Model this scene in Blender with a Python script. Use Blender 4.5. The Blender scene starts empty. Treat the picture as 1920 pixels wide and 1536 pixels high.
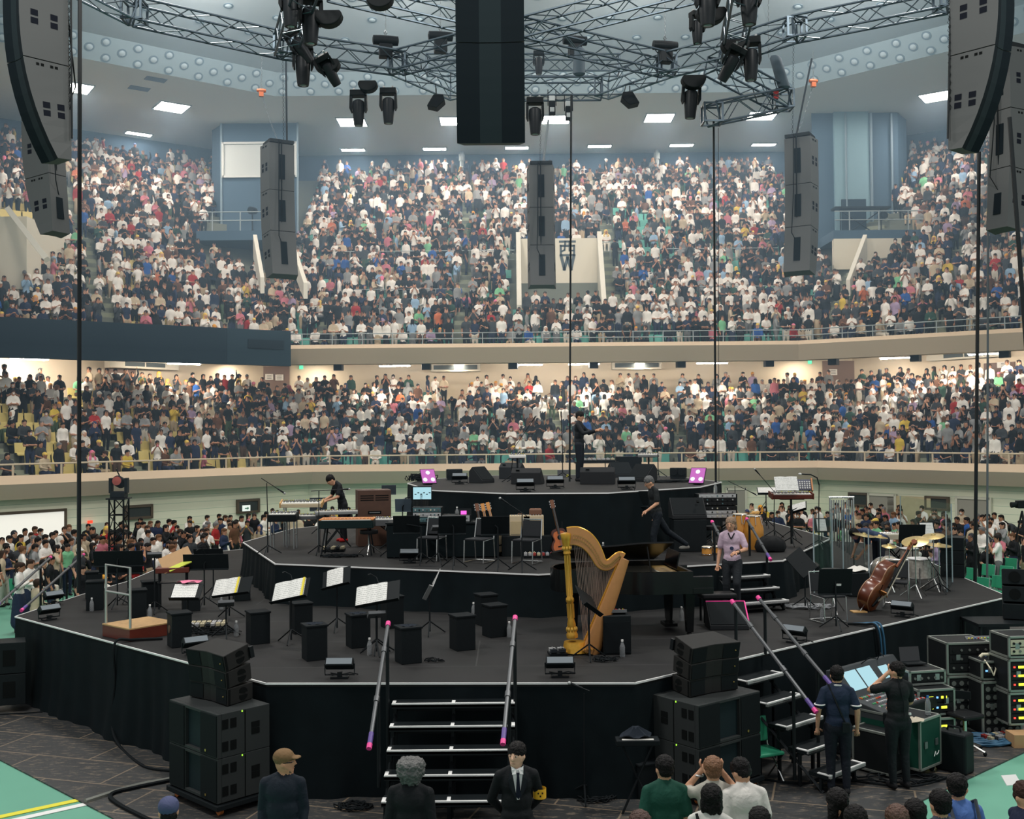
import bpy,bmesh,math,random
import numpy as np
from mathutils import Vector,Matrix,Euler
sc=bpy.context.scene
COL=sc.collection
R=math.radians
random.seed(7); rng=np.random.default_rng(7)
# ------------------------------------------------------------------ camera
F,H=2000.0,4.85
cam_data=bpy.data.cameras.new('camera'); cam=bpy.data.objects.new('camera',cam_data); COL.objects.link(cam)
cam_data.sensor_fit='HORIZONTAL'; cam_data.sensor_width=36.0; cam_data.lens=36.0*F/1920.0
cam_data.clip_start=.1; cam_data.clip_end=300
CM=Matrix.Translation((0,0,H))@Matrix.Rotation(R(91.26),4,'X')@Matrix.Rotation(R(-.5),4,'Z')
cam.matrix_world=CM; sc.camera=cam
CR=CM.to_3x3()
def ray(px,py):return CR@Vector(((px-960)/F,(768-py)/F,-1.0))
def P(px,py,z):
 d=ray(px,py); return Vector((0,0,H))+d*((z-H)/d.z)
def PY(px,py,Y):
 d=ray(px,py); return Vector((0,0,H))+d*(Y/d.y)
def PX(v):
 q=CR.transposed()@(Vector(v)-Vector((0,0,H))); return(960+F*q.x/-q.z,768-F*q.y/-q.z)
ZL,ZM,ZT=1.525,2.30,3.57
# ------------------------------------------------------------------ light and exposure
sc.view_settings.view_transform='Standard'; sc.view_settings.look='None'
sc.view_settings.exposure=0.55; sc.view_settings.gamma=1.0; sc.view_settings.use_curve_mapping=False
world=bpy.data.worlds.new('world'); sc.world=world; world.use_nodes=True
bg=world.node_tree.nodes['Background']; bg.inputs[0].default_value=(.93,.97,1.0,1); bg.inputs[1].default_value=.34
sc.cycles.use_denoising=True
sc.cycles.max_bounces=6; sc.cycles.diffuse_bounces=2; sc.cycles.glossy_bounces=2; sc.cycles.transmission_bounces=4
sc.cycles.transparent_max_bounces=8; sc.cycles.volume_bounces=0; sc.cycles.sample_clamp_indirect=4.0
sc.cycles.caustics_reflective=False; sc.cycles.caustics_refractive=False
def area_light(name,loc,size,power,target=None,color=(1,.97,.92),sy=None):
 l=bpy.data.lights.new(name,'AREA'); l.energy=power; l.color=color; l.shape='RECTANGLE'; l.size=size; l.size_y=sy or size
 o=bpy.data.objects.new(name,l); COL.objects.link(o); o.location=loc
 if target is not None:o.rotation_euler=(Vector(target)-Vector(loc)).to_track_quat('-Z','Y').to_euler()
 return o

for i,(x,y,z,e) in enumerate([(-9,12,21,1300),(10,12,21,1300),(-10,30,23,1300),(12,30,23,1300)]):
 area_light('house_light',(x,y,z),3.0,e,(x*.6,y+3,0))
for i,x in enumerate((-13,-4.5,5,14)):
 area_light('stand_light',(x,44,24.2),2.5,700,(x*1.2,62,16),(1,.98,.95))
# ------------------------------------------------------------------ materials
MATS={}
def mat(name,color,rough=.7,metal=0.0,noise=0.0,scale=8.0,bump=0.0,emit=None,estr=0.0,spec=.5,coat=0.0):
 if name in MATS:return MATS[name]
 m=bpy.data.materials.new(name); m.use_nodes=True; nt=m.node_tree; b=nt.nodes['Principled BSDF']
 c=tuple(color)+(1,)
 b.inputs['Base Color'].default_value=c; b.inputs['Roughness'].default_value=rough; b.inputs['Metallic'].default_value=metal
 b.inputs['Specular IOR Level'].default_value=spec if max(color)>.06 or rough<.3 else min(spec,.16); b.inputs['Coat Weight'].default_value=coat
 tc=nt.nodes.new('ShaderNodeTexCoord')
 if noise or bump:
  n=nt.nodes.new('ShaderNodeTexNoise'); n.inputs['Scale'].default_value=scale; n.inputs['Detail'].default_value=4
  nt.links.new(tc.outputs['Object'],n.inputs['Vector'])
  if noise:
   mx=nt.nodes.new('ShaderNodeMix'); mx.data_type='RGBA'
   mx.inputs['A'].default_value=tuple(max(0,v*(1-noise)) for v in color)+(1,)
   mx.inputs['B'].default_value=tuple(min(1,v*(1+noise)) for v in color)+(1,)
   nt.links.new(n.outputs['Fac'],mx.inputs['Factor']); nt.links.new(mx.outputs['Result'],b.inputs['Base Color'])
  if bump:
   bp=nt.nodes.new('ShaderNodeBump'); bp.inputs['Strength'].default_value=bump; bp.inputs['Distance'].default_value=.02
   nt.links.new(n.outputs['Fac'],bp.inputs['Height']); nt.links.new(bp.outputs['Normal'],b.inputs['Normal'])
 if emit:b.inputs['Emission Color'].default_value=tuple(emit)+(1,); b.inputs['Emission Strength'].default_value=estr
 MATS[name]=m; return m
def S(r,g,b):
 f=lambda v:(v/255/12.92) if v/255<=.04045 else((v/255+.055)/1.055)**2.4
 return(f(r),f(g),f(b))
BLACK=mat('black_paint',(.0075,.0105,.012),.55,noise=.2,scale=30)
BLACKM=mat('black_matt',(.006,.0085,.010),.8,noise=.2,scale=12)
BLACKG=mat('black_gloss',(.006,.007,.008),.12,coat=.5)
CLOTH=mat('black_cloth',(.0038,.0078,.0095),.9,noise=.35,scale=3,bump=.25)
DECK=mat('stage_deck',(.036,.037,.037),.75,noise=.16,scale=2.2)
CHROME=mat('chrome',(.62,.62,.60),.22,1.0)
STEEL=mat('dull_steel',(.35,.36,.36),.4,.9)
ALU=mat('aluminium_edge',(.82,.82,.80),.5,.15)
DARKM=mat('dark_metal',(.014,.017,.019),.45,.3)
GREYP=mat('grey_plastic',(.085,.09,.095),.6,noise=.1)
WHITEP=mat('white_paper',(.78,.77,.74),.8)
LINEP=None
PINK=mat('pink_tape',S(240,60,150),.6)
YELT=mat('yellow_tape',S(225,215,60),.6)
WOODR=mat('red_wood',S(92,34,20),.45,noise=.35,scale=6)
WOODT=mat('pale_wood',S(190,150,95),.55,noise=.25,scale=7)
WOODB=mat('brown_wood',S(74,50,38),.5,noise=.3,scale=6)
SKIN=mat('skin',S(196,150,122),.6)
CREAM=mat('cream_plaster',S(190,172,150),.8,noise=.05,scale=.6)
BLUEC=mat('blue_cable',S(40,90,120),.6)
SCREEN=mat('lit_screen',(.05,.06,.06),.4,emit=S(150,190,200),estr=.9)
SCREENP=mat('pink_screen',(.05,.03,.05),.4,emit=S(215,110,205),estr=.55)
LAMPW=mat('white_lamp',(.8,.8,.8),.4,emit=(1,.98,.95),estr=6)
GLASSC=mat('lens_glass',(.25,.28,.3),.08,.4)
# ------------------------------------------------------------------ mesh builder
I4=Matrix.Identity(4)
def T(x=0,y=0,z=0):return Matrix.Translation((x,y,z))
def RZ(a):return Matrix.Rotation(a,4,'Z')
def RX(a):return Matrix.Rotation(a,4,'X')
def RY(a):return Matrix.Rotation(a,4,'Y')
class MB:
 def __init__(s):s.v=[]; s.f=[]; s.mi=[]; s.cur=0; s.M=I4
 def at(s,M):s.M=M; return s
 def use(s,i):s.cur=i; return s
 def add(s,vs,fs):
  n=len(s.v); M=s.M
  s.v+=[tuple(M@Vector(v)) for v in vs]; s.f+=[tuple(i+n for i in f) for f in fs]; s.mi+=[s.cur]*len(fs); return s
 def box(s,c,d,M=I4):
  x,y,z=d[0]/2,d[1]/2,d[2]/2
  vs=[M@Vector(q) for q in((-x,-y,-z),(x,-y,-z),(x,y,-z),(-x,y,-z),(-x,-y,z),(x,-y,z),(x,y,z),(-x,y,z))]
  return s.add([v+Vector(c) for v in vs],[(0,3,2,1),(4,5,6,7),(0,1,5,4),(1,2,6,5),(2,3,7,6),(3,0,4,7)])
 def prism(s,poly,z0,z1,poly1=None):
  n=len(poly); q=poly1 or poly
  return s.add([(x,y,z0) for x,y in poly]+[(x,y,z1) for x,y in q],[tuple(range(n-1,-1,-1)),tuple(range(n,2*n))]+[(i,(i+1)%n,(i+1)%n+n,i+n) for i in range(n)])
 def side(s,poly,y0,y1):
  n=len(poly)
  return s.add([(x,y0,z) for x,z in poly]+[(x,y1,z) for x,z in poly],[tuple(range(n)),tuple(range(2*n-1,n-1,-1))]+[((i+1)%n,i,i+n,(i+1)%n+n) for i in range(n)])
 def rings(s,rs,cap=True,closed=True):
  n=len(rs[0]); vs=[p for r in rs for p in r]; fs=[]
  for k in range(len(rs)-1):
   for i in range(n if closed else n-1):
    j=(i+1)%n; fs.append((k*n+i,k*n+j,(k+1)*n+j,(k+1)*n+i))
  if cap:fs.append(tuple(range(n-1,-1,-1))); m=(len(rs)-1)*n; fs.append(tuple(range(m,m+n)))
  return s.add(vs,fs)
 def tube(s,pts,r,n=6,closed=False):
  pts=[Vector(p) for p in pts]; rs=[]; up=None
  rad=r if isinstance(r,(list,tuple)) else[r]*len(pts)
  for i,p in enumerate(pts):
   a=pts[i-1]if(i or closed) else p; b=pts[(i+1)%len(pts)]if(i<len(pts)-1 or closed) else p
   t=(b-a).normalized() if(b-a).length>1e-9 else Vector((0,0,1))
   if up is None:up=Vector((0,0,1)) if abs(t.z)<.9 else Vector((1,0,0))
   u=(up-t*up.dot(t))
   if u.length<1e-6:u=t.orthogonal()
   u.normalize(); w=t.cross(u); up=u
   rs.append([p+(u*math.cos(2*math.pi*k/n)+w*math.sin(2*math.pi*k/n))*rad[i]for k in range(n)])
  if closed:rs.append(rs[0]); return s.rings(rs,cap=False)
  return s.rings(rs)
 def cyl(s,a,b,r0,r1=None,n=10):return s.tube([a,b],[r0,r0 if r1 is None else r1],n)
 def lathe(s,prof,n=16,M=I4,cap=True):
  rs=[[M@Vector((r*math.cos(2*math.pi*k/n),r*math.sin(2*math.pi*k/n),z)) for k in range(n)]for r,z in prof]
  return s.rings(rs,cap)
 def ball(s,c,r,n=10,m=6):
  rx,ry,rz=r if isinstance(r,(tuple,list)) else(r,r,r); c=Vector(c); rs=[]
  for k in range(m+1):
   a=-math.pi/2+math.pi*k/m; q=max(math.cos(a),.03)
   rs.append([c+Vector((rx*q*math.cos(2*math.pi*i/n),ry*q*math.sin(2*math.pi*i/n),rz*math.sin(a))) for i in range(n)])
  return s.rings(rs)
 def quad(s,a,b,c,d):return s.add([a,b,c,d],[(0,1,2,3)])
 def build(s,name,mats,parent=None,smooth=False,bevel=0,loc=None):
  me=bpy.data.meshes.new(name); me.from_pydata(s.v,[],s.f); me.update()
  for m in(mats if isinstance(mats,(list,tuple)) else[mats]):me.materials.append(m)
  if any(s.mi):me.polygons.foreach_set('material_index',s.mi)
  if smooth:
   me.polygons.foreach_set('use_smooth',[True]*len(me.polygons)); me.set_sharp_from_angle(angle=R(38))
  o=bpy.data.objects.new(name,me); COL.objects.link(o)
  if parent is not None:o.parent=parent
  if bevel:
   b=o.modifiers.new('bevel','BEVEL'); b.width=bevel; b.segments=2; b.limit_method='ANGLE'
  if loc is not None:o.location=loc
  return o
def each(mb,name,m,parent):
 par=list(range(len(mb.v)))
 def find(i):
  while par[i]!=i:par[i]=par[par[i]]; i=par[i]
  return i
 for f in mb.f:
  for i in f[1:]:par[find(i)]=find(f[0])
 gs={}
 for k,f in enumerate(mb.f):gs.setdefault(find(f[0]),[]).append(k)
 for ks in gs.values():
  b=MB(); ids=sorted({i for k in ks for i in mb.f[k]}); mp={i:n for n,i in enumerate(ids)}; b.v=[mb.v[i]for i in ids]; b.f=[tuple(mp[i]for i in mb.f[k]) for k in ks]; b.mi=[mb.mi[k]for k in ks]; b.build(name,m,parent)
def tag(o,label=None,cat=None,group=None,kind=None):
 if label:o['label']=label
 if cat:o['category']=cat
 if group:o['group']=group
 if kind:o['kind']=kind
 return o
def thing(name,label,cat,loc=(0,0,0),rz=0.0,group=None):
 o=bpy.data.objects.new(name,None); COL.objects.link(o); o.empty_display_size=.1
 o.location=loc; o.rotation_euler=(0,0,rz); return tag(o,label,cat,group)
def dup(root,loc,rz=None,label=None,group=None):
 kids={}
 for x in root.children_recursive:kids.setdefault(x.parent,[]).append(x)
 def cp(o,par):
  c=o.copy(); COL.objects.link(c)
  if par is not None:c.parent=par
  for k in kids.get(o,[]):cp(k,c)
  return c
 r=cp(root,None); r.location=loc
 if rz is not None:r.rotation_euler=(0,0,rz)
 if label:r['label']=label
 if group:r['group']=group
 return r
def struct(mb,name,m,**k):
 o=mb.build(name,m,**k); o['kind']='structure'; return o
# ------------------------------------------------------------------ the hall
LOW=[(-24,30.5),(-9,48),(13.7,48),(19.4,40.4),(24,34.3)]
UP=[(-30,37.1),(-10.6,50.5),(13.6,50.5),(21.6,45.1),(30,39.4)]
def offs(pl,d):
 out=[]; nn=[]
 for a,b in zip(pl,pl[1:]):
  t=Vector((b[0]-a[0],b[1]-a[1])).normalized(); nn.append(Vector((-t.y,t.x)))
 for i,p in enumerate(pl):
  if i==0:m=nn[0]
  elif i==len(pl)-1:m=nn[-1]
  else:m=(nn[i-1]+nn[i])/(1+nn[i-1].dot(nn[i]))
  out.append((p[0]+m.x*d,p[1]+m.y*d))
 return out
def sheet(mb,pl,prof):
 ls=[[(x,y,z) for x,y in offs(pl,d)]for d,z in prof]
 for a,b in zip(ls,ls[1:]):
  for i in range(len(pl)-1):mb.quad(a[i],a[i+1],b[i+1],b[i])
 return mb
FL=MB()
FL.quad((-45,-5,0),(45,-5,0),(45,62,0),(-45,62,0)); struct(FL,'floor',mat('mint_floor_sheet',S(100,162,138),.55,noise=.06,scale=1.5))
def board_floor():
 m=bpy.data.materials.new('worn_black_boards'); m.use_nodes=True; nt=m.node_tree; b=nt.nodes['Principled BSDF']; b.inputs['Roughness'].default_value=.55
 tc=nt.nodes.new('ShaderNodeTexCoord'); mp=nt.nodes.new('ShaderNodeMapping'); mp.inputs['Rotation'].default_value=(0,0,R(17)); nt.links.new(tc.outputs['Object'],mp.inputs[0])
 br=nt.nodes.new('ShaderNodeTexBrick'); br.offset=.5; br.inputs['Scale'].default_value=1; br.inputs['Brick Width'].default_value=1.8; br.inputs['Row Height'].default_value=.9
 br.inputs['Mortar Size'].default_value=.014; br.inputs['Color1'].default_value=(.026,.028,.029,1); br.inputs['Color2'].default_value=(.04,.041,.041,1); br.inputs['Mortar'].default_value=(.19,.145,.10,1)
 nt.links.new(mp.outputs[0],br.inputs['Vector'])
 n=nt.nodes.new('ShaderNodeTexNoise'); n.inputs['Scale'].default_value=5; n.inputs['Detail'].default_value=8; n.inputs['Roughness'].default_value=.75
 mp2=nt.nodes.new('ShaderNodeMapping'); mp2.inputs['Rotation'].default_value=(0,0,R(17)); mp2.inputs['Scale'].default_value=(1,3,1); nt.links.new(tc.outputs['Object'],mp2.inputs[0]); nt.links.new(mp2.outputs[0],n.inputs['Vector'])
 cr=nt.nodes.new('ShaderNodeValToRGB'); cr.color_ramp.elements[0].position=.53; cr.color_ramp.elements[1].position=.66; nt.links.new(n.outputs['Fac'],cr.inputs[0])
 mx=nt.nodes.new('ShaderNodeMix'); mx.data_type='RGBA'; mx.inputs['B'].default_value=(.19,.15,.11,1)
 nt.links.new(cr.outputs[0],mx.inputs['Factor']); nt.links.new(br.outputs['Color'],mx.inputs['A']); nt.links.new(mx.outputs['Result'],b.inputs['Base Color']); return m
gA,gB,gC,gD=P(1660,1536,0),P(1920,1413,0),P(0,1427,0),P(210,1536,0)
fb=MB(); fb.prism([(0,7.6),(gA.x,gA.y),(gB.x,gB.y),(gB.x+(gB.x-gA.x)*1.6,gB.y+(gB.y-gA.y)*1.6),(12.5,36),(-11,36),(gC.x+(gC.x-gD.x)*1.2,gC.y+(gC.y-gD.y)*1.2),(gC.x,gC.y),(gD.x,gD.y)],.0,.02)
struct(fb,'floor_boards',board_floor())
def panel_wall():
 m=bpy.data.materials.new('mint_panel_wall'); m.use_nodes=True; nt=m.node_tree; b=nt.nodes['Principled BSDF']; b.inputs['Roughness'].default_value=.6
 tc=nt.nodes.new('ShaderNodeTexCoord'); sp=nt.nodes.new('ShaderNodeSeparateXYZ'); nt.links.new(tc.outputs['Object'],sp.inputs[0])
 mo=nt.nodes.new('ShaderNodeMath'); mo.operation='MODULO'; mo.inputs[1].default_value=.3; nt.links.new(sp.outputs['Z'],mo.inputs[0])
 lt=nt.nodes.new('ShaderNodeMath'); lt.operation='LESS_THAN'; lt.inputs[1].default_value=.016; nt.links.new(mo.outputs[0],lt.inputs[0])
 mx=nt.nodes.new('ShaderNodeMix'); mx.data_type='RGBA'; mx.inputs['A'].default_value=S(226,230,206)+(1,); mx.inputs['B'].default_value=S(168,190,166)+(1,)
 nt.links.new(lt.outputs[0],mx.inputs['Factor']); nt.links.new(mx.outputs['Result'],b.inputs['Base Color']); return m
MINTW=panel_wall()
struct(sheet(MB(),LOW,[(.7,0),(.7,2.7)]),'wall_arena',MINTW)
SOF=mat('grey_taupe',S(196,178,156),.8); FAC=mat('beige_fascia',S(206,184,156),.75,noise=.04,scale=.5)
def fascia(pl,name,zs,back):
 zb,zr,zt=zs
 a=sheet(MB(),pl,[(back,zb),(.25,zb)]); a.use(1); sheet(a,pl,[(.25,zb),(-.05,zr)]); a.use(0); sheet(a,pl,[(-.05,zr),(.22,zt),(.42,zt),(.42,zt-.5)])
 struct(a,name,[FAC,SOF])
fascia(LOW,'trim_lower_balcony',(2.62,3.18,3.48),1.2)
fascia(UP,'trim_upper_balcony',(8.2,8.93,9.13),.9)
NL,DL,RL,ZL0=9,.85,.40,3.02
NU,DU,RU,ZU0=24,.656,.503,8.72
STEP=mat('concrete_step',S(112,118,108),.85,noise=.08,scale=3)
def stand(pl,name,n,d,r,z0):
 prof=[(.4,z0)]
 for k in range(n):prof+=[(.4+d*(k+1),z0+r*k),(.4+d*(k+1),z0+r*(k+1))]
 struct(sheet(MB(),pl,prof),name,STEP)
stand(LOW,'floor_lower_stand',NL,DL,RL,ZL0); stand(UP,'floor_upper_stand',NU,DU,RU,ZU0)
BW=.4+DL*(NL+1)+.3
struct(sheet(MB(),LOW,[(.4+DL*NL,ZL0+RL*NL),(BW,ZL0+RL*NL),(BW,9.0)]),'wall_lower_back',mat('warm_wall',S(222,208,186),.8,noise=.05,scale=.4))
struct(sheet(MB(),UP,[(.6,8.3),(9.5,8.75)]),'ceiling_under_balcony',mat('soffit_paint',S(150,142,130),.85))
DB=.4+DU*NU+.5
ZB=ZU0+RU*NU
struct(sheet(MB(),UP,[(.4+DU*NU,ZB),(DB,ZB),(DB,22.6)]),'wall_upper_back',mat('navy_wall',S(58,84,106),.8,noise=.05,scale=.4))
CEIL=mat('ceiling_spill_tint',S(216,211,201),.85,noise=.03,scale=.3)  # outer ceiling: lamp spill painted in as a paler, warmer colour than the inner
R1=[(-42,32.6),(-12.2,55.2),(14.2,55.2),(20.8,49.2),(42,29.6)]
c0=offs(UP,DB+.2)
def ring_sheet(mb,a,za,b,zb):
 for i in range(len(a)-1):mb.quad((*a[i],za),(*a[i+1],za),(*b[i+1],zb),(*b[i],zb))
 return mb
R2=[(x,y) for x,y in offs(R1,-1.0)]; R3=offs(R1,-13)
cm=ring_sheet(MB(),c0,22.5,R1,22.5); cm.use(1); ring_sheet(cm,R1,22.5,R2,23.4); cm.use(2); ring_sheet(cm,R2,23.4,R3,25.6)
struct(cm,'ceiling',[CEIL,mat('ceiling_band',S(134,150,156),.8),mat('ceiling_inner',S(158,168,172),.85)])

kb=MB()
kb.lathe([(.15,.0),(.15,-.03),(.1,-.05),(.03,-.06)],10); kb.use(1); kb.lathe([(.23,.0),(.23,-.015),(.16,-.02)],12)
DOT=kb.build('ceiling_bulb',[mat('bulb_glass',S(160,174,180),.6),mat('bulb_collar',S(96,114,124),.7)],smooth=True)
COL.objects.unlink(DOT); dotn=0
def bulb(p,i,k):
 global dotn
 x,y=PX(p)
 if not(-10<x<1930 and-10<y<190):return
 if 858<x<980:return
 o=DOT.copy(); COL.objects.link(o); o.location=p; dotn+=1; a=Vector(R1[i+1])-Vector(R1[i]); a.normalize(); o.rotation_euler=Vector((a.y*k,-a.x*k,-1)).to_track_quat('-Z','Y').to_euler()
 tag(o,'small round bulb set in the grey ceiling band around the arena','ceiling bulb','round bulbs in the ceiling')
for i in range(len(R1)-1):
 a,b=Vector(R1[i]),Vector(R1[i+1]); a2,b2=Vector(R2[i]),Vector(R2[i+1]); L=(b-a).length; n=int(L/1.45)
 for row in range(3):
  v=.2+.3*row
  for k in range(n):
   u=(k+(.5 if row%2 else .0)+.25)/n; q=a.lerp(b,u).lerp(a2.lerp(b2,u),v); bulb((q.x,q.y,22.5+.9*v-.01),i,.9)
for i in range(len(R1)-1):
 a,b=Vector(R2[i]),Vector(R2[i+1]); a2,b2=Vector(R3[i]),Vector(R3[i+1]); L=(b-a).length; n=int(L/2.4)
 for row in range(3):
  v=.25+.14*row
  for k in range(n):
   u=(k+(.5 if row%2 else 0)+.25)/n; q=a.lerp(b,u).lerp(a2.lerp(b2,u),v); bulb((q.x,q.y,23.4+2.2*v-.01),i,.18)

PANEL=mat('lamp_panel',(.9,.9,.9),.5,emit=(1,.985,.95),estr=34)
PFR=mat('lamp_frame',S(170,174,174),.6)
def ceil_z(p):
 return 22.5
def lamp_panel(px,py,w,d,label,group,rz=0):
 q=P(px,py,22.5)
 t=thing('ceiling_lamp',label,'ceiling lamp',(q.x,q.y,22.46),rz,group)
 MB().box((0,0,0),(w,d,.03)).build('diffuser',PANEL,t)
 f=MB().box((0,0,.03),(w+.1,d+.1,.02))
 for sx in(-1,1):f.box((sx*(w/2+.04),0,.01),(.08,d+.16,.06)); f.box((0,sx*(d/2+.04),.01),(w,.08,.06))
 f.build('frame',PFR,t)
for px,py,nm,rz in((322,200,'left of the dark left tower',.6),(660,228,'just right of the dark left tower',0),(851,226,'left of the hanging middle line array',0),(1042,223,'just above the middle line array',0),(1236,220,'second from the right tower',0),(1428,216,'beside the truss left of the right tower',0),(1757,180,'beside the big right line array',-.6),(140,163,'behind the big left line array',.6)):
 lamp_panel(px,py,1.5,1.5,'square white lit lamp panel in the ceiling, '+nm,'square ceiling lamps',rz)
for i,(px,py) in enumerate(((260,250),(662,280),(815,278),(969,276),(1124,273),(1278,271),(1432,270))):
 lamp_panel(px,py,1.4,.5,['narrow lit lamp strip in the ceiling above the left stand',*('narrow lit ceiling lamp strip above the back wall, %s from the left tower'%w for w in('first','second','third','fourth','fifth','sixth'))][i],'narrow ceiling lamps',.6 if i==0 else 0)
for i,(px,py) in enumerate(((292,145),(261,162),(106,205))):
 q=P(px,py,22.6); v=MB().box((0,0,0),(1.0,.6,.05)).build('ceiling_vent',mat('vent_dark',S(70,82,92),.7),loc=(q.x,q.y,22.5),bevel=.01); v.rotation_euler=(0,0,.6)
 tag(v,('larger dark ventilation grille in the ceiling left of the trusses','smaller dark ventilation grille in the ceiling near the left lamp panel','faint ventilation grille in the ceiling at far left')[i],'vent','ceiling vents')

NAVY=mat('tower_navy',S(62,88,108),.75,noise=.05,scale=.5); PALEB=mat('tower_pale_blue',S(120,152,164),.7)
CREAM2=mat('cream_wall',S(214,208,190),.8)
m=MB(); m.prism([(-16.25,60),(-12,60),(-13.6,66),(-17.4,66),(-17.2,61.3)],9,22.6); struct(m,'wall_left_tower',NAVY)
tr=MB()
xl=-16.3
tr.box((xl,59.96,19.2),(.1,.12,6.6)); tr.box((-12.0,59.96,19.2),(.08,.12,6.6)); struct(tr,'trim_left_tower',mat('tower_edge',S(120,140,152),.6))
t=thing('booth_window','white framed booth window with a pale blind in the left tower','window',(-14.15,59.95,20.4)); t['kind']='structure'
b=MB(); w,h=4.1,1.9
for sx in(-1,1):b.box((sx*w/2,-.05,0),(.12,.16,h+.12)); b.box((0,-.05,sx*h/2),(w,.16,.12))
b.build('window_frame',mat('white_frame',S(205,208,205),.6),t); MB().box((0,0,0),(w,.06,h)).build('blind',mat('pale_blind',S(196,202,200),.8,noise=.04),t)
m=MB(); m.prism([(16.8,59),(21.6,59),(22.6,60.4),(22.8,66),(18.9,66)],9,22.6); struct(m,'wall_right_tower',NAVY)
pm=MB(); pm.box((18.95,58.9,18.9),(1.9,.3,7.2)); struct(pm,'wall_right_tower_recess',PALEB)
pt=MB(); pt.cyl((18.6,58.7,22.4),(18.6,58.7,16.9),.06); pt.cyl((20.0,58.7,22.4),(20.0,58.7,15.4),.08); pt.box((21.2,58.9,19),(.1,.16,6.8)); struct(pt,'trim_right_tower',mat('tower_edge',S(120,140,152),.6))
dm=MB(); dm.box((18.98,58.72,16.6),(1.35,.12,2.0)); struct(dm,'door_1',mat('door_dark',S(34,50,62),.6))

RAILG=mat('grey_rail',S(158,168,170),.5,.3)
RAILB=mat('beige_rail',S(206,190,164),.5)
def guard_rail(label,pts,zs,hgt,gap,m,r=.028,bars=(1.0,.55),group=None,name='guard_rail'):
 a0=Vector((*pts[0],zs)); t=thing(name,label,'railing',a0,0,group); bm_=MB()
 for hb in bars:bm_.tube([Vector((*p,zs+hgt*hb))-a0 for p in pts],r,6)
 bm_.build('rail_bar',m,t)
 post=None
 for p,q in zip(pts,pts[1:]):
  p,q=Vector(p),Vector(q); n=max(1,round((q-p).length/gap))
  for k in range(n):
   w=p.lerp(q,(k+.5)/n)
   if post is None:
    post=MB().box((0,0,hgt/2),(r*1.7,r*1.7,hgt)).build('post',m,t); o=post
   else:o=post.copy(); COL.objects.link(o); o.parent=t
   o.location=(w.x-a0.x,w.y-a0.y,0)
 return t
pl=MB(); pl.box((-14.2,57.9,15.35),(4.6,4.2,.5)); struct(pl,'floor_left_platform',NAVY)
pl=MB(); pl.box((19.2,57.2,15.0),(4.8,3.8,.5)); struct(pl,'floor_right_platform',NAVY)
pl=MB(); pl.box((18.6,55.4,14.0),(3.6,.3,1.6)); struct(pl,'wall_right_platform',CREAM2)
guard_rail('pale metal railing on the platform below the left tower',[(-16.4,55.85),(-12.0,55.85)],15.6,1.0,1.4,RAILG)
guard_rail('pale metal railing on the platform below the right tower',[(16.9,55.35),(21.5,55.35)],15.25,1.0,1.5,RAILG)

for(cx,cy,cz,lab) in((-14.3,58.9,15.6,'dark follow spot lamp on a stand in the left tower booth'),(19.0,57.6,15.25,'dark scaffold table with gear in front of the right tower door')):
 t=thing('lamp_stand',lab,'stand',(cx,cy,cz)); q=MB()
 if cx<0:
  for a in(0,2.1,4.2):q.cyl((0,0,.7),(.4*math.cos(a),.4*math.sin(a),0),.03)
  q.cyl((0,0,.6),(0,0,1.5),.04); q.build('tripod',DARKM,t)
  MB().lathe([(.1,-.5),(.2,-.45),(.22,.3),(.17,.5)],12,T(0,0,1.7)@RX(R(100))).build('lamp_body',DARKM,t,smooth=True)
 else:
  for sx in(-1.1,1.1):q.cyl((sx,0,0),(-sx,0,1.5),.03); q.cyl((sx,0,0),(sx,0,1.55),.03)
  q.build('legs',DARKM,t); MB().box((0,0,1.6),(3.0,.8,.1)).build('table_top',DARKM,t); MB().lathe([(.1,-.3),(.22,-.25),(.22,.2),(.17,.3)],12,T(1.2,0,1.2)@RX(R(90))).build('lamp_body',DARKM,t,smooth=True)

for px in(866,1232):
 q=PY(px,330,66.4); c=MB(); c.cyl((q.x,66.4,20),(q.x,66.4,22.5),.13); c.cyl((q.x,66.4,21.9),(q.x,66.4,22.3),.19); struct(c,'column',mat('pale_column',S(186,196,198),.6))

vY,vz0,vz1=56.2,12.3,PY(1047,447,56.2).z
vxa,vxb=PY(972,470,vY).x,PY(1124,470,vY).x
vb=MB(); vb.box(((vxa+vxb)/2,vY+2.6,(vz0+vz1)/2),(vxb-vxa,5.2,vz1-vz0)); struct(vb,'wall_stairwell',CREAM2)
ck=MB()
for x in(vxa,vxb):ck.add([(x-.12,vY-2.6,vz0-1.0),(x+.12,vY-2.6,vz0-1.0),(x+.12,vY-.02,vz1+.35),(x-.12,vY-.02,vz1+.35),(x-.12,vY-2.6,vz0-2.2),(x+.12,vY-2.6,vz0-2.2),(x+.12,vY-.02,vz0-1),(x-.12,vY-.02,vz0-1)],[(0,1,2,3),(4,7,6,5),(0,4,5,1),(1,5,6,2),(2,6,7,3),(3,7,4,0)])
struct(ck,'trim_stairwell',mat('white_parapet',S(222,218,204),.7))
sg=thing('stand_sign','large dark 西 over W painted on the cream stairwell wall of the far stand','sign',(PY(1064,470,vY).x,vY-.012,0))
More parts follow.
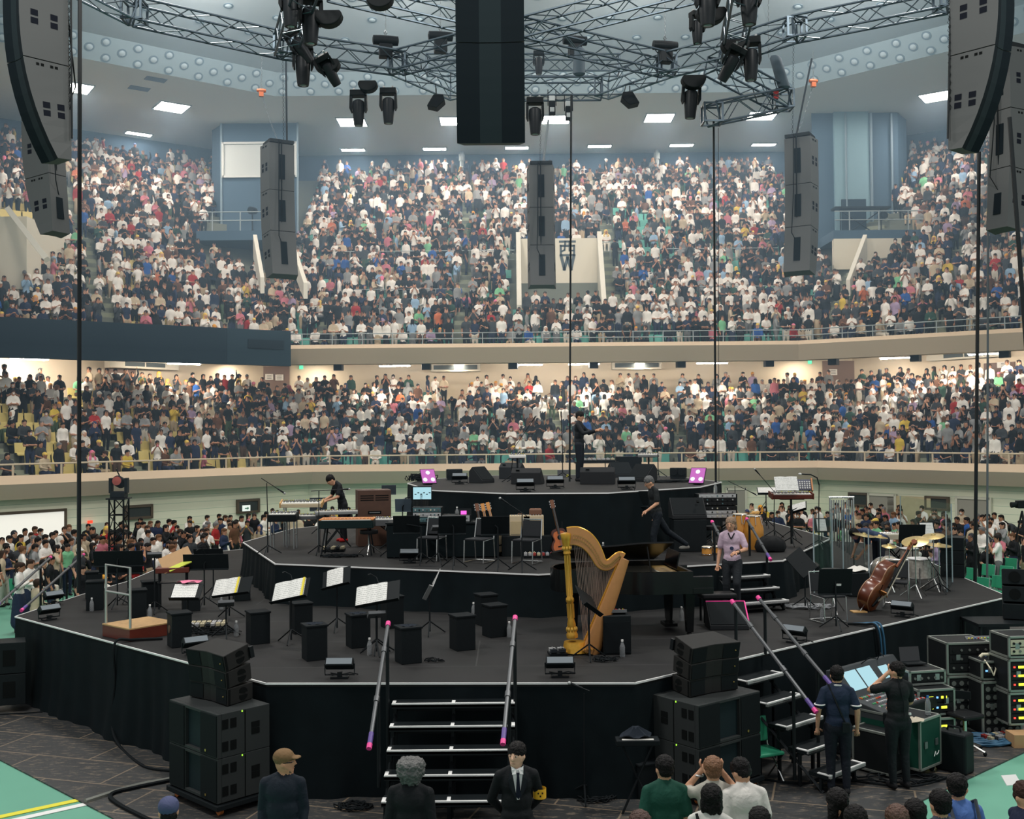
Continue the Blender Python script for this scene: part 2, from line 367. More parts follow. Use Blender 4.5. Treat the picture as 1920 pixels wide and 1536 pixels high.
def glyph(strokes,cx,cz,w,h,name):
 m=MB()
 for(x0,z0,x1,z1,th) in strokes:
  a,b=Vector((cx+x0*w,0,cz+z0*h)),Vector((cx+x1*w,0,cz+z1*h)); d=(b-a).normalized(); nrm=Vector((-d.z,0,d.x))*th*h/2; e=d*th*h/2
  a-=e; b+=e; y=Vector((0,.01,0))
  m.add([a-nrm-y,b-nrm-y,b+nrm-y,a+nrm-y,a-nrm+y,b-nrm+y,b+nrm+y,a+nrm+y],[(0,1,2,3),(7,6,5,4),(0,4,5,1),(1,5,6,2),(2,6,7,3),(3,7,4,0)])
 return m.build(name,mat('sign_grey',S(70,84,92),.7),sg)
z1=PY(1064,466,vY).z; z2=PY(1064,492,vY).z
glyph([(-.5,.46,.5,.46,.13),(-.45,.18,.45,.18,.13),(-.45,.18,-.45,-.46,.13),(.45,.18,.45,-.46,.13),(-.45,-.44,.45,-.44,.13),(-.14,.46,-.2,-.1,.12),(.14,.46,.14,-.14,.12),(.14,-.14,.4,-.14,.1),(-.2,-.1,-.4,-.2,.1)],0,z1,.78,.80,'character_west')
glyph([(-.5,.45,-.26,-.45,.2),(-.26,-.45,0,.3,.2),(0,.3,.26,-.45,.2),(.26,-.45,.5,.45,.2)],0,z2,.68,.78,'letter')

for nm,px,py,Y,w,hh,sl in(('wall_left_stairwell',20,440,46.5,2.3,2.6,1),):
 q=PY(px,py,Y); c=MB().box((q.x-1.6,q.y+2,q.z-.8),(4.6,4,3.2)); c.use(1)
 a,b2=PY(15,392,Y-.1),PY(88,487,Y-2.4); c.tube([a,b2],.16,4); struct(c,nm,[CREAM2,mat('white_parapet',S(222,218,204),.7)])
for i,(pa,pb,Ya,Yb) in enumerate((((478,440),(492,520),55.5,52.5),((545,445),(573,530),55.5,52.5),((1622,440),(1590,525),55,52.5))):
 c=MB(); a,b2=PY(*pa,Ya),PY(*pb,Yb); n=Vector((0,0,.8)); e=Vector((.1,0,0))
 c.add([a-e,a+e,b2+e,b2-e,a-e-n*1.5,a+e-n*1.5,b2+e-n,b2-e-n],[(0,3,2,1),(4,5,6,7),(0,1,5,4),(1,2,6,5),(2,3,7,6),(3,0,4,7)])
 struct(c,'trim_%d'%(i+1),mat('white_parapet',S(222,218,204),.7))

lo=offs(LOW,.32); uo=offs(UP,.32)
for i,w in enumerate(('left','far','right')):
 seg=[lo[i],lo[i+1]]if i<2 else lo[2:5]
 guard_rail('beige balcony rail along the front of the %s lower stand'%w,seg,3.46,.42 if i else .42,1.75,RAILB,.034,(1.0,),'beige balcony rails')
 seg=[uo[i],uo[i+1]]if i<2 else uo[2:5]
 guard_rail('grey metal rail along the front of the %s upper stand'%w,seg,9.1,.55,1.4 if i else .5,RAILG,.024,(1.0,.5),'grey upper balcony rails')

for k,(x0,x1,row) in enumerate(((-9.5,0.2,10),(7.5,14.5,10),(3.2,6.2,11),(9.6,13.5,5),(-8,-3,5))):
 d=.4+DU*row; y=offs(UP,d)[1][1]
 guard_rail('thin metal rail across the far upper stand, '+('left half of the middle aisle','right half of the middle aisle','above the stairwell sign','lower right aisle','lower left aisle')[k],[(x0,y+.1),(x1,y+.1)],ZU0+RU*row,1.0,1.5,RAILG,.022,(1.0,.5),'thin rails across the upper stand')

s0,s1=Vector((-10.25,49.0)),Vector((-26,38.1)); dirv=(s1-s0).normalized(); nrm=Vector((dirv.y,-dirv.x))*-1
t=thing('screen_panel','long blank black screen hanging on the left upper balcony front','screen',(s0.x,s0.y,8.0),math.atan2(dirv.y,dirv.x))
SCRB=mat('screen_black',S(28,44,54),.6); SCRB2=mat('screen_black_side',S(36,54,64),.55)
MB().box((3.0/2,.1,.8),(3.0,.3,1.6)).build('end_panel',SCRB2,t); L=(s1-s0).length
MB().box((3.0+(L-3)/2,.1,.8),(L-3.02,.3,1.6)).build('main_panel',SCRB,t); MB().box((1.2,.27,.95),(1.7,.06,.4)).build('vent_strip',mat('strip_dark',S(24,36,44),.7),t)

def aisle(pl_,seg,u,n,d,r,z0,label,w=.9):
 a,b=Vector(pl_[seg]),Vector(pl_[seg+1]); tt=(b-a).normalized(); nn=Vector((-tt.y,tt.x)); m=MB(); ang=math.atan2(tt.y,tt.x)
 for k in range(n):
  c=a+tt*u+nn*(.4+d*(k+.5)); m.box((c.x,c.y,z0+r*k+.03),(w,d*.98,.06),RZ(ang)); c=a+tt*u+nn*(.4+d*(k+.76)); m.box((c.x,c.y,z0+r*k+r*.25),(w,d*.46,r*.5),RZ(ang))
 o=struct(m,'floor_aisle',mat('aisle_step',S(140,146,126),.85,noise=.06)); return o
AISLES={'L':[(1,6.0),(1,11.05),(1,17.0),(1,21.9),(0,5.2),(0,10.4),(0,15.2),(0,21.0),(2,4.5),(2,8.9)],'U':[(1,1.5),(1,8.2),(1,16.0),(0,10.0),(0,16.0),(0,21.5),(2,1.0),(2,6),(3,3)]}
for sgm,u in AISLES['L']:aisle(LOW,sgm,u,NL,DL,RL,ZL0,'')
for sgm,u in AISLES['U']:aisle(UP,sgm,u,NU,DU,RU,ZU0,'')

def wall_pt(px,py,pl_,d):
 o=offs(pl_,d); rd=ray(px,py); best=None
 for i in range(len(o)-1):
  a,b=Vector(o[i]),Vector(o[i+1]); e=b-a; den=rd.x*e.y-rd.y*e.x
  if abs(den)<1e-9:continue
  t_=(a.x*e.y-a.y*e.x)/den; s_=(a.x*rd.y-a.y*rd.x)/den
  if t_>0 and-.001<=s_<=1.001:best=(Vector((0,0,H))+rd*t_,math.atan2(e.y,e.x))
 return best
def on_wall(name,label,cat,px,py,w,h,m,pl_,d,depth=.06,group=None,frame=None,kind=None):
 q,a=wall_pt(px,py,pl_,d); k=q.y/F; w,h=w*k/max(.5,math.cos(a)),h*k
 t=thing(name,label,cat,q,a,group)
 if kind:t['kind']=kind
 MB().box((0,-depth/2-.01,0),(w,depth,h)).build('panel',m,t)
 if frame:
  f=MB()
  for s_ in(-1,1):f.box((s_*w/2,-depth/2-.02,0),(.1,depth+.05,h+.1)); f.box((0,-depth/2-.02,s_*h/2),(w,depth+.05,.1))
  f.build('frame',frame,t)
 return t
DW=.68
BRN=mat('brown_frame',S(84,74,62),.6); DARKP=mat('dark_panel',S(58,66,66),.6)
d=on_wall('door_2','open bright doorway in the mint wall at far left','doorway',57,990,86,60,mat('bright_room',S(225,222,210),.8,emit=(1,.97,.9),estr=.35),LOW,DW,.05,None,BRN,'structure')
on_wall('wall_board','dark brown framed board beside the lighting tower','board',259,960,34,22,DARKP,LOW,DW,.06,None,BRN)
on_wall('wall_board','dark brown framed board with the green exit arrow','board',464,949,30,22,DARKP,LOW,DW,.06,None,BRN)
e=on_wall('exit_sign','small white sign with a green arrow on a dark board','sign',461,953,11,11,mat('exit_white',(.8,.84,.8),.5,emit=(.8,.9,.85),estr=.4),LOW,DW-.12,.04)
ar=MB(); ar.box((-.03,-.08,0),(.13,.015,.035)); ar.add([(.02,-.088,.07),(.1,-.088,0),(.02,-.088,-.07)],[(0,2,1)]); ar.build('arrow',mat('exit_green',S(20,120,90),.5),e)
on_wall('fire_alarm_box','pale cabinet with a red fire alarm lamp beside the bright doorway','alarm box',168,1003,30,44,mat('pale_cabinet',S(190,200,184),.6),LOW,DW,.3)
o=on_wall('alarm_lamp','round red alarm lamp above the pale cabinet','alarm lamp',168,979,6,6,mat('red_lamp',S(220,60,40),.4,emit=S(230,60,40),estr=1),LOW,DW-.1,.05)
for px,py,w_,h_,lab in((1611,937,24,22,'small dark window in the mint wall, left of the grey doors'),(1758,944,27,22,'small dark window in the mint wall between the grey doors')):
 on_wall('window_%d'%(1 if px<1700 else 2),lab,'window',px,py,w_,h_,DARKP,LOW,DW,.05,None,BRN,'structure')
GDOOR=mat('grey_door',S(150,148,138),.6)
for i,(px,py,w_,lab) in enumerate(((1656,956,34,'grey door in the mint wall behind the drum screen'),(1827,962,40,'grey door in the mint wall at far right'),(1380,945,36,'grey door behind the keyboards at right'))):
 on_wall('door_%d'%(i+3),lab,'door',px,py,w_,56,GDOOR,LOW,DW,.08,None,mat('pale_door_frame',S(200,200,184),.6),'structure')
on_wall('curtain','beige pleated curtain between two grey doors in the mint wall','curtain',1706,958,54,54,mat('curtain_beige',S(186,174,140),.8,noise=.2,scale=5),LOW,DW,.08)

BWd=BW-.02
for px,py,lab in((855,689,'left of the middle'),(1192,685,'right of the middle'),(1818,665,'at far right'),(262,684,'under the black screen at left')):
 t=on_wall('air_vent','double ventilation grille behind the lower stand, '+lab,'vent',px,py+1,92,15,mat('vent_frame',S(196,190,176),.7),LOW,BWd-.4,.5,'wall vents')
 g=MB(); k=t.location.y/F
 for sx in(-.23,.23):g.box((sx*92*k,-.52,0),(39*k,.04,8*k))
 g.build('grille',mat('grille_dark',S(60,68,70),.7),t)
ups=offs(UP,.55)
def cspk(px,py,lab):
 q,a=wall_pt(px,py,UP,.7); t=thing('ceiling_speaker',lab,'speaker',(q.x,q.y,8.28),a,'small speakers under the upper balcony')
 MB().prism([(-.2,-.17),(.2,-.17),(.24,.17),(-.24,.17)],-.36,0).build('cabinet',DARKM,t,bevel=.01); MB().box((0,-.178,-.19),(.34,.02,.28),RX(0)).build('grille',BLACKM,t)
for px,py,lab in((634,688,'small black speaker under the balcony, above the lit wall at left'),(799,686,'small black speaker under the balcony, left of a vent'),(962,684,'small black speaker under the balcony, left of the tall pole'),(1113,682,'small black speaker under the balcony, right of the tall pole'),(1277,679,'small black speaker under the balcony, left of the second pole'),(1442,676,'small black speaker under the balcony, left of the brown doors'),(1562,673,'small black speaker under the balcony, in front of the brown doors'),(1716,667,'small black speaker under the balcony, right of a strip lamp'),(1883,660,'small black speaker under the balcony at far right')):
 cspk(px,py,lab)
STRIP=mat('strip_lamp',(.9,.9,.9),.4,emit=(1,.95,.86),estr=70)
for px,py,lab in((740,683,'leftmost of the far side'),(988,680,'left of the tall pole'),(1095,679,'right of the tall pole'),(1335,676,'beside the second pole'),(1682,666,'at right'),(345,700,'behind the black screen at left'),(1850,656,'at far right'),(55,706,'added behind the black screen at far left')):  # far-left strip is unseen, added to brighten the dark back wall there
 q,a=wall_pt(px,py,UP,2.0); t=thing('strip_lamp','thin lit strip lamp under the upper balcony, '+lab,'lamp',(q.x,q.y,8.22),a,'strip lamps under the balcony'); area_light('strip_lamp_light',(q.x,q.y,8.15),4.5,85,(q.x*1.08,q.y+5,4.5),(1,.9,.76),.2)
 MB().box((0,0,-.02),(1.5,.14,.05)).build('tube',STRIP,t); MB().box((0,0,.015),(1.6,.2,.03)).build('housing',PFR,t)
for i,(px,py,w_,lab) in enumerate(((513,712,60,'brown double door with paper notices at left'),(1577,702,70,'brown double door under the balcony at right'),(225,705,40,'brown door under the black screen'),(1875,705,36,'brown door at the far right of the lower stand'))):
 dd=on_wall('door_%d'%(i+6),lab,'door',px,py,w_,50,mat('brown_door',S(120,96,84),.6),LOW,BWd,.06,None,None,'structure')
for i,(px,py,lab) in enumerate(((505,707,'left paper notice on the brown door at left'),(524,708,'right paper notice on the brown door at left'),(1562,698,'paper notice on the brown door at right'),(219,705,'paper notice on the door under the black screen'),(1882,684,'paper notice beside the door at far right'))):
 o=on_wall('notice',lab,'notice',px,py,15,11,WHITEP,LOW,BWd-.12,.02,'paper notices'); l=MB(); k=o.location.y/F
 for j in range(3):l.box((0,-.035,(.25-.25*j)*11*k),(9*k,.004,.8*k))
 l.build('print',BLACKM,o)
for px,py,lab in((565,689,'small green exit sign at left under the balcony'),(1518,679,'small green exit sign at right under the balcony'),(1576,497,'small green exit sign below the right tower')):
 if py>600:o=on_wall('exit_sign',lab,'sign',px,py,7,7,mat('exit_green_lit',S(70,190,150),.5,emit=S(90,210,170),estr=.8),LOW,BWd-.05,.05)
def downlight(px,py,lab):
 q,a=wall_pt(px,py,UP,5.6); z=8.3+(5.0/8.9)*.45-.03; t=thing('downlight','small round downlight in the balcony soffit, '+lab,'lamp',(q.x,q.y,z),0,'downlights under the balcony'); MB().lathe([(.09,-.01),(.09,.012),(.01,.012)],14).build('lens',STRIP,t); MB().lathe([(.09,-.015),(.14,-.012),(.14,.015),(.09,.015)],14).build('ring',PFR,t); area_light('downlight_lamp',(q.x,q.y,z-.06),.5,45,(q.x,q.y+.6,4),(1,.9,.75))
for px,py,lab in((440,705,'left of the brown door at left'),(590,700,'right of the brown door at left'),(860,690,'over the middle left'),(1200,688,'over the middle right'),(1500,690,'left of the brown doors at right'),(1660,685,'right of the brown doors at right')):downlight(px,py,lab)

hz=MB(); hz.box((1,47.5,15.75),(62,43,14.4)); ho=hz.build('haze',None)
hm=bpy.data.materials.new('haze'); hm.use_nodes=True; nt=hm.node_tree; nt.nodes.remove(nt.nodes['Principled BSDF'])
vs=nt.nodes.new('ShaderNodeVolumeScatter'); vs.inputs['Color'].default_value=(.50,.76,1,1); vs.inputs['Density'].default_value=.0095; vs.inputs['Anisotropy'].default_value=.2
nt.links.new(vs.outputs[0],nt.nodes['Material Output'].inputs['Volume']); ho.data.materials.clear(); ho.data.materials.append(hm)
tag(ho,'thin bluish haze hanging in the hall over the stands','haze',kind='stuff')
lh=MB().box((1,47.5,5.8),(62,43,5.4)).build('haze',hm); hm2=hm.copy(); hm2.node_tree.nodes['Volume Scatter'].inputs['Density'].default_value=.0055; lh.data.materials[0]=hm2; tag(lh,'thinner haze hanging in front of the lower stand','haze',kind='stuff')
# ------------------------------------------------------------------ people
def vcol_mat(name,rough=.75):
 m=bpy.data.materials.new(name); m.use_nodes=True; nt=m.node_tree; b=nt.nodes['Principled BSDF']; b.inputs['Roughness'].default_value=rough; b.inputs['Specular IOR Level'].default_value=.25
 a=nt.nodes.new('ShaderNodeVertexColor'); a.layer_name='col'; nt.links.new(a.outputs['Color'],b.inputs['Base Color'])
 tc=nt.nodes.new('ShaderNodeTexCoord'); n=nt.nodes.new('ShaderNodeTexNoise'); n.inputs['Scale'].default_value=9; n.inputs['Detail'].default_value=5; n.inputs['Distortion'].default_value=1.2; nt.links.new(tc.outputs['Object'],n.inputs['Vector']); bp=nt.nodes.new('ShaderNodeBump'); bp.inputs['Strength'].default_value=.5; bp.inputs['Distance'].default_value=.025; nt.links.new(n.outputs['Fac'],bp.inputs['Height']); nt.links.new(bp.outputs['Normal'],b.inputs['Normal']); return m
PEOPLE=vcol_mat('skin_hair_and_clothes')
SK,HA,TO,BO,SH,AC,AD=range(7)
def ball_rings(n=12,m=8):return[(math.cos(-math.pi/2+math.pi*k/m),math.sin(-math.pi/2+math.pi*k/m)) for k in range(m+1)]
class Fig:
 def __init__(s):s.p=[]
 def E(s,part,c,r,rot=None):s.p.append(('E',part,Vector(c),Vector(r if isinstance(r,(tuple,list)) else(r,r,r)),(rot or Matrix.Identity(3)))); return s
 def C(s,part,a,b,r0,r1=None):s.p.append(('C',part,Vector(a),Vector(b),r0,r0 if r1 is None else r1)); return s
 def mesh(s,prims=None):
  m=MB()
  for q in(prims or s.p):
   if q[0]=='E':
    m.at(Matrix.Translation(q[2])@q[4].to_4x4()).ball((0,0,0),tuple(q[3]),14,9); m.at(I4)
   else:
    a,b,r0,r1=q[2:6]; d=(b-a); d=d.normalized() if d.length>1e-6 else Vector((0,0,1)); pts,rs=[],[]
    for k in range(5):an=math.pi/2*k/4.2; pts.append(a-d*r0*math.cos(an)); rs.append(max(r0*math.sin(an),r0*.08))
    for k in range(4,-1,-1):an=math.pi/2*k/4.2; pts.append(b+d*r1*math.cos(an)); rs.append(max(r1*math.sin(an),r1*.08))
    m.tube(pts,rs,12)
  return m
 def dist(s,X):
  D=[]
  for q in s.p:
   if q[0]=='E':
    L=(X-np.array(q[2]))@np.array(q[4]); r=np.array(q[3]); k=np.linalg.norm(L/r,axis=1); D.append((k-1)*min(r))
   else:
    a,b=np.array(q[2]),np.array(q[3]); ab=b-a; t=np.clip(((X-a)@ab)/max(ab@ab,1e-9),0,1)
    D.append(np.linalg.norm(X-a-t[:,None]*ab,axis=1)-(q[4]+(q[5]-q[4])*t))
  return np.array(D)
 def skin(s,voxel,smooth=3,ratio=1.0):
  o=s.mesh().build('figure',PEOPLE)
  r=o.modifiers.new('r','REMESH'); r.mode='VOXEL'; r.voxel_size=voxel
  if smooth:q=o.modifiers.new('s','SMOOTH'); q.factor=.5; q.iterations=smooth
  if ratio<1:d=o.modifiers.new('d','DECIMATE'); d.ratio=ratio
  tr=o.modifiers.new('t','TRIANGULATE')
  dg=bpy.context.evaluated_depsgraph_get(); ev=o.evaluated_get(dg); me=ev.to_mesh()
  V=np.empty(len(me.vertices)*3); me.vertices.foreach_get('co',V); V=V.reshape(-1,3).copy()
  Fa=np.empty(len(me.loops),dtype=np.int64); me.loops.foreach_get('vertex_index',Fa); Fa=Fa.reshape(-1,3).copy()
  ev.to_mesh_clear(); md=o.data; bpy.data.objects.remove(o); bpy.data.meshes.remove(md)
  parts=np.array([q[1]for q in s.p]); part=parts[np.argmin(s.dist(V[Fa].mean(axis=1)),axis=0)]
  return V,Fa,part
def np_mesh(name,V,Fa,C,smooth=True):
 me=bpy.data.meshes.new(name); nv,nf=len(V),len(Fa)
 me.vertices.add(nv); me.vertices.foreach_set('co',np.ascontiguousarray(V,dtype=np.float32).ravel())
 me.loops.add(nf*3); me.loops.foreach_set('vertex_index',np.ascontiguousarray(Fa,dtype=np.int32).ravel())
 me.polygons.add(nf); me.polygons.foreach_set('loop_start',np.arange(0,nf*3,3,dtype=np.int32))
 if smooth:me.polygons.foreach_set('use_smooth',np.ones(nf,dtype=bool))
 me.update(calc_edges=True)
 ca=me.color_attributes.new('col','BYTE_COLOR','CORNER'); c4=np.ones((nf*3,4),dtype=np.float32); c4[:,:3]=np.repeat(C,3,axis=0); ca.data.foreach_set('color',c4.ravel())
 me.materials.append(PEOPLE); return me
def mx(p):return Vector((-p[0],p[1],p[2]))
def rot_to(d,up=(0,0,1)):
 d=Vector(d).normalized(); return d.to_track_quat('Z','Y').to_matrix()
def figure(pose='down',hair='short',skirt=False,sleeves=True,mask=False,hem=.0,hips=None,bulk=1.0,ears=True,J=None,face=True,hatpart=AC,longsleeve=False,shorts=False,bang=False):
 """A person about 1.7 m tall facing -y, feet at z = 0. J overrides joints."""
 f=Fig(); j=dict(hip=(0,0,.90),neck=(0,.0,1.43),head=(0,-.02,1.565),sl=(-.17,0,1.362),el=(-.212,.03,1.10),wl=(-.20,-.06,.86),sr=None,er=None,wr=None,hl=(-.09,0,.88),kl=(-.095,-.02,.48),al=(-.10,.02,.085),hr=None,kr=None,ar=None,look=(0,-1,0))
 P_={'down':{},'clap':dict(el=(-.23,-.02,1.10),wl=(-.05,-.24,1.22)),'phone':dict(el=(-.22,-.14,1.15),wl=(-.055,-.27,1.42)),'low':dict(el=(-.24,.0,1.09),wl=(-.06,-.25,1.06)),'cross':dict(el=(-.235,-.04,1.09),wl=(.07,-.2,1.12)),'face':dict(el=(-.20,-.14,1.16),wl=(-.045,-.15,1.45)),'wave':dict(er=(.26,-.05,1.58),wr=(.2,-.08,1.82)),'bend':dict(neck=(0,-.42,1.22),head=(0,-.55,1.22),sl=(-.185,-.36,1.2),el=(-.22,-.36,.95),wl=(-.14,-.42,.72),look=(0,-.7,-.7)),'sit':dict(hip=(0,.1,.52),neck=(0,.06,1.03),head=(0,.03,1.165),sl=(-.185,.06,.985),el=(-.23,.02,.72),wl=(-.07,-.2,.66),hl=(-.09,.1,.5),kl=(-.10,-.32,.5),al=(-.10,-.34,.085))}[pose]
 j.update(P_)
 if J:j.update(J)
 for l,r in(('sl','sr'),('el','er'),('wl','wr'),('hl','hr'),('kl','kr'),('al','ar')):
  if j[r]is None:j[r]=mx(j[l])
 j={k:Vector(v) for k,v in j.items()}; f.j=j
 hip,nk,hd=j['hip'],j['neck'],j['head']; sp=nk-hip; R3=rot_to(sp); w=(j['sr']-j['sl']); wx=Vector((w.x,w.y,0)).normalized() if w.length else Vector((1,0,0))
 zz=sp.normalized(); yy=zz.cross(wx).normalized(); xx=yy.cross(zz); R3=Matrix((xx,yy,zz)).transposed(); L=sp.length; B=bulk
 f.E(TO,hip+sp*.74,(.162*B,.112*B,.17),R3).E(TO,hip+sp*.40,(.152*B,.106*B,.2),R3).C(TO,j['sl'].lerp(nk,.12),j['sr'].lerp(nk,.12),.05); [f.C(TO,nk+zz*.012,j[k_].lerp(nk,.18)+zz*.008,.052,.05) for k_ in('sl','sr')]
 f.E(TO,hip+sp*(.12-hem),(.158*B,.115*B,.12+hem*.3),R3); f.E(BO,hip-sp*.03,(.155*B,.113*B,.12),R3)
 f.C(SK,nk-zz*.03,hd-Vector((0,0,.05)),.052,.05)
 lk=j['look'].normalized(); side=lk.cross(Vector((0,0,1))); side=side.normalized() if side.length>.1 else xx; up=side.cross(lk).normalized(); HR=Matrix((-side,-lk,up)).transposed(); f.HR=HR
 hp=lambda x,y,z:hd+HR@Vector((x,y,z))
 f.E(SK,hd,(.08,.098,.116),HR); f.E(SK,hp(0,-.03,-.065),(.057,.062,.06),HR)
 if face:f.C(SK,hp(0,-.094,.012),hp(0,-.112,-.02),.011,.014)
 if ears:f.E(SK,hp(-.082,.005,-.01),(.012,.02,.03),HR).E(SK,hp(.082,.005,-.01),(.012,.02,.03),HR)
 if mask:f.E(AD,hp(0,-.07,-.045),(.056,.045,.042),HR)
 if bang:f.E(HA,hp(0,-.04,.075),(.086,.07,.05),HR)
 if hair=='bald':pass
 elif hair=='short':f.E(HA,hp(0,.016,.045),(.093,.107,.095),HR).E(HA,hp(0,.045,.0),(.081,.068,.075),HR)
 elif hair=='bob':f.E(HA,hp(0,.022,.04),(.098,.108,.1),HR).E(HA,hp(-.07,.03,-.05),(.03,.06,.085),HR).E(HA,hp(.07,.03,-.05),(.03,.06,.085),HR).E(HA,hp(0,.06,-.04),(.075,.05,.09),HR)
 elif hair=='long':f.E(HA,hp(0,.022,.04),(.098,.108,.1),HR).C(HA,hp(-.05,.055,-.02),hp(-.06,.08,-.26),.05,.035).C(HA,hp(.05,.055,-.02),hp(.06,.08,-.26),.05,.035)
 elif hair=='cap':f.E(hatpart,hp(0,.01,.055),(.096,.11,.085),HR).E(hatpart,hp(0,-.11,.045),(.07,.07,.012),HR).E(HA,hp(0,.055,-.02),(.074,.055,.07),HR)
 elif hair=='hood':f.E(hatpart,hp(0,.03,.03),(.112,.112,.122),HR).C(hatpart,hp(-.07,.03,-.05),hp(-.09,-.02,-.2),.04,.05).C(hatpart,hp(.07,.03,-.05),hp(.09,-.02,-.2),.04,.05)
 elif hair=='bun':f.E(HA,hp(0,.02,.04),(.084,.096,.086),HR).E(HA,hp(0,.1,.06),(.045,.045,.045),HR)
 for s_,(a,e,w_) in(('l',(j['sl'],j['el'],j['wl'])),('r',(j['sr'],j['er'],j['wr']))):
  f.C(SK,a,e,.05*B,.04); f.C(SK,e,w_,.04,.028)
  if longsleeve:f.C(TO,a,e,.056*B,.05); f.C(TO,e,w_.lerp(e,.08),.05,.038)
  elif sleeves:f.C(TO,a,a.lerp(e,.72),.054*B,.062*B)
  d=(w_-e).normalized(); f.E(SK,w_+d*.06,(.03,.038,.062),rot_to(d))
 for h,k,a in((j['hl'],j['kl'],j['al']),(j['hr'],j['kr'],j['ar'])):
  if shorts:f.C(BO,h,h.lerp(k,.85),.1,.085).C(SK,k,a,.055,.036).C(SK,h,k,.07,.055)
  else:f.C(BO,h,k,.098*B,.07).C(BO,k,a+Vector((0,0,.03)),.068,.052)
  sd=Vector((a.x-hip.x*0,0,0)); toe=Vector((0,-.12,0)) if pose!='sit' else Vector((0,-.12,0))
  f.C(SH,a+Vector((0,.03,-.035)),a+toe+Vector((0,0,-.045)),.045,.038)
 if skirt:
  kz=(j['kl']+j['kr'])/2; f.C(BO,hip-Vector((0,0,.05)),kz.lerp((j['al']+j['ar'])/2,.55),.15,.2)
 return f
TEMPL={}
def hash_(key):return sum(map(ord,str(key)))%3==0
def template(key,lod):
 k=(key,lod)
 if k not in TEMPL:
  kw=dict(key); f=figure(bang=kw['hair']in('short','bob','long'),longsleeve=hash_(key),**kw)
  if kw.get('pose') in('phone','low'):f.E(AC if kw.get('hair') not in('cap','hood') else AD,(f.j['wl']+f.j['wr'])/2+Vector((0,-.05,.07)),(.035,.012,.07))
  V,Fa,part=f.skin(.026 if lod else .034,2,(.16 if lod else .115))
  TEMPL[k]=(V,Fa,part)
 return TEMPL[k]
KEYS=[(('pose',p),('hair',h))+x for p,h,x in(('down','short',()),('down','short',(('skirt',False),('shorts',True))),('down','bob',()),('down','long',(('skirt',True),)),('clap','short',()),('clap','bob',(('mask',True),)),('clap','long',(('skirt',True),)),('clap','hood',()),('phone','short',()),('phone','bob',()),('low','short',()),('low','long',()),('low','cap',()),('cross','short',(('mask',True),)),('face','bob',()),('bend','short',()),('wave','short',()),('down','cap',()),('sit','short',()),('sit','bob',()),('sit','hood',()),('sit','cap',()))]
WEI=np.array([10,3,7,5,9,6,5,2.5,4,4,7,5,3,5,4,3,.8,3,5,4,.8,1],float)
SITK=[i for i,k in enumerate(KEYS) if dict(k)['pose']=='sit']
TOPS=[('white',S(232,228,220),30),('black',S(20,24,28),32),('charcoal',S(58,62,66),9),('grey',S(138,140,140),9),('navy',S(34,46,72),8),('beige',S(190,174,148),6),('pale blue',S(140,170,196),2.6),('lilac',S(160,140,168),1.3),('pink',S(190,112,124),1.6),('red',S(160,40,42),1.3),('dark green',S(44,74,62),1.8),('yellow',S(204,176,70),.9),('blue',S(40,84,150),1.3),('brown',S(96,66,48),2.2),('mint green',S(120,186,140),.8),('orange',S(190,104,66),.5)]
BOTS=[('black',S(24,27,31),42),('navy',S(40,50,72),20),('beige',S(176,158,130),14),('grey',S(110,112,112),9),('white',S(206,200,186),8),('brown',S(84,64,50),4),('green',S(70,90,68),3)]
HAIRS=[('black',S(20,18,18),80),('dark brown',S(48,34,26),22),('brown',S(96,66,44),6),('grey',S(110,110,110),4)]
SKINS=[S(188,140,114),S(178,130,102),S(160,114,90),S(196,150,124)]
ACCS=[('dark',S(40,44,50),4),('white',S(214,210,200),4),('pink',S(222,120,150),1),('yellow',S(220,186,90),2),('navy',S(44,58,90),2),('orange',S(214,150,50),1)]
def pick(tab):w=np.array([t[2]for t in tab],float); return tab[rng.choice(len(tab),p=w/w.sum())]
def palette():
 t,b,h,a=pick(TOPS),pick(BOTS),pick(HAIRS),pick(ACCS); sk=SKINS[rng.integers(4)]; j=1+.12*(rng.random()-.5)
 return(t,b,h,a),np.array([sk,h[1],[v*j for v in t[1]],b[1],S(40,40,42) if rng.random()<.6 else S(190,186,180),a[1],S(214,214,212)])
SPOTS=[]
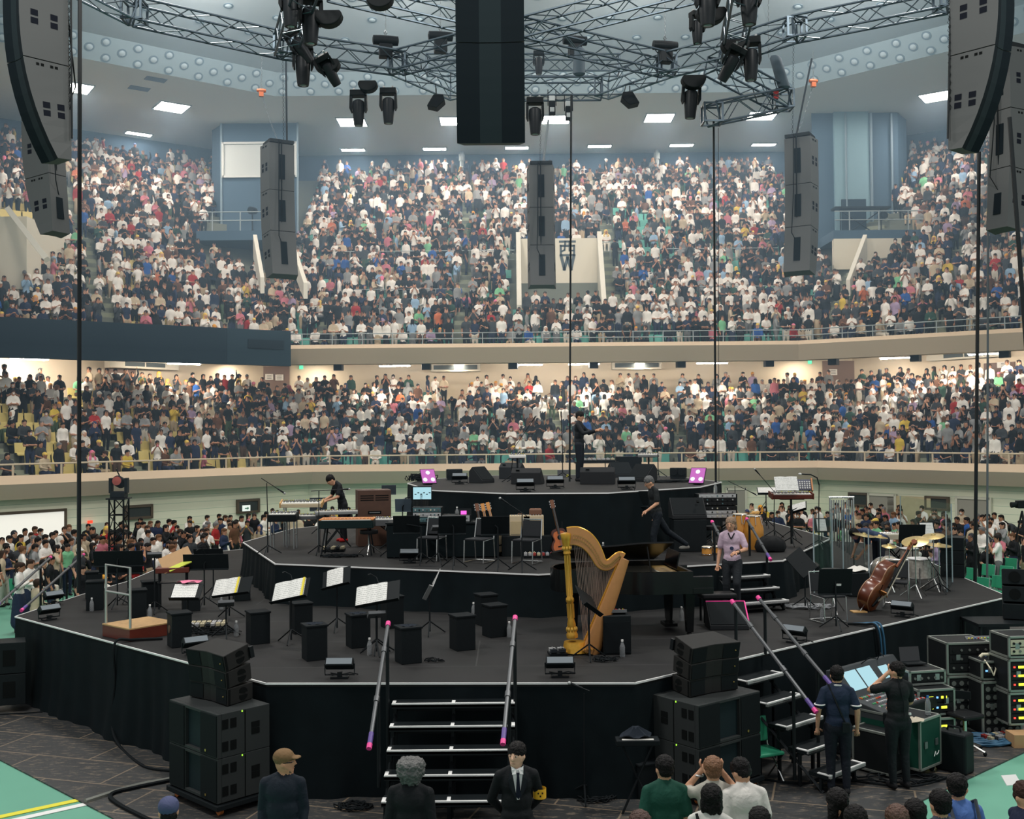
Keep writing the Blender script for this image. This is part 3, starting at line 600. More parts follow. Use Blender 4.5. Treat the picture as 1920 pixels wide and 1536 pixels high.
def fill(pl_,n,d,r,z0,region,aisles,gap=.50,occ=.92,sit=.14):
 for seg in range(len(pl_)-1):
  for k in range(n):
   o=offs(pl_,.4+d*(k+.55)); a,b=Vector(o[seg]),Vector(o[seg+1]); Ls=(b-a).length; tt=(b-a)/Ls; nn=Vector((-tt.y,tt.x)); a0=Vector(pl_[seg])
   u=.1
   while u<Ls-.1:
    u+=gap*(.84+.32*rng.random()); q=a+tt*u; s_=(q-a0).dot(tt)
    if any(sg==seg and abs(s_-au)<.45 for sg,au in aisles) and rng.random()<.5:continue
    oc=occ
    if region=='upper' and seg==1 and 9.6<q.x-0<14 and 0:oc=.5
    if region=='upper' and seg==1 and 3.0<q.x<9.0 and 9<=k<=16:oc=.62
    if region=='lower' and seg==0 and k<5:oc=.5 if s_<12.5 else .75
    if rng.random()>oc:continue
    p=q-nn*(rng.random()*.15)
    if region=='upper':
     if seg==1 and vxa-.7<p.x<vxb+.7 and vY-2.6<p.y<vY+(5.6 if False else 2.4):continue
     if-16.8<p.x<-11.8 and p.y>55.4:continue
     if 16.5<p.x<21.3 and p.y>54.0:continue
     if p.x<-20 and PX((p.x,p.y,z0+r*k+.8))[0]<85 and 385<PX((p.x,p.y,z0+r*k+.8))[1]<492:continue
    x,y=PX((p.x,p.y,z0+r*k+1.2))
    if not(-25<x<1945):continue
    seated=rng.random()<(sit+(.25 if k==0 else 0)); key=int(rng.choice(SITK)) if seated else int(rng.choice(len(KEYS),p=WEI/WEI.sum()))
    yaw=math.atan2(tt.y,tt.x)+rng.normal(0,.25)
    if rng.random()<.15:yaw+=rng.choice([math.pi,1.5,-1.5])
    SPOTS.append((p.x,p.y,z0+r*k,yaw,key,region,(seg,k)))
fill(LOW,NL,DL,RL,ZL0,'lower',AISLES['L'],.45,.93); fill(UP,NU,DU,RU,ZU0,'upper',AISLES['U'],.43,.94)

def floor_crowd(x0,x1,y0,y1,step,occ,region,look):
 y=y0; row=0
 while y<y1:
  x=x0
  while x<x1:
   q=Vector((x+rng.normal(0,.1),y+rng.normal(0,.1)))
   x+=step*(.85+.3*rng.random())
   if rng.random()>occ:continue
   inside=True
   for a,b in zip(LOW,LOW[1:]):
    t_=Vector((b[0]-a[0],b[1]-a[1])).normalized(); n_=Vector((-t_.y,t_.x))
    if(q-Vector(a)).dot(n_)>-.4:inside=False
   sx=PX((q.x,q.y,1.3))
   if not inside or not(-20<sx[0]<1940):continue
   key=int(rng.choice(SITK)) if rng.random()<.12 else int(rng.choice(len(KEYS),p=WEI/WEI.sum()))
   if dict(KEYS[key])['pose']in('wave',):key=0
   yaw=math.atan2(look[1]-q.y,look[0]-q.x)+math.pi/2+rng.normal(0,.5)
   SPOTS.append((q.x,q.y,.02 if abs(q.x)<11 and q.y<40 else 0.0,yaw,key,region,(0,row)))
  y+=step*1.25; row+=1
floor_crowd(-17.5,-9.9,31.0,47,.66,.9,'left floor',(1,27)); floor_crowd(-14.6,-10.4,26.6,31,.8,.7,'left floor',(1,27))
floor_crowd(11.8,19.0,31.5,46.5,.68,.9,'right floor',(1,27)); floor_crowd(6.5,11.8,41.5,47,.78,.85,'right floor',(1,27)); floor_crowd(-9.9,-6,42,47,.8,.85,'left floor',(1,27))
N_IND=268
order=[]
for i,s_ in enumerate(SPOTS):
 x,y=PX((s_[0],s_[1],s_[2]+1.3))
 vis=5<x<1915
 if s_[5]=='left floor' and x>500:vis=False
 if s_[5]=='right floor' and x<1400:vis=False
 if s_[5]=='upper':vis=False
 if vis:order.append((math.hypot(s_[0],s_[1]),i))
order.sort(); IND=set(i for _,i in order[:N_IND])

Vs,Fs,Cs,base=[],[],[],0
for i,(x,y,z,yaw,key,reg,row) in enumerate(SPOTS):
 if i in IND:continue
 V,Fa,part=template(KEYS[key],0); sc_=.93+.12*rng.random(); c,s_=math.cos(yaw),math.sin(yaw)
 info,pal=palette(); W=np.empty_like(V); W[:,0]=(V[:,0]*c-V[:,1]*s_)*sc_+x; W[:,1]=(V[:,0]*s_+V[:,1]*c)*sc_+y; W[:,2]=V[:,2]*sc_+z
 Vs.append(W); Fs.append(Fa+base); Cs.append(pal[part]); base+=len(V)
me=np_mesh('crowd',np.concatenate(Vs),np.concatenate(Fs),np.concatenate(Cs)); o=bpy.data.objects.new('crowd',me); COL.objects.link(o)
tag(o,'dense crowd of spectators filling the far rows of both stands','crowd',kind='stuff')
ORD='first second third fourth fifth sixth seventh eighth ninth tenth eleventh twelfth thirteenth fourteenth fifteenth sixteenth seventeenth eighteenth nineteenth twentieth'.split()
def ordw(n):return ORD[n-1]if n<=20 else('%s-%s'%({2:'twenty',3:'thirty',4:'forty',5:'fifty',6:'sixty',7:'seventy'}[n//10],ORD[n%10-1]) if n%10 else{3:'thirtieth',4:'fortieth',5:'fiftieth',6:'sixtieth',7:'seventieth'}[n//10])
rows={}
for i in sorted(IND,key=lambda i:PX((SPOTS[i][0],SPOTS[i][1],SPOTS[i][2]+1.3))[0]):
 s_=SPOTS[i]; rows.setdefault((s_[5],)+s_[6],[]).append(i)
used_labels=set()
for rk,ids in rows.items():
 for n_,i in enumerate(ids):
  x,y,z,yaw,key,reg,row=SPOTS[i]; V,Fa,part=template(KEYS[key],1); info,pal=palette(); sc_=.94+.1*rng.random()
  me=np_mesh('person',V*sc_,Fa,pal[part]); o=bpy.data.objects.new('person',me); COL.objects.link(o); o.location=(x,y,z); o.rotation_euler=(0,0,yaw)
  kw=dict(KEYS[key]); po={'down':'standing','clap':'clapping','phone':'photographing','low':'phone-holding','cross':'arms-folded','face':'hands-to-face','wave':'arm-raised','bend':'stooping','sit':'seated'}[kw['pose']]
  place={'lower':('rail row' if row[1]==0 else ordw(row[1]+1)+' row')+', '+('left','far','right','right')[row[0]]+' lower stand','left floor':ordw(row[1]+1)+' floor row left of stage','right floor':ordw(row[1]+1)+' floor row right of stage'}[reg]
  lab='%s person, %s top, %s, %s from left, %s'%(po,info[0][0],{'short':'short hair','bob':'bobbed hair','long':'long hair','cap':info[3][0]+' cap','hood':info[3][0]+' hood'}[kw['hair']],ordw(n_+1),place)
  while lab in used_labels:lab=lab.replace('person','spectator',1) if 'spectator' not in lab else lab+' again'
  used_labels.add(lab); tag(o,lab,'person',{'lower':'spectators in the lower stand','left floor':'spectators on the floor at left','right floor':'spectators on the floor at right'}[reg])

def seat_mesh(c1,c2,nm):
 m=MB(); m.box((0,.2,.62),(.46,.05,.40),RX(R(-8))); m.box((0,.06,.40),(.44,.36,.05),RX(R(20))); m.use(1); m.box((0,.1,.18),(.06,.28,.36)); m.box((-.22,.12,.4),(.03,.2,.06)); m.box((.22,.12,.4),(.03,.2,.06))
 return m.build(nm,[mat('seat_shell_%d'%(c1[0]*999),c1,.5),mat('seat_leg',c2,.6)],bevel=.012)
SEATC={'yellow':S(216,198,124),'teal':S(84,166,152),'pale grey':S(176,176,166)}
SEATP={k:seat_mesh(c,S(60,62,60),'stadium_seat') for k,c in SEATC.items()}
for o in SEATP.values():COL.objects.unlink(o)
cand=[]; taken={}
for i,s_ in enumerate(SPOTS):taken.setdefault((round(s_[0]),round(s_[1])),[]).append(s_)
SV={k:[]for k in SEATC}
for pl_,n,d,r,z0,reg,ais in((LOW,NL,DL,RL,ZL0,'lower',AISLES['L']),(UP,NU,DU,RU,ZU0,'upper',AISLES['U'])):
 for seg in range(len(pl_)-1):
  for k in range(n):
   o=offs(pl_,.4+d*(k+.72)); a,b=Vector(o[seg]),Vector(o[seg+1]); Ls=(b-a).length; tt=(b-a)/Ls; ang=math.atan2(tt.y,tt.x); a0=Vector(pl_[seg]); u=.35
   while u<Ls-.3:
    q=a+tt*u; u+=.52; s_=(q-a0).dot(tt)
    if any(sg==seg and abs(s_-au)<.7 for sg,au in ais):continue
    if reg=='upper' and((seg==1 and vxa-.6<q.x<vxb+.6 and vY-2.6<q.y<vY+5.3) or(-17.4<q.x<-11.9 and q.y>55.2) or(16.5<q.x<22.4 and q.y>53.8)):continue
    x,y=PX((q.x,q.y,z0+r*k+.6))
    if not(-20<x<1940):continue
    col='yellow' if(x<560 and seg==0) else('teal' if x<1540 else 'pale grey')
    near=min([math.hypot(t[0]-q.x,t[1]-q.y) for dx in(-1,0,1) for dy in(-1,0,1) for t in taken.get((round(q.x)+dx,round(q.y)+dy),[])]+[9])
    cand.append((-(near>.42),math.hypot(q.x,q.y),q.x,q.y,z0+r*k,ang,col,reg,k,seg))
cand.sort()
for c in cand[:290]:
 o=SEATP[c[6]].copy(); COL.objects.link(o); o.location=c[2:5]; o.rotation_euler=(0,0,c[5])
 g='%s folding seats, %s, %s stand'%(c[6],'front row' if c[8]==0 else ordw(c[8]+1)+' row',('left','far','right','right')[c[9]]+' '+c[7])
 tag(o,g.replace('seats','seat'),'seat',g)
for col in SEATC:
 Sv,Sf,n0=[],[],0
 src=SEATP[col].data; BV=np.empty(len(src.vertices)*3); src.vertices.foreach_get('co',BV); BV=BV.reshape(-1,3); BF=[tuple(p.vertices) for p in src.polygons]
 for c in cand[290:]:
  if c[6]!=col:continue
  cs,sn=math.cos(c[5]),math.sin(c[5]); W=np.stack([BV[:,0]*cs-BV[:,1]*sn+c[2],BV[:,0]*sn+BV[:,1]*cs+c[3],BV[:,2]+c[4]],1)
  Sv.append(W); Sf+=[tuple(i+n0 for i in f) for f in BF]; n0+=len(BV)
 SV[col]=(np.concatenate(Sv),Sf,[p.material_index for p in src.polygons]*len(Sv)) if Sv else None
allv,allf,alli,n0,ms=[],[],[],0,[]
for q,col in enumerate(SEATC):
 if SV[col]is None:continue
 ms+=list(SEATP[col].data.materials); allv.append(SV[col][0]); allf+=[tuple(i+n0 for i in f) for f in SV[col][1]]; alli+=[i+len(ms)-2 for i in SV[col][2]]; n0+=len(SV[col][0])
me=bpy.data.meshes.new('seat_rows'); me.from_pydata(np.concatenate(allv).tolist(),[],allf); [me.materials.append(m) for m in ms]; me.polygons.foreach_set('material_index',alli); me.update()
o=bpy.data.objects.new('seat_rows',me); COL.objects.link(o); tag(o,'remaining folding seats mostly hidden behind the standing spectators','seats',kind='stuff')
# ------------------------------------------------------------------ the three-level stage
def deck_mat():
 m=bpy.data.materials.new('stage_deck_sheets'); m.use_nodes=True; nt=m.node_tree; b=nt.nodes['Principled BSDF']; b.inputs['Roughness'].default_value=.7; b.inputs['Specular IOR Level'].default_value=.2
 tc=nt.nodes.new('ShaderNodeTexCoord'); br=nt.nodes.new('ShaderNodeTexBrick'); br.inputs['Scale'].default_value=1; br.inputs['Brick Width'].default_value=9.0; br.inputs['Row Height'].default_value=1.9; br.inputs['Mortar Size'].default_value=.012
 br.inputs['Color1'].default_value=(.0165,.0175,.0178,1); br.inputs['Color2'].default_value=(.0185,.0192,.0192,1); br.inputs['Mortar'].default_value=(.036,.036,.034,1); nt.links.new(tc.outputs['Object'],br.inputs['Vector'])
 n=nt.nodes.new('ShaderNodeTexNoise'); n.inputs['Scale'].default_value=1.3; n.inputs['Detail'].default_value=6; nt.links.new(tc.outputs['Object'],n.inputs['Vector'])
 mx_=nt.nodes.new('ShaderNodeMix'); mx_.data_type='RGBA'; mx_.blend_type='MULTIPLY'; mx_.inputs['Factor'].default_value=.5; nt.links.new(br.outputs['Color'],mx_.inputs['A']); nt.links.new(n.outputs['Color'],mx_.inputs['B'])
 hs=nt.nodes.new('ShaderNodeHueSaturation'); hs.inputs['Saturation'].default_value=.15; hs.inputs['Value'].default_value=1.35; nt.links.new(mx_.outputs['Result'],hs.inputs['Color']); nt.links.new(hs.outputs[0],b.inputs['Base Color']); return m
DECKM=deck_mat()
def platform(label,pts,z,zf,name='stage_platform'):
 pts=[Vector((p[0],p[1])) for p in pts]; c=sum(pts,Vector((0,0)))/len(pts); t=thing(name,label,'stage',(c.x,c.y,zf)); q=[p-c for p in pts]; n=len(q); h=z-zf
 MB().prism([tuple(p) for p in q],h-.07,h).build('deck',DECKM,t)
 e=MB()
 for i in range(n):
  a,b=q[i],q[(i+1)%n]; d=(b-a).normalized(); o=Vector((d.y,-d.x))*.012; ang=math.atan2(d.y,d.x); m_=(a+b)/2+o
  e.box((m_.x,m_.y,h-.008),((b-a).length+.02,.022,.024),RZ(ang))
 e.build('edge_trim',ALU,t)
 s=MB(); top,bot,mid=[],[],[]; rr=random.Random(label); k=0
 for i in range(n):
  a,b=q[i],q[(i+1)%n]; L=(b-a).length; d=(b-a)/L; o=Vector((d.y,-d.x)); m_=max(2,int(L/.07))
  for j in range(m_):
   u=j/m_; k+=1; p=a+(b-a)*u; f=math.sin(k*.9+2*math.sin(k*.13))*.02+math.sin(k*.21)*.03*(1+math.sin(k*.05))
   e_=min(1,6*min(u,1-u)+.25)
   top.append((*(p+o*(.012+.3*f*e_*.2)),h-.05)); mid.append((*(p+o*(.03+f*e_*.7)),h*.45)); bot.append((*(p+o*(.07+f*1.3*e_+.03*math.sin(k*.037))),.0))
 s.rings([bot,mid,top],cap=False); s.build('skirt',CLOTH,t,smooth=True); return t
LOWP=[P(500,1281,ZL),P(1190,1280,ZL),P(1890,1119,ZL),P(1798,1080,ZL),Vector((11,31,0)),Vector((5,35.5,0)),Vector((-4,35.5,0)),Vector((-9,30,0)),P(238,1091,ZL),P(155,1115,ZL),P(30,1156,ZL)]
platform('wide lowest black-skirted stage platform with a silver edge',LOWP,ZL,.02)
MIDP=[P(517,1057,ZM),P(1010,1077,ZM),P(1467,1051,ZM),P(1556,1010,ZM),Vector((7.2,30,0)),Vector((4,33.5,0)),Vector((-3,33.5,0)),Vector((-6,29,0)),P(457,1017,ZM)]
platform('middle black-skirted stage platform carrying keyboards and chairs',MIDP,ZM,ZL)
TOPP=[P(806,919,ZT),P(950,925,ZT),P(1140,924,ZT),P(1312,913,ZT),P(1352,904,ZT),Vector((4.6,30.5,0)),Vector((2.5,32.2,0)),Vector((-.5,32.2,0)),Vector((-2.4,30,0)),P(765,906,ZT)]
platform('highest small stage platform in the centre',TOPP,ZT,ZM)

def stairs(label,loc,rz,width,n,rise,run,split=True,z0=0.0,name='stage_stairs'):
 t=thing(name,label,'stairs',loc,rz); m=MB(); ed=MB(); fr=MB()
 for k in range(n):
  z=rise*(n-k); y=-run*(k+.5); m.box((0,y,z-.03),(width,run,.05))
  for sx in((-width/2+.02,0,width/2-.02) if split else(-width/2+.02,width/2-.02)):ed.box((sx,y-run*.18,z),(.045,run*.6,.012))
  ed.box((0,y-run/2+.015,z-.012),(width,.03,.05))
  if z>.1:fr.box((0,y+run*.45,z-rise*.6),(width*.96,.02,.05))
 for sx in(-width/2+.03,0,width/2-.03) if split else(-width/2+.03,width/2-.03):
  fr.tube([(sx,0,rise*n-.05),(sx,-run*n+run*.4,0)],.025,4)
  for k in range(0,n,1):fr.box((sx,-run*(k+.5),(rise*(n-k))/2-.03),(.04,.04,rise*(n-k)-.06))
 m.build('treads',BLACK,t); ed.build('tread_edges',ALU,t); fr.build('frame',DARKM,t); return t
stairs('wide double flight of black stairs at the front of the stage',(-.8,P(845,1281,ZL).y-.03,.02),0,1.6,6,(ZL)/7,.29)
e0,e1=LOWP[1],LOWP[2]; ed=(e1-e0).normalized(); eang=math.atan2(ed.y,ed.x)
sp_=e0+(P(1395,1232,ZL)-e0).project(ed); sp_=sp_+Vector((ed.y,-ed.x,0))*.04
stairs('narrow flight of black stairs up to the stage beside the right speaker stack',(sp_.x,sp_.y,.02),eang,.85,5,ZL/6,.33,False)
g0,g1=MIDP[1],MIDP[2]; gd=(g1-g0).normalized(); gang=math.atan2(gd.y,gd.x); sp2=P(1385,1058,ZM)+Vector((gd.y,-gd.x,0))*.05
stairs('three black steps from the lowest to the middle platform',(sp2.x,sp2.y,ZL),gang,.95,3,(ZM-ZL)/4,.3,False)
STEPS_AT=sp2
HANDR=mat('handrail_grey',(.11,.115,.12),.4,.5); PURP=mat('purple_grip',S(92,70,140),.5); PINKE=mat('pink_end',S(236,70,150),.5)
def handrail(label,a,b,posts,pink=True):
 t=thing('handrail',label,'handrail',(a.x,a.y,a.z)); a_,b_=Vector((0,0,0)),b-a; m=MB(); m.tube([a_,b_],.026,8)
 for f_ in(.22,.62):p=a_.lerp(b_,f_); q=a_.lerp(b_,f_+.04); m.tube([p,q],.036,8)
 m.build('rail_bar',HANDR,t)
 if pink:
  d=b_.normalized(); [MB().tube(e_,.033,8).build('end_cap',PINKE,t) for e_ in([a_-d*.01,a_+d*.06],[b_-d*.06,b_+d*.01])]; g=MB(); g.tube([b_-d*.22,b_-d*.06],.03,8); g.build('grip',PURP,t)
 for p in posts:z0,fr_=p[1],p[0]; q=a_.lerp(b_,fr_); MB().cyl((q.x,q.y,z0-a.z),q,.024).build('post',DARKM,t)
 return t
handrail('left silver stair rail with pink ends at the front stairs',PY(728,1168,14.15),PY(692,1403,12.5),((.06,.02),(.55,.5)))
handrail('right silver stair rail with pink ends at the front stairs',PY(966,1157,14.15),PY(943,1395,12.5),((.06,.02),(.55,.5)))
n_=Vector((ed.y,-ed.x,0))
def diag_rail(label,pa,pb,base,posts):
 q0=e0+(P(base,1232,ZL)-e0).project(ed); Ya,Yb=(q0-n_*.25).y,(q0+n_*1.75).y
 return handrail(label,PY(*pa,Ya),PY(*pb,Yb),posts)
diag_rail('lower stair rail with a pink end beside the right speaker stack',(1372,1127),(1530,1335),1340,((.05,ZL),(.75,.1)))
diag_rail('farther stair rail with a pink end beside the mixing desk',(1421,1120),(1563,1290),1440,((.1,ZL),(.8,.1)))
handrail('left rail of the steps up to the middle platform',PY(1335,978,21.2),PY(1378,1060,19.9),((.1,ZM),))
handrail('right rail of the steps up to the middle platform',PY(1400,973,22.0),PY(1445,1050,20.6),((.12,ZM),(.85,ZL)))
handrail('front rail of the side stairs at the far left edge of the stage',PY(95,1045,22.5),PY(-10,1140,19.6),((.2,.02),))
handrail('back rail of the side stairs at the far left edge of the stage',PY(157,1040,23.5),PY(40,1145,20.6),((.3,.02),))
# ------------------------------------------------------------------ things on the stage
def cajon(label,px,py,hpx,rz=.5,hole=None,z=ZL,cloth=False,g='wooden box drums on the stage'):
 q=P(px,py,z); h=hpx*q.y/F; w=.31
 t=thing('cajon',label,'box drum',(q.x,q.y+.2,z),rz,g)
 MB().box((0,0,h/2-.01),(w,w,h-.02)).build('body',BLACK,t,bevel=.008); MB().box((0,0,h-.012),(w+.03,w+.03,.03)).build('seat',BLACKM,t,bevel=.006)
 if hole is not None:
  m=MB(); m.lathe([(.062,0),(.062,.012)],18); o=m.build('sound_hole',mat('hole_wood',S(86,62,44),.6),t)
  o.location,o.rotation_euler=(((-w/2+.002,0,h*.52),(0,R(-90),0)) if hole=='l' else((w/2-.002,0,h*.52),(0,R(90),0)) if hole=='r' else((0,-w/2+.002,h*.52),(R(90),0,0)))
 if cloth:
  m=MB(); m.rings([[((.12+.02*math.sin(3*a))*s_*math.cos(a),.1*s_*math.sin(a),.006+.015*(1-s_)+.006*math.sin(5*a)) for a in[2*math.pi*k/18 for k in range(18)]]for s_ in(1.0,.7,.3)]); o=m.build('folded_cloth',mat('dark_towel',S(34,40,48),.9),loc=(q.x,q.y+.2,z+h+.002))
  tag(o,'dark folded cloth on the box drum '+(label.split('cloth')[1].strip(', ') if 'cloth' in label else 'beside the left stair rail'),'cloth')
 return t
for a in(('black box drum with a wavy hole right beside the wooden podium',329,1216,64,.55,'f'),('black box drum in the left group, hole to the right',478,1210,60,.5,'f2'),('black box drum half behind the big score stand with yellow tab',560,1190,57,.5,None),('black box drum with a cloth, left of the front middle stand',585,1241,66,.45,'r',ZL,True),('black box drum with a cloth under the stand with three white pages',668,1217,62,.45,'r',ZL,True),('tall black box drum behind the stand with three white pages',733,1180,60,.5,'r'),('nearest black box drum, beside the left stair rail',763,1247,68,.45,'r',ZL,True),('black box drum alone in the middle of the floor, hole to the right',866,1222,65,.45,'r'),('black box drum standing in front of its twin near the right stair rail',927,1197,60,.5,'r'),('rearmost black box drum by the middle platform skirt',911,1175,58,.45,None),('black box drum with a bottle in front, at the far left of the stage',171,1146,54,.3,None),('black box drum behind another at the far left edge',169,1124,50,.3,None),('black box drum behind the podium rail',250,1160,52,.4,None),('black box drum right behind the podium',275,1140,48,.4,None),('low black box drum behind the white score with the pink cloth',352,1148,40,.4,None),('black box drum under the left score with a yellow edge',448,1128,30,.4,None)):
 a=list(a); a[5]={'f':'l','f2':'r'}.get(a[5],a[5]); cajon(*a)
cajon('black box drum standing on the floor behind the green-shirted person',1213,1500,64,.35,'l',0.02,False,None)
def tripod(m,z,r=.28,h=.22):
 for k in range(3):a=2.1*k+.5; m.tube([(0,0,h),(r*math.cos(a),r*math.sin(a),.015)],.012,5)
def music_stand(label,base,desk,z,w=.5,h=.34,rz=0.0,tilt=25,g='music stands on the stage',light=False,m=None,roll=0.0):
 q=P(*base,z); d=PY(*desk,q.y); t=thing('music_stand',label,'music stand',(q.x,q.y,z),0,g); p=MB(); tripod(p,z); p.build('tripod',DARKM,t)
 MB().tube([(0,0,.05),(0,0,d.z-z-.05),(d.x-q.x,0,d.z-z)],.014,6).build('pole',DARKM,t)
 b=MB(); b.box((0,0,0),(w,.012,h)); b.box((0,-.03,-h/2),(w,.07,.012)); o=b.build('desk',m or BLACK,t,bevel=.003); M_=Matrix.Translation((d.x-q.x,0,d.z-z))@RZ(rz)@RY(roll)@RX(R(-tilt)); o.matrix_local=M_
 if light:
  l=MB(); l.tube([(0,.0,h/2),(-.04,-.02,h/2+.12),(-.1,-.1,h/2+.14)],.006,5); l.tube([(-.1,-.1,h/2+.14),(-.14,-.12,h/2+.12)],.013,6); lo_=l.build('clip_lamp',DARKM,t); lo_.matrix_local=M_
 return t,Matrix.Translation((q.x,q.y,z))@M_
SCORE=None
def score_mat():
 m=bpy.data.materials.new('printed_score'); m.use_nodes=True; nt=m.node_tree; b=nt.nodes['Principled BSDF']; b.inputs['Roughness'].default_value=.8
 tc=nt.nodes.new('ShaderNodeTexCoord'); sp=nt.nodes.new('ShaderNodeSeparateXYZ'); nt.links.new(tc.outputs['Object'],sp.inputs[0])
 a=nt.nodes.new('ShaderNodeMath'); a.operation='MODULO'; a.inputs[1].default_value=.036; ad=nt.nodes.new('ShaderNodeMath'); ad.inputs[1].default_value=1.0; nt.links.new(sp.outputs['Z'],ad.inputs[0]); nt.links.new(ad.outputs[0],a.inputs[0])
 lt=nt.nodes.new('ShaderNodeMath'); lt.operation='LESS_THAN'; lt.inputs[1].default_value=.012; nt.links.new(a.outputs[0],lt.inputs[0])
 n=nt.nodes.new('ShaderNodeTexNoise'); n.inputs['Scale'].default_value=60; nt.links.new(tc.outputs['Object'],n.inputs['Vector']); g=nt.nodes.new('ShaderNodeMath'); g.operation='GREATER_THAN'; g.inputs[1].default_value=.47; nt.links.new(n.outputs['Fac'],g.inputs[0])
 mu=nt.nodes.new('ShaderNodeMath'); mu.operation='MULTIPLY'; nt.links.new(lt.outputs[0],mu.inputs[0]); nt.links.new(g.outputs[0],mu.inputs[1])
 mx_=nt.nodes.new('ShaderNodeMix'); mx_.data_type='RGBA'; mx_.inputs['A'].default_value=(.80,.79,.75,1); mx_.inputs['B'].default_value=(.42,.42,.4,1); nt.links.new(mu.outputs[0],mx_.inputs['Factor']); nt.links.new(mx_.outputs['Result'],b.inputs['Base Color']); return m
SCORE=score_mat(); YPAGE=mat('yellow_tab',S(235,215,70),.7)
def score(label,M,w,h,pages=2,tab=False,dx=0,book=True):
 m=MB(); th=.03 if book else .006
 pw=w/pages
 for i in range(pages):
  x=dx-w/2+pw*(i+.5); b_=.012 if book else .002
  m.rings([[(x-pw/2+pw*u,-.01-th*(.35+.65*math.sin(math.pi*(.1+.8*u))),zz) for u in(0,.15,.3,.5,.7,.85,1)]+[(x+pw/2,-.008,zz),(x-pw/2,-.008,zz)]for zz in(-h/2,h/2)])
 t=m.build('sheet_music',[SCORE])
 t.matrix_world=M; tag(t,label,'sheet music','open scores on the stands')
 if tab:MB().box((dx+w/2-.02,-.03,0),(.035,.03,h)).build('yellow_edge',YPAGE,t)
 return t
_,M=music_stand('music stand with white sheets and a pink cloth on top',(352,1191),(350,1110),ZL,.50,.36,.0,50); score('white printed sheets on the stand with the pink cloth',M,.40,.32,2,False,-.03,False)
pk=MB(); pk.rings([[(.2*s_*math.cos(a)*(1+.2*math.sin(3*a)),.07*s_*math.sin(a),.03*(1.2-s_)+.02*math.sin(4*a)*s_) for a in[2*math.pi*k/24 for k in range(24)]]for s_ in(1,.8,.5,.2)]); q=M@Vector((0,-.02,.2)); o=pk.build('pink_cloth',mat('pink_towel',S(232,130,160),.9,bump=.3,scale=20),smooth=True,loc=q); tag(o,'crumpled pink cloth lying over the top of a music stand','cloth')
_,M=music_stand('music stand holding the left open score with a yellow edge',(430,1160),(437,1101),ZL,.74,.36,-.25,40,roll=-.15); score('left open score with a yellow edge',M,.5,.36,2,True,-.13)
_,M=music_stand('music stand holding the middle open score with a yellow edge',(546,1206),(545,1108),ZL,.66,.36,-.3,40,light=True,roll=-.22); score('middle open score with a yellow edge and clips',M,.56,.36,2,True,-.02)
_,M=music_stand('music stand with a narrow white score before the platform skirt',(632,1183),(631,1084),ZL,.52,.34,-.25,35,roll=-.25); score('narrow open white score in front of the platform skirt',M,.30,.33,1,False,-.02)
_,M=music_stand('music stand with three white pages and a clip lamp',(707,1225),(709,1114),ZL,.70,.36,-.2,40,light=True,roll=-.2); score('three white printed pages with a lamp cord across',M,.5,.34,3,False,-.1)
_,M=music_stand('music stand seen edge-on between two box drums',(806,1190),(812,1096),ZL,.5,.36,-1.2,30,m=mat('pale_desk',S(170,170,168),.6),roll=-.6)
_,M=music_stand('black music stand standing in front of the harp strings',(1105,1236),(1102,1127),ZL,.5,.36,.9,40,roll=.5)
_,M=music_stand('black music stand with a white label beside the double bass',(1568,1180),(1566,1090),ZL,.56,.44,.0,-14); MB().box((0,0,0),(.1,.004,.035)).build('label_plate',WHITEP).matrix_world=M@T(.05,-.012,-.06)
lp=bpy.data.objects['label_plate']; lp.parent=_; lp.matrix_parent_inverse=_.matrix_world.inverted() if _.matrix_world!=I4 else Matrix.Translation(-_.location)
_,M=music_stand('slanted music stand with a lamp at the right end of the platform',(1510,1142),(1503,1055),ZL,.52,.34,-.9,35,roll=.7)
for lab,base,desk,w in(('long double music stand nearest the left edge of the stage',(220,1140),(222,1047),.95),('long double music stand behind the podium rail',(240,1130),(226,1061),.86),('long double music stand right of the cardboard box',(383,1140),(386,1053),.86),('long double music stand behind its twin right of the cardboard',(400,1120),(391,1042),.6)):
 music_stand(lab,base,desk,ZL,w,.3,.06,-15,light=True)
for lab,base,desk in(('black music stand in front of the wood-topped piano',(790,1058),(762,983)),('black music stand left of the middle chair',(851,1066),(848,984)),('black music stand right of the middle chair',(934,1070),(928,985)),('black music stand near the acoustic guitar stage right',(1117,1010),(1117,972)),):
 music_stand(lab,base,desk,ZM,.52,.36,.1,-20)
_,M=music_stand('tall black music stand beside the walking man in black',(1193,1030),(1190,935),ZM,.6,.34,.0,-18,light=True)
_,M=music_stand('silver-grey music desk on the organ, printed with a small name',(755,1003),(757,947),ZM,.44,.32,0,-15,m=mat('grey_desk',S(96,112,124),.35,.3))
_,M=music_stand('grey music desk beside the synthesizer keyboard',(600,1003),(597,945),ZM,.44,.34,.25,-18,m=mat('grey_desk2',S(74,82,88),.4,.2)); music_stand('far grey music desk behind the brown cabinet',(730,985),(729,918),ZM,.4,.26,.1,-20,m=mat('grey_desk2',(.07,.08,.09),.4))
_,M=music_stand('music stand with white pages at right beside the congas',(1437,990),(1438,921),ZM,.5,.3,-.1,55); score('bright white pages on the stand beside the congas',M,.46,.28,2,False,0,False)
_,M=music_stand('dark stand with white pages at the right end of the middle platform',(1487,1010),(1497,952),ZM,.4,.3,-.5,50,roll=-.3); score('white pages with a green edge at the right end of the middle platform',M,.36,.28,1,False,0,False)
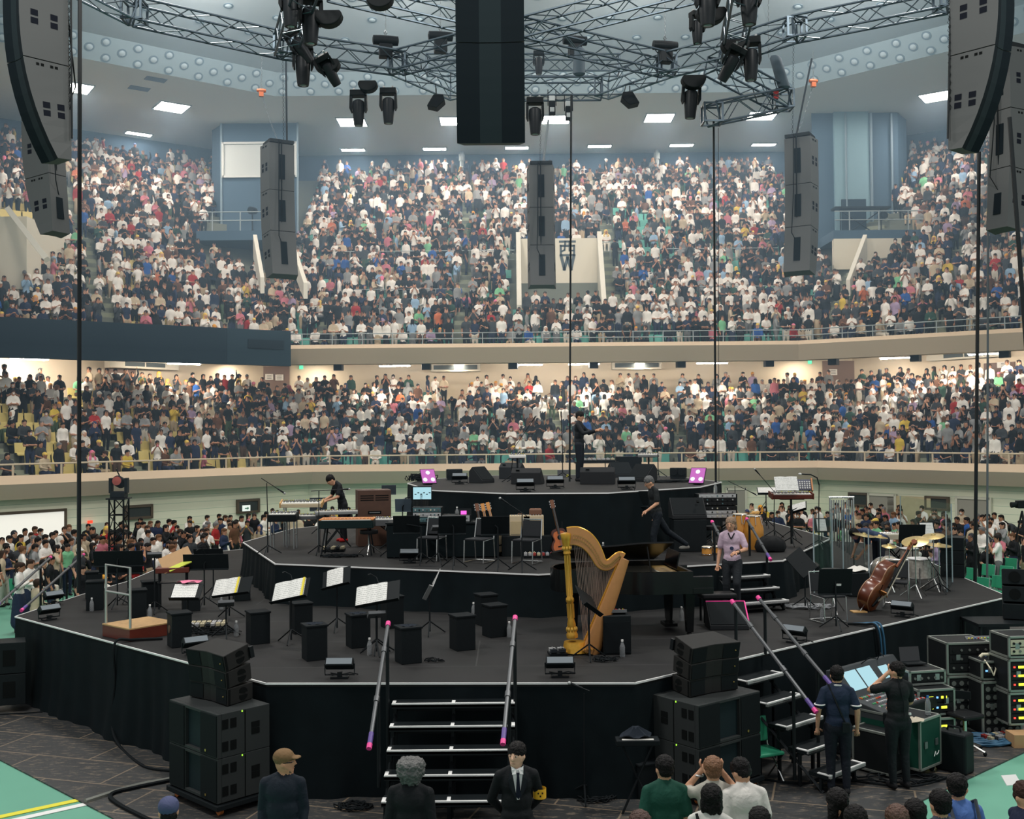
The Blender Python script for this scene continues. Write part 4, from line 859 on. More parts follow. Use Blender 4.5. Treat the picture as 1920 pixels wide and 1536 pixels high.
def bottle(label,px,py,z,h=.21,cap=None,g='water bottles on the stage'):
 q=P(px,py,z); t=thing('water_bottle',label,'bottle',q,0,g)
 MB().lathe([(.032,0),(.034,.01),(.034,.12),(.03,.14),(.012,.185),(.012,.195)],12).build('body',BOTM,t,smooth=True); MB().lathe([(.015,.19),(.015,.213)],10).build('cap',cap or WHITEP,t); t.scale=(h/.21,)*3; return t
BOTM=bpy.data.materials.new('clear_plastic'); BOTM.use_nodes=True; b=BOTM.node_tree.nodes['Principled BSDF']; b.inputs['Base Color'].default_value=(.86,.9,.92,1); b.inputs['Transmission Weight'].default_value=.8; b.inputs['Roughness'].default_value=.12; b.inputs['IOR'].default_value=1.2
for a in((172,1146,ZL,'in front of the far left box drum'),(281,1160,ZL,'behind the podium'),(415,1143,ZL,'beside the stand with the left yellow-edged score'),(443,1193,ZL,'left of the hole of a box drum'),(693,1228,ZL,'left of the front left stair rail'),(888,1156,ZL,'behind the rearmost box drums'),(955,1195,ZL,'beside the right stair rail'),(1167,1232,ZL,'in front of the harp amplifier'),(1278,1165,ZL,'under the grand piano'),(1542,1163,ZL,'under the chair beside the double bass'),(1131,1040,ZM,'on the platform behind the harp'),(789,975,ZM+.75,'on the table edge beside the silver music desk'),(857,973,ZM+.75,'on the rack table below the laptop')):
 bottle('clear water bottle '+a[3],*a[:3],.25)

def footlight(label,px,py,z,rz=0,w=.38,tilt=50,g='floor lamps along the stage edges'):
 q=P(px,py,z); t=thing('floor_lamp',label,'lamp',q,rz,g); b=MB(); b.box((0,0,.015),(.24,.12,.02)); b.tube([(-w/2-.01,0,.2),(-w/2-.01,0,.05),(w/2+.01,0,.05),(w/2+.01,0,.2)],.012,5); b.box((0,0,.05),(.06,.06,.08)); b.build('yoke',DARKM,t)
 o=MB().box((0,0,0),(w,.12,.13)).build('housing',BLACK,t,bevel=.01); o.location=(0,0,.2); o.rotation_euler=(R(tilt),0,0)
 l=MB(); l.box((0,.0,.068),(w*.92,.09,.01)); o=l.build('lens',GLASSC,t); o.location=(0,0,.2); o.rotation_euler=(R(tilt),0,0)
 c=MB(); rr=random.Random(px); c.tube([(-.1,.04,.02),(-.14,.1,.05),(0,.16,.015),(.12,.12,.05),(.22,.2,.01)],.008,5); c.build('cord',BLACKM,t); return t
for a in(('floor lamp at the far left corner of the stage',92,1163,ZL,.9),('floor lamp half hidden behind the left speaker stack',366,1228,ZL,.6),('floor lamp on the front edge left of the stairs',637,1272,ZL,0),('floor lamp on the front edge right of the stairs',1050,1270,ZL,0),('floor lamp on the right edge near the stair rails',1490,1206,ZL,-.7),('floor lamp on the right edge below the double bass',1692,1157,ZL,-.7),('silver floor lamp at the edge of the middle platform',768,1056,ZM,0),('floor lamp at the left front edge of the top platform',862,908,ZT,0),('black floor lamp with louvres before the left wedge monitors',985,922,ZT,0),('silver bar lamp in the middle of the top platform edge',1041,916,ZT,0),('floor lamp before the right wedge monitors',1175,918,ZT,0),('small lamp on stairs at the left edge of the stage',100,1135,ZL,.9)):
 footlight(*a)
def blinder(label,px,py,rz):
 q=P(px,py,ZT); t=thing('twin_lamp',label,'lamp',q,rz,'twin lamps on the top platform'); o=MB().box((0,0,.17),(.44,.16,.26)).build('housing',BLACK,t,bevel=.02); m=MB(); r=MB()
 for s_ in(-.105,.105):m.lathe([(.085,0),(.07,.015),(.02,.02)],16,T(s_,-.082,.19)@RX(R(90))); r.lathe([(.1,-.005),(.1,.02),(.086,.022)],16,T(s_,-.082,.19)@RX(R(90)))
 m.build('bulb',mat('lamp_bowl',(.7,.72,.7),.25),t,smooth=True); r.build('rim',DARKM,t); MB().box((0,0,.03),(.4,.2,.05)).build('foot',DARKM,t)
blinder('twin-bulb lamp on the left of the top platform',852,900,.2); blinder('twin-bulb lamp on the right of the top platform',1272,898,-.35)
def wedge(label,px,py,z,w=.62,d=.5,h=.42,rz=0,front=False,pink=False,handle=True,name='monitor_wedge',g='wedge monitors on the stage'):
 q=P(px,py,z); t=thing(name,label,'monitor speaker',(q.x,q.y+.15,z),rz,g)
 m=MB(); m.add([(-w/2,-d/2,0),(w/2,-d/2,0),(w/2,d/2,0),(-w/2,d/2,0),(-w/2,-d/2,.08),(w/2,-d/2,.08),(w/2,d*.25,h),(-w/2,d*.25,h),(w/2,d/2,h*.72),(-w/2,d/2,h*.72)],[(0,3,2,1),(0,1,5,4),(4,5,6,7),(7,6,8,9),(9,8,2,3),(1,2,8,6,5),(0,4,7,9,3)])
 m.build('cabinet',mat('wedge_black',(.02,.022,.024),.6,noise=.1),t,bevel=.012)
 a=math.atan2(h-.08,d*.75); g_=MB(); g_.box((0,0,0),(w*.93,.012,math.hypot(h-.08,d*.75)*.94)); o=g_.build('grille',BLACKM,t); o.location=(0,-d*.125-.004,(h+.08)/2+.004); o.rotation_euler=(-(math.pi/2-a),0,0)
 if handle:MB().box((w*.28,d*.42,h*.86),(.09,.02,.045),RX(R(-45))).build('handle',BLACKM,t)
 if pink:
  p=MB(); p.box((0,0,0),(w,.016,.02)); o=p.build('pink_tape',PINK,t); o.location=(0,d*.25,h+.003); p=MB(); p.box((0,0,0),(.02,math.hypot(h-.08,d*.75),.016)); o=p.build('pink_tape',PINK,t); o.location=(w/2,-d*.125,(h+.08)/2+.004); o.rotation_euler=(a,0,0)
 return t
wedge('wedge monitor edged with pink tape beside the right stair rails',1366,1180,ZL,.66,.5,.42,.0,pink=True)
for a in(('small tilted wedge monitor at the left of the top platform',903,906,ZT,.5,.45,.42,.9),('wedge monitor seen from behind, left of the pole',990,908,ZT,.75,.5,.4,2.9),('wedge monitor behind the left pair',964,898,ZT,.7,.5,.45,2.6),('large wedge monitor facing the standing man',1122,908,ZT,.85,.55,.42,3.0),('farther wedge monitor behind the standing man',1165,895,ZT,.6,.5,.42,.3),('wedge monitor leaning right of the standing man',1205,903,ZT,.62,.5,.45,-.8)):
 wedge(*a)
t=thing('amplifier','black bass amplifier carrying a small mixer beside the harp','amplifier',P(1156,1229,ZL)+Vector((0,.22,0)),.1)
MB().box((0,0,.29),(.42,.38,.58)).build('cabinet',BLACK,t,bevel=.012); MB().box((0,-.195,.26),(.38,.01,.46)).build('grille',BLACKM,t)
def small_mixer(label,loc,rz=0,w=.28,tilt=12,yel=True,g='small monitor mixers'):
 t=thing('small_mixer',label,'mixer',loc,rz,g); M_=RX(R(-tilt)); o=MB().box((0,0,.03),(w,.18,.05),M_).build('case',GREYP,t,bevel=.006); m=MB()
 for i in range(6):m.box((-w*.4+w*.16*i,-.02,.062),(.018,.03,.012),M_)
 for i in range(6):m.use(i%3).lathe([(.008,0),(.008,.02)],6,M_@T(-w*.4+w*.16*i,.05,.055))
 m.build('buttons',[mat('red_button',S(200,60,45),.5),WHITEP,YELT],t); return t
small_mixer('small mixer with white and red keys on the black amplifier',P(1156,1170,ZL+.58)*1.0 if False else Vector((t.location.x,t.location.y,ZL+.582)),.1,.34)
def mixer_on_stand(label,base,top,z,tilt=30):
 q=P(*base,z); d=PY(*top,q.y); t=small_mixer(label,(q.x,q.y,z),.3,.26,tilt)
 for c in t.children:c.location.z+=d.z-z
 m=MB(); tripod(m,z,.26); m.cyl((0,0,.05),(0,0,d.z-z+.02),.013); m.build('stand',DARKM,t)
mixer_on_stand('small mixer on a stand between the two yellow-edged scores',(424,1196),(434,1135),ZL); mixer_on_stand('small mixer below the stand with three white pages',(706,1228),(706,1156),ZL); mixer_on_stand('small silver mixer clamped left of the chairs',(735,1045),(736,992),ZM)
mixer_on_stand('small mixer before the leftmost folding chair',(822,1058),(822,993),ZM); mixer_on_stand('grey mixer with a yellow strip above the podium rail',(290,1150),(288,1044),ZL)

pc=[P(192,1193,ZL),P(243,1204,ZL),P(330,1189,ZL)]
a,b_,c=pc; d4=a+(c-b_); cen=(a+b_+c+d4)/4; t=thing('podium','square wooden conductor podium with a silver rail','podium',(cen.x,cen.y,ZL)); q=[(p-cen) for p in(a,b_,c,d4)]
poly=[(p.x,p.y) for p in q]; MB().prism(poly,0,.19).build('side_panels',WOODR,t,bevel=.006); MB().prism([(x*1.01,y*1.01) for x,y in poly],.19,.21).build('top_board',mat('podium_top',S(176,140,92),.6,noise=.3,scale=14),t)
r_=MB(); pa=Vector((poly[0][0]*.9,poly[0][1]*.9,.21)); pb=Vector((poly[1][0]*.93,poly[1][1]*.93,.21)); up=Vector((0,0,.98))
r_.tube([pa,pa+up,pb+up,pb],.021,8); r_.tube([pa+up*.55,pb+up*.55],.018,8); r_.build('handrail',mat('silver_tube',(.5,.5,.47),.35,.7),t)

q=P(325,1140,ZL); t=thing('keyboard_case','open wooden keyboard case with cardboard and a yellow tag on a stand','keyboard',(q.x,q.y,ZL),.2)
zc=PY(318,1062,q.y).z-ZL; MB().box((0,0,zc-.06),(.62,.4,.1)).build('case',WOODR,t,bevel=.01); o=MB().box((0,0,0),(.6,.02,.42)).build('cardboard',mat('cardboard',S(176,140,100),.8,noise=.1),t); o.location=(.06,.0,zc+.12); o.rotation_euler=(R(-50),R(-22),.2)
o=MB().box((0,0,0),(.44,.022,.1)).build('yellow_tag',mat('lime_tag',S(205,215,80),.7),t); o.location=(.14,-.14,zc+.03); o.rotation_euler=(R(-50),R(-22),.2)
m=MB(); [m.cyl((x,y,0),(x,y,zc-.1),.016) for x in(-.25,.25) for y in(-.12,.12)]; m.box((0,0,.5),(.56,.3,.02)); m.build('stand',DARKM,t)
def cable_heap(label,px,py,z,w=.5,d=.3,n=7,r=.009,m=None,seed=1,h=.05,name='cable_coil'):
 q=P(px,py,z); rr=random.Random(seed); b=MB()
 for k in range(n):
  pts=[]; ph=rr.random()*6; rx,ry=w/2*(.4+.6*rr.random()),d/2*(.4+.6*rr.random()); cx,cy=rr.uniform(-.15,.15)*w,rr.uniform(-.15,.15)*d
  for i in range(18):a=ph+i/18*2*math.pi*rr.choice((1,1,1.02)); pts.append((cx+rx*math.cos(a)*(1+.1*math.sin(3*a+k)),cy+ry*math.sin(a),r+rr.random()*h))
  b.tube(pts,r,5,True)
 o=b.build(name,m or BLACKM,loc=q,smooth=True); tag(o,label,'cable'); return o
cable_heap('tangle of black cables under the effects board at left',395,1187,ZL,1.0,.6,12,.008,seed=3); cable_heap('coiled cable in front of the harp',1132,1240,ZL,.36,.2,5,.008,seed=4); cable_heap('loose cable loop beside the nearest box drum',810,1242,ZL,.3,.12,3,.007,seed=5)
cable_heap('bundle of grey cables beside the bass chair',1520,1140,ZL,.9,.4,12,.01,mat('grey_cable',(.2,.21,.22),.5),6); cable_heap('cable tangle around the right side of the top platform',1250,905,ZT,1.1,.5,12,.01,seed=8); cable_heap('cable tangle at the left end of the top platform',790,903,ZT,.7,.4,12,.014,seed=9,h=.2)
cable_heap('cables lying under the wood-topped piano',640,1045,ZM,.9,.3,8,.008,seed=10); cable_heap('coiled cable at the foot of the floor microphone stand',1120,1497,.02,.5,.4,8,.01,seed=12); cable_heap('cable tangle at the front right foot of the stage near the stairs',660,1516,.02,.5,.3,6,.01,seed=13)
cable_heap('cables strewn round the feet of the folding chairs',900,1040,ZM,1.3,.3,9,.007,seed=14); cable_heap('blue-black cables lying behind the mixing desk',1690,1395,.02,1.6,.6,12,.014,seed=15)
def board(label,px,py,z,w,d,rz,n,seed,cols,name='effects_board',g='effects boards on the stage'):
 q=P(px,py,z); t=thing(name,label,'effects board',q,rz,g); rr=random.Random(seed); MB().box((0,0,.03),(w,d,.04),RX(R(4))).build('base',DARKM,t); k=MB()
 for i in range(n):
  for j in range(2):
   k.use(rr.randrange(len(cols))); x=-w/2+w*(i+.5)/n; y=-d/4+d/2*j; k.box((x,y,.08),(w/n*.75,d*.36,.05)); k.lathe([(.012,0),(.012,.02)],6,T(x,y,.1))
 k.build('pedals',cols,t,bevel=.003); return t
PC=[mat('pedal_silver',(.5,.5,.5),.4,.5),mat('pedal_red',S(150,50,45),.5),mat('pedal_cream',S(180,170,140),.6),mat('pedal_dark',(.03,.035,.04),.5),mat('pedal_blue',S(60,90,110),.5)]
board('crowded effects board with silver pedals left of a box drum',386,1178,ZL,.7,.4,.15,8,1,[PC[0],PC[2],PC[3]]); board('red and white effects board beside the acoustic guitar',1010,1046,ZM,.62,.26,0,7,2,PC); board('dark pedals in front of the leftmost stage keyboards',625,1034,ZM,.5,.3,0,5,3,[PC[2],PC[3]]); board('black control box on the floor by the harp',1045,1229,ZL,.26,.2,.2,2,4,[PC[3],PC[0]])

def harp():
 q=P(1088,1224,ZL); Y=q.y; t=thing('harp','golden concert harp with a carved column on the front stage','harp',(q.x,q.y,ZL)); GOLD=mat('gold_leaf',S(212,160,60),.32,.55,noise=.2,scale=25); MAPLE=mat('harp_maple',S(188,132,78),.4,noise=.15,scale=10)
 L=lambda px,py:(lambda v:Vector((v.x-q.x,0,v.z-ZL)))(PY(px,py,Y))
 b0,b1=L(1073,1196),L(1061,1003); d=(b1-b0); col=MB(); H_=d.length; M_=Matrix.Translation(b0)@d.to_track_quat('Z','Y').to_matrix().to_4x4()
 col.lathe([(.085,0),(.09,.05),(.07,.09),(.06,.16),(.068,.2),(.045,.3),(.05,H_*.34),(.062,H_*.355),(.062,H_*.38),(.043,H_*.4),(.040,H_*.80),(.058,H_*.82),(.05,H_*.85),(.06,H_*.90),(.075,H_*.96),(.085,H_),(.08,H_+.02),(.03,H_+.035)],18,M_)
 col.build('column',GOLD,t,smooth=True)
 rb=MB()
 for k in range(9):
  a=2*math.pi*k/9; rb.tube([M_@Vector((.05*math.cos(a),.05*math.sin(a),z)) for z in(.3,H_*.33)],.006,4); rb.tube([M_@Vector((.043*math.cos(a),.043*math.sin(a),z)) for z in(H_*.41,H_*.8)],.006,4)
  rb.ball(M_@Vector((.062*math.cos(a),.062*math.sin(a),H_*.87)),(.016,.016,.035),6,4); rb.ball(M_@Vector((.07*math.cos(a),.07*math.sin(a),.13)),(.02,.02,.04),6,4)
 rb.build('column_carving',mat('gold_bright',S(226,182,84),.3,.5),t,smooth=True)
 base=MB(); c0=L(1080,1212); base.prism([(c0.x+.21*math.cos(a)*1.0,.2*math.sin(a)) for a in[2*math.pi*k/20 for k in range(20)]],.02,.17,[(c0.x-.02+.16*math.cos(a),.15*math.sin(a)) for a in[2*math.pi*k/20 for k in range(20)]]); base.build('base',GOLD,t,smooth=True)
 ft=MB(); [ft.ball((c0.x+.2*math.cos(a),.19*math.sin(a),.03),(.045,.045,.03),8,5) for a in(.6,2.4,3.8,5.6)]; [ft.box((c0.x+.12+.05*i,-.23,.1),(.02,.14,.012)) for i in range(4)]; ft.build('feet_and_pedals',GOLD,t)
 s0,s1=L(1094,1216),L(1166,1046); sd=(s1-s0); N=Vector((sd.z,0,-sd.x)).normalized(); rs=[]
 for u,w,th in((0,.24,.13),(.1,.235,.13),(.4,.18,.105),(.7,.125,.085),(1,.075,.06)):
  c=s0+sd*u; rs.append([c-N*.02+Vector((0,-w,0)),c-N*.02+Vector((0,w,0))]+[c+N*th*math.sin(a)*2+Vector((0,w*math.cos(a),0)) for a in[math.pi*(.12+.76*k/6) for k in range(7)]])
 body=MB(); body.rings(rs); body.build('sound_body',MAPLE,t,smooth=True)
 br=MB(); br.tube([s0-N*.03,s1-N*.03],.014,6); br.build('string_rib',GOLD,t)
 npx=[(1064,1006),(1080,1005),(1097,1012),(1110,1025),(1119,1040),(1126,1054),(1135,1060),(1145,1057),(1154,1049),(1162,1043),(1168,1046)]
 hw=[15,16,15,13,11,9.5,8.5,8,7.5,7,7]; pts=[L(*p) for p in npx]; fine=[]
 def cat(ps,u):
  n=len(ps)-1; i=min(int(u*n),n-1); f=u*n-i; p0,p1,p2,p3=ps[max(i-1,0)],ps[i],ps[i+1],ps[min(i+2,n)]
  return .5*((2*p1)+(p2-p0)*f+(2*p0-5*p1+4*p2-p3)*f*f+(3*p1-p0-3*p2+p3)*f**3)
 nr,gr,g2,pins=[],[],[],MB(); k_=Y/F
 for i in range(41):
  u=i/40; c=cat(pts,u); c2=cat(pts,min(1,u+.01))-cat(pts,max(0,u-.01)); c2.normalize(); n2=Vector((-c2.z,0,c2.x)); w=float(np.interp(u*10,range(11),hw))*k_
  nr.append([c+n2*w+Vector((0,-.03,0)),c+n2*w+Vector((0,.03,0)),c-n2*w+Vector((0,.03,0)),c-n2*w+Vector((0,-.03,0))]); gr.append(c+n2*w); g2.append(c-n2*w)
  if 2<i<38:pins.lathe([(.008,-.045),(.01,-.03),(.01,.0)],6,Matrix.Translation(c-n2*w*.35)@RX(R(-90))); fine.append(c-n2*w*.5); pins.lathe([(.008,-.045),(.01,-.03),(.01,.0)],6,Matrix.Translation(c+n2*w*.1)@RX(R(-90)))
 m=MB(); m.rings(nr); m.build('neck',MAPLE,t,smooth=True); m=MB(); m.tube(gr,.018,6); m.tube(g2,.016,6); m.build('neck_moulding',GOLD,t,smooth=True); pins.build('tuning_pins',mat('brass',S(190,160,90),.3,.8),t)
 st=MB()
 for i,p in enumerate(fine):
  u=max(.03,min(.97,1-(i/len(fine))*.93 if False else .06+.9*i/len(fine))); lo_=s0+sd*u-N*.03
  lo_=lo_ if lo_.z<p.z-.05 else p-Vector((0,0,.08)); st.tube([p,lo_],.0035,4)
 st.build('strings',mat('harp_string',S(150,130,118),.5),t); return t
harp()

def piano():
 q=P(1172,1188,ZL)+Vector((0,.25,0)); t=thing('grand_piano','black grand piano with its lid raised beside the harp','piano',(q.x-.05,q.y,ZL),.0); GL=mat('piano_black',(.005,.0055,.006),.22,spec=.3)
 out=[(.98,.78),(-.2,.80),(-.75,.72),(-1.02,.45),(-1.08,.1),(-.98,-.2),(-.6,-.40),(-.15,-.55),(.25,-.72),(.98,-.72)]
 fine=[]
 n=len(out); V_=[Vector(p) for p in out]
 for i in range(n):
  p0,p1,p2,p3=V_[i-1],V_[i],V_[(i+1)%n],V_[(i+2)%n]
  for k in range(5):
   f=k/5
   fine.append(p1.lerp(p2,f) if i in(0,n-1,n-2) else .5*((2*p1)+(p2-p0)*f+(2*p0-5*p1+4*p2-p3)*f*f+(3*p1-p0-3*p2+p3)*f**3))
 poly=[(p.x,p.y) for p in fine]; m=MB(); inn=[(x*.95,y*.94) for x,y in poly]; N_=len(poly)
 m.rings([[(x,y,.66) for x,y in poly],[(x,y,1.0) for x,y in poly],[(x,y,1.0) for x,y in inn],[(x,y,.9) for x,y in inn]]); m.build('rim',GL,t,smooth=True)
 st=MB(); st.prism([(x*.93,y*.92) for x,y in poly],.9,.92); st.use(1); [st.tube([(.6,-.55+.055*i,.935),(-.85+.01*abs(i-12)*3,-.5+.05*i*.9+.1,.935)],.004,4) for i in range(22)]; st.build('frame_and_strings',[mat('piano_gold',S(150,120,60),.4,.5),mat('string_steel',(.5,.5,.45),.3,.8)],t)
 m=MB(); m.add([(x*1.01,y*1.01,0) for x,y in poly if x<.75]+[(x*1.01,y*1.01,.025) for x,y in poly if x<.75],[]); sel=[p for p in poly if p[0]<.75]; m=MB(); m.prism([(x*1.01,y*1.01-.8) for x,y in sel],0,.025); o=m.build('lid',GL,t); o.location=(0,.8,1.01); o.rotation_euler=(R(-16),0,0)
 MB().tube([(.35,-.62,.95),(.30,-.58,1.38)],.012,6).build('lid_prop',GL,t)
 m=MB(); m.box((1.13,.03,.70),(.34,1.5,.1)); m.box((1.13,.74,.82),(.34,.07,.2)); m.box((1.13,-.68,.82),(.34,.07,.2)); m.build('keybed',GL,t,bevel=.01)
 m=MB(); m.box((1.14,.03,.765),(.15,1.24,.025)); m.use(1); [m.box((1.10,-.55+.0345*i,.785),(.09,.014,.02)) for i in range(34) if i%7 not in(2,6)]; m.build('keys',[mat('ivory',(.78,.76,.7),.3),BLACKG],t)
 m=MB(); m.box((.86,.03,1.12),(.02,.7,.26),RY(R(14))); m.build('music_desk',GL,t)
 for x,y in((.95,.62),(.95,-.58),(-.72,.15)):m=MB(); m.prism([(x-.05,y-.05),(x+.05,y-.05),(x+.05,y+.05),(x-.05,y+.05)],.06,.67,[(x-.075,y-.075),(x+.075,y-.075),(x+.075,y+.075),(x-.075,y+.075)]); m.lathe([(.03,0),(.045,.03),(.03,.06)],10,T(x,y,0)); m.build('leg',GL,t)
 m=MB(); m.box((.8,.05,.36),(.04,.26,.6)); m.box((.8,.05,.08),(.2,.3,.05)); m.build('pedal_lyre',GL,t); t.rotation_euler=(0,0,.12); t.scale=(1.06,)*3
piano()
q=P(1345,1165,ZL); t=thing('piano_bench','black padded piano bench beside the pink-taped wedge','bench',(q.x,q.y,ZL),.1); MB().box((0,0,.45),(.62,.36,.1)).build('seat',mat('leather_black',(.012,.013,.014),.35),t,bevel=.03)
for x in(-.26,.26):
 for y in(-.13,.13):MB().cyl((x,y,0),(x,y,.41),.02).build('leg',BLACK,t)

def tilt_screen(label,px,py,w,h,rz,lean,spots=True):
 d=P(px,py+16,ZT); t=thing('tablet_screen',label,'screen',d,rz,'pink screens on the top platform'); s_=MB(); s_.box((0,0,0),(w,.025,h)); o=s_.build('bezel',BLACK,t,bevel=.004); o2=MB().box((0,-.014,0),(w*.94,.004,h*.92)).build('display',SCREENP,t)
 m=MB(); [m.lathe([(.055,0),(.055,.003)],16,T(x,-.018,z)@RX(R(90))) for x,z in((0,.1),(-.1,-.1),(.1,-.1))]; o3=m.build('display_icons',mat('icon_white',(.6,.65,.7),.5,emit=S(190,205,215),estr=.6),t)
 for x in(o,o2,o3):x.location=(0,0,h*.42+.03); x.rotation_euler=(R(-lean),0,0)
 MB().box((0,.05,.02),(w*.5,.2,.03)).build('foot',DARKM,t)
tilt_screen('pink lit screen on the left of the top platform',803,893,.38,.42,.4,32); tilt_screen('pink lit screen on the right of the top platform',1308,893,.38,.44,-.5,32)

def folding_chair(label,px,py,z,rz,g='black folding chairs on the middle platform',name='folding_chair'):
 q=P(px,py,z); t=thing(name,label,'chair',(q.x,q.y+.2,z),rz,g); fr=MB()
 for s_ in(-.22,.22):
  fr.tube([(s_,-.22,.02),(s_,-.2,.44),(s_,.2,.46),(s_*.95,.27,.84)],.012,6); fr.tube([(s_,.2,.46),(s_,.24,.02),(s_,-.22,.02)],.012,6)
 fr.tube([(-.21,.27,.84),(.21,.27,.84)],.012,6); fr.tube([(-.22,.24,.02),(.22,.24,.02)],.012,6); fr.build('frame',CHROME,t)
 MB().box((0,0,.46),(.42,.42,.04)).build('seat',mat('chair_pad',(.025,.027,.03),.6),t,bevel=.012); o=MB().box((0,.26,.66),(.4,.035,.32),RX(R(-8))).build('backrest',mat('chair_pad',(.025,.027,.03),.6),t,bevel=.012); return t
ch=[folding_chair('black folding chair leftmost of the three, before the hand drum',808,1053,ZM,2.75),folding_chair('black folding chair in the middle of the three on the platform',898,1057,ZM,2.65),folding_chair('black folding chair rightmost of the three, before the cream amplifiers',988,1059,ZM,2.7)]
for c in ch:c.rotation_euler.z-=math.pi
folding_chair('chrome-framed chair on the lower stage behind the labelled music stand',1560,1170,ZL,.3,None); folding_chair('chrome-framed chair right of the double bass',1688,1140,ZL,-.4,None); folding_chair('chrome-framed chair beside the congas and the walking man',1200,1028,ZM,0,None)
def stool(label,px,py,z,h,g=None):
 q=P(px,py,z); t=thing('stool',label,'stool',q,0,g); MB().lathe([(.02,h-.08),(.19,h-.08),(.2,h-.04),(.19,h),(.05,h+.01)],18).build('seat',mat('leather_black',(.012,.013,.014),.35),t,smooth=True); m=MB(); tripod(m,0,.28,h*.45); m.cyl((0,0,.15),(0,0,h-.07),.02); m.build('legs',CHROME,t)
stool('round black stool with splayed chrome legs under the wood-topped piano',692,1040,ZM,.52); stool('round black bass stool behind the labelled music stand',1562,1150,ZL,.8); stool('round grey drum stool beside the congas',1335,1030,ZM,.5)
# ------------------------------------------------------------------ trusses, hoists and lamps over the stage
TRM=mat('truss_steel',S(84,98,108),.35,.6)
def truss(label,a,b,s=.5,cell=.55,g='trusses over the stage'):
 a,b=Vector(a),Vector(b); d=(b-a); L=d.length; d.normalize(); u=Vector((0,0,1)); w=d.cross(u).normalized(); u=w.cross(d).normalized(); t=thing('truss',label,'truss',a,0,g)
 ch=MB(); br=MB(); cs=[(w*i+u*j)*s/2 for i,j in((-1,-1),(1,-1),(1,1),(-1,1))]
 for c in cs:ch.tube([c,c+d*L],.03,6)
 n=max(2,int(L/cell))
 for f in range(4):
  p,q=cs[f],cs[(f+1)%4]
  for k in range(n):x0,x1=L*k/n,L*(k+1)/n; br.tube([(p if k%2 else q)+d*x0,(q if k%2 else p)+d*x1],.014,4)
  for x0 in(0,L):br.tube([p+d*x0,q+d*x0],.022,4)
 ch.build('chords',TRM,t,smooth=True); br.build('bracing',TRM,t); return t
K={k:PY(*v) for k,v in dict(A0=(150,-30,23.5),A1=(252,22,24),A2=(535,86,25.5),B=(745,118,27.5),X0=(620,-25,24),X1=(1300,-22,24),C=(1250,122,27.5),D0=(858,168,29.5),D1=(1128,166,29.5),D2=(800,122,31.5),D3=(1160,122,31.5),E=(1372,92,26),E1=(1490,55,25.5),E2=(1775,-2,24),F0=(1335,118,26.3),F1=(1468,188,27.3),F2=(1335,214,26.2),G=(1400,-40,21),Gl=(575,-40,21)).items()}
for a,b,lab in(('A0','A1','short truss piece at the far upper left'),('A1','A2','long left truss with silver chords running down to the lamps'),('A2','B','left truss piece between the hanging lamps and the left hoist'),('X0','C','truss crossing behind the middle array down to the right hoist'),('B','X1','truss rising from the left hoist behind the middle array'),('B','D0','short truss from the left hoist to the far level truss'),('D0','D1','lower level truss at the far side carrying small lamps'),('D2','D3','upper level truss at the far side'),('D1','C','short truss from the far level truss to the right hoist'),('C','E','right truss piece between the hoist and the hanging lamps'),('E','E1','right truss rising past the lamp cluster'),('E1','E2','long right truss running up behind the big right array'),('F0','F1','truss stub sloping down to the right with a red mark'),('F1','F2','truss end piece at right above a tall pole'),('Gl','A2','truss coming forward over the left lamp cluster'),('G','E','truss coming forward over the right lamp cluster')):
 truss(lab,K[a],K[b])
def plate(c,s,label):
 o=MB().box((0,0,0),s).build('truss_corner',DARKM,loc=c,bevel=.01); tag(o,label,'truss corner','truss corner blocks'); return o
for k,lab in(('A1','dark corner block at the upper left truss bend'),('A2','dark corner block above the left lamp cluster'),('B','dark corner block under the left hoist'),('C','dark corner block under the right hoist'),('E1','dark corner block above the right hanging array'),('E2','dark corner block behind the big right array'),('F1','dark corner block with a red mark at right'),('F2','dark corner block on top of the tall right pole')):
 m=MB(); s=.22
 for i in(-1,1):
  for j in(-1,1):m.box((i*s,j*s,0),(.05,.05,.48))
 for z in(-.22,.22):m.box((0,-s,z),(.46,.04,.04)); m.box((0,s,z),(.46,.04,.04)); m.box((-s,0,z),(.04,.46,.04)); m.box((s,0,z),(.04,.46,.04))
 o=m.build('truss_corner',TRM,loc=K[k]); tag(o,lab,'truss corner','truss corner blocks')
o=MB().box((0,0,0),(.12,.05,.2)).build('red_mark',mat('red_mark',S(220,70,70),.6),loc=K['F1']+Vector((-.25,-.3,.05))); tag(o,'small red marker on the truss corner at right','marker')
CHN=mat('chain_steel',S(150,155,158),.35,.8)
def chain(label,pts,r=.018,m=None,name='chain',g='hoist chains',links=True):
 pts=[Vector(p) for p in pts]; b=MB(); a0=pts[0]
 for p,q in zip(pts,pts[1:]):
  if links:
   L=(q-p).length; n=int(L/.075); d=(q-p)/max(n,1)
   for k in range(n):w=Vector((r,0,0)) if k%2 else Vector((0,r,0)); c=p+d*(k+.5)-a0; b.tube([c-d*.62,c+w,c+d*.62,c-w],.006,3,True)
  else:b.tube([p-a0,q-a0],r,7)
 o=b.build(name,m or CHN,loc=a0); tag(o,label,'chain' if links else 'cable',g); return o
def hoist(label,px,py,Y,color=None,r=.13):
 c=PY(px,py,Y); t=thing('chain_hoist',label,'hoist',c,.2,'chain hoists on the trusses'); m=color or DARKM
 MB().lathe([(.05,-.34),(.12,-.32),(r,-.1),(r,.1),(.12,.32),(.05,.34)],12,RY(R(90))).build('motor',m,t,smooth=True); MB().box((0,0,-.28),(.34,.26,.34)).build('chain_box',m,t,bevel=.02); MB().tube([(0,0,.12),(.04,0,.2),(0,0,.26),(-.04,0,.2)],.018,6,True).build('hook',CHN,t); return t
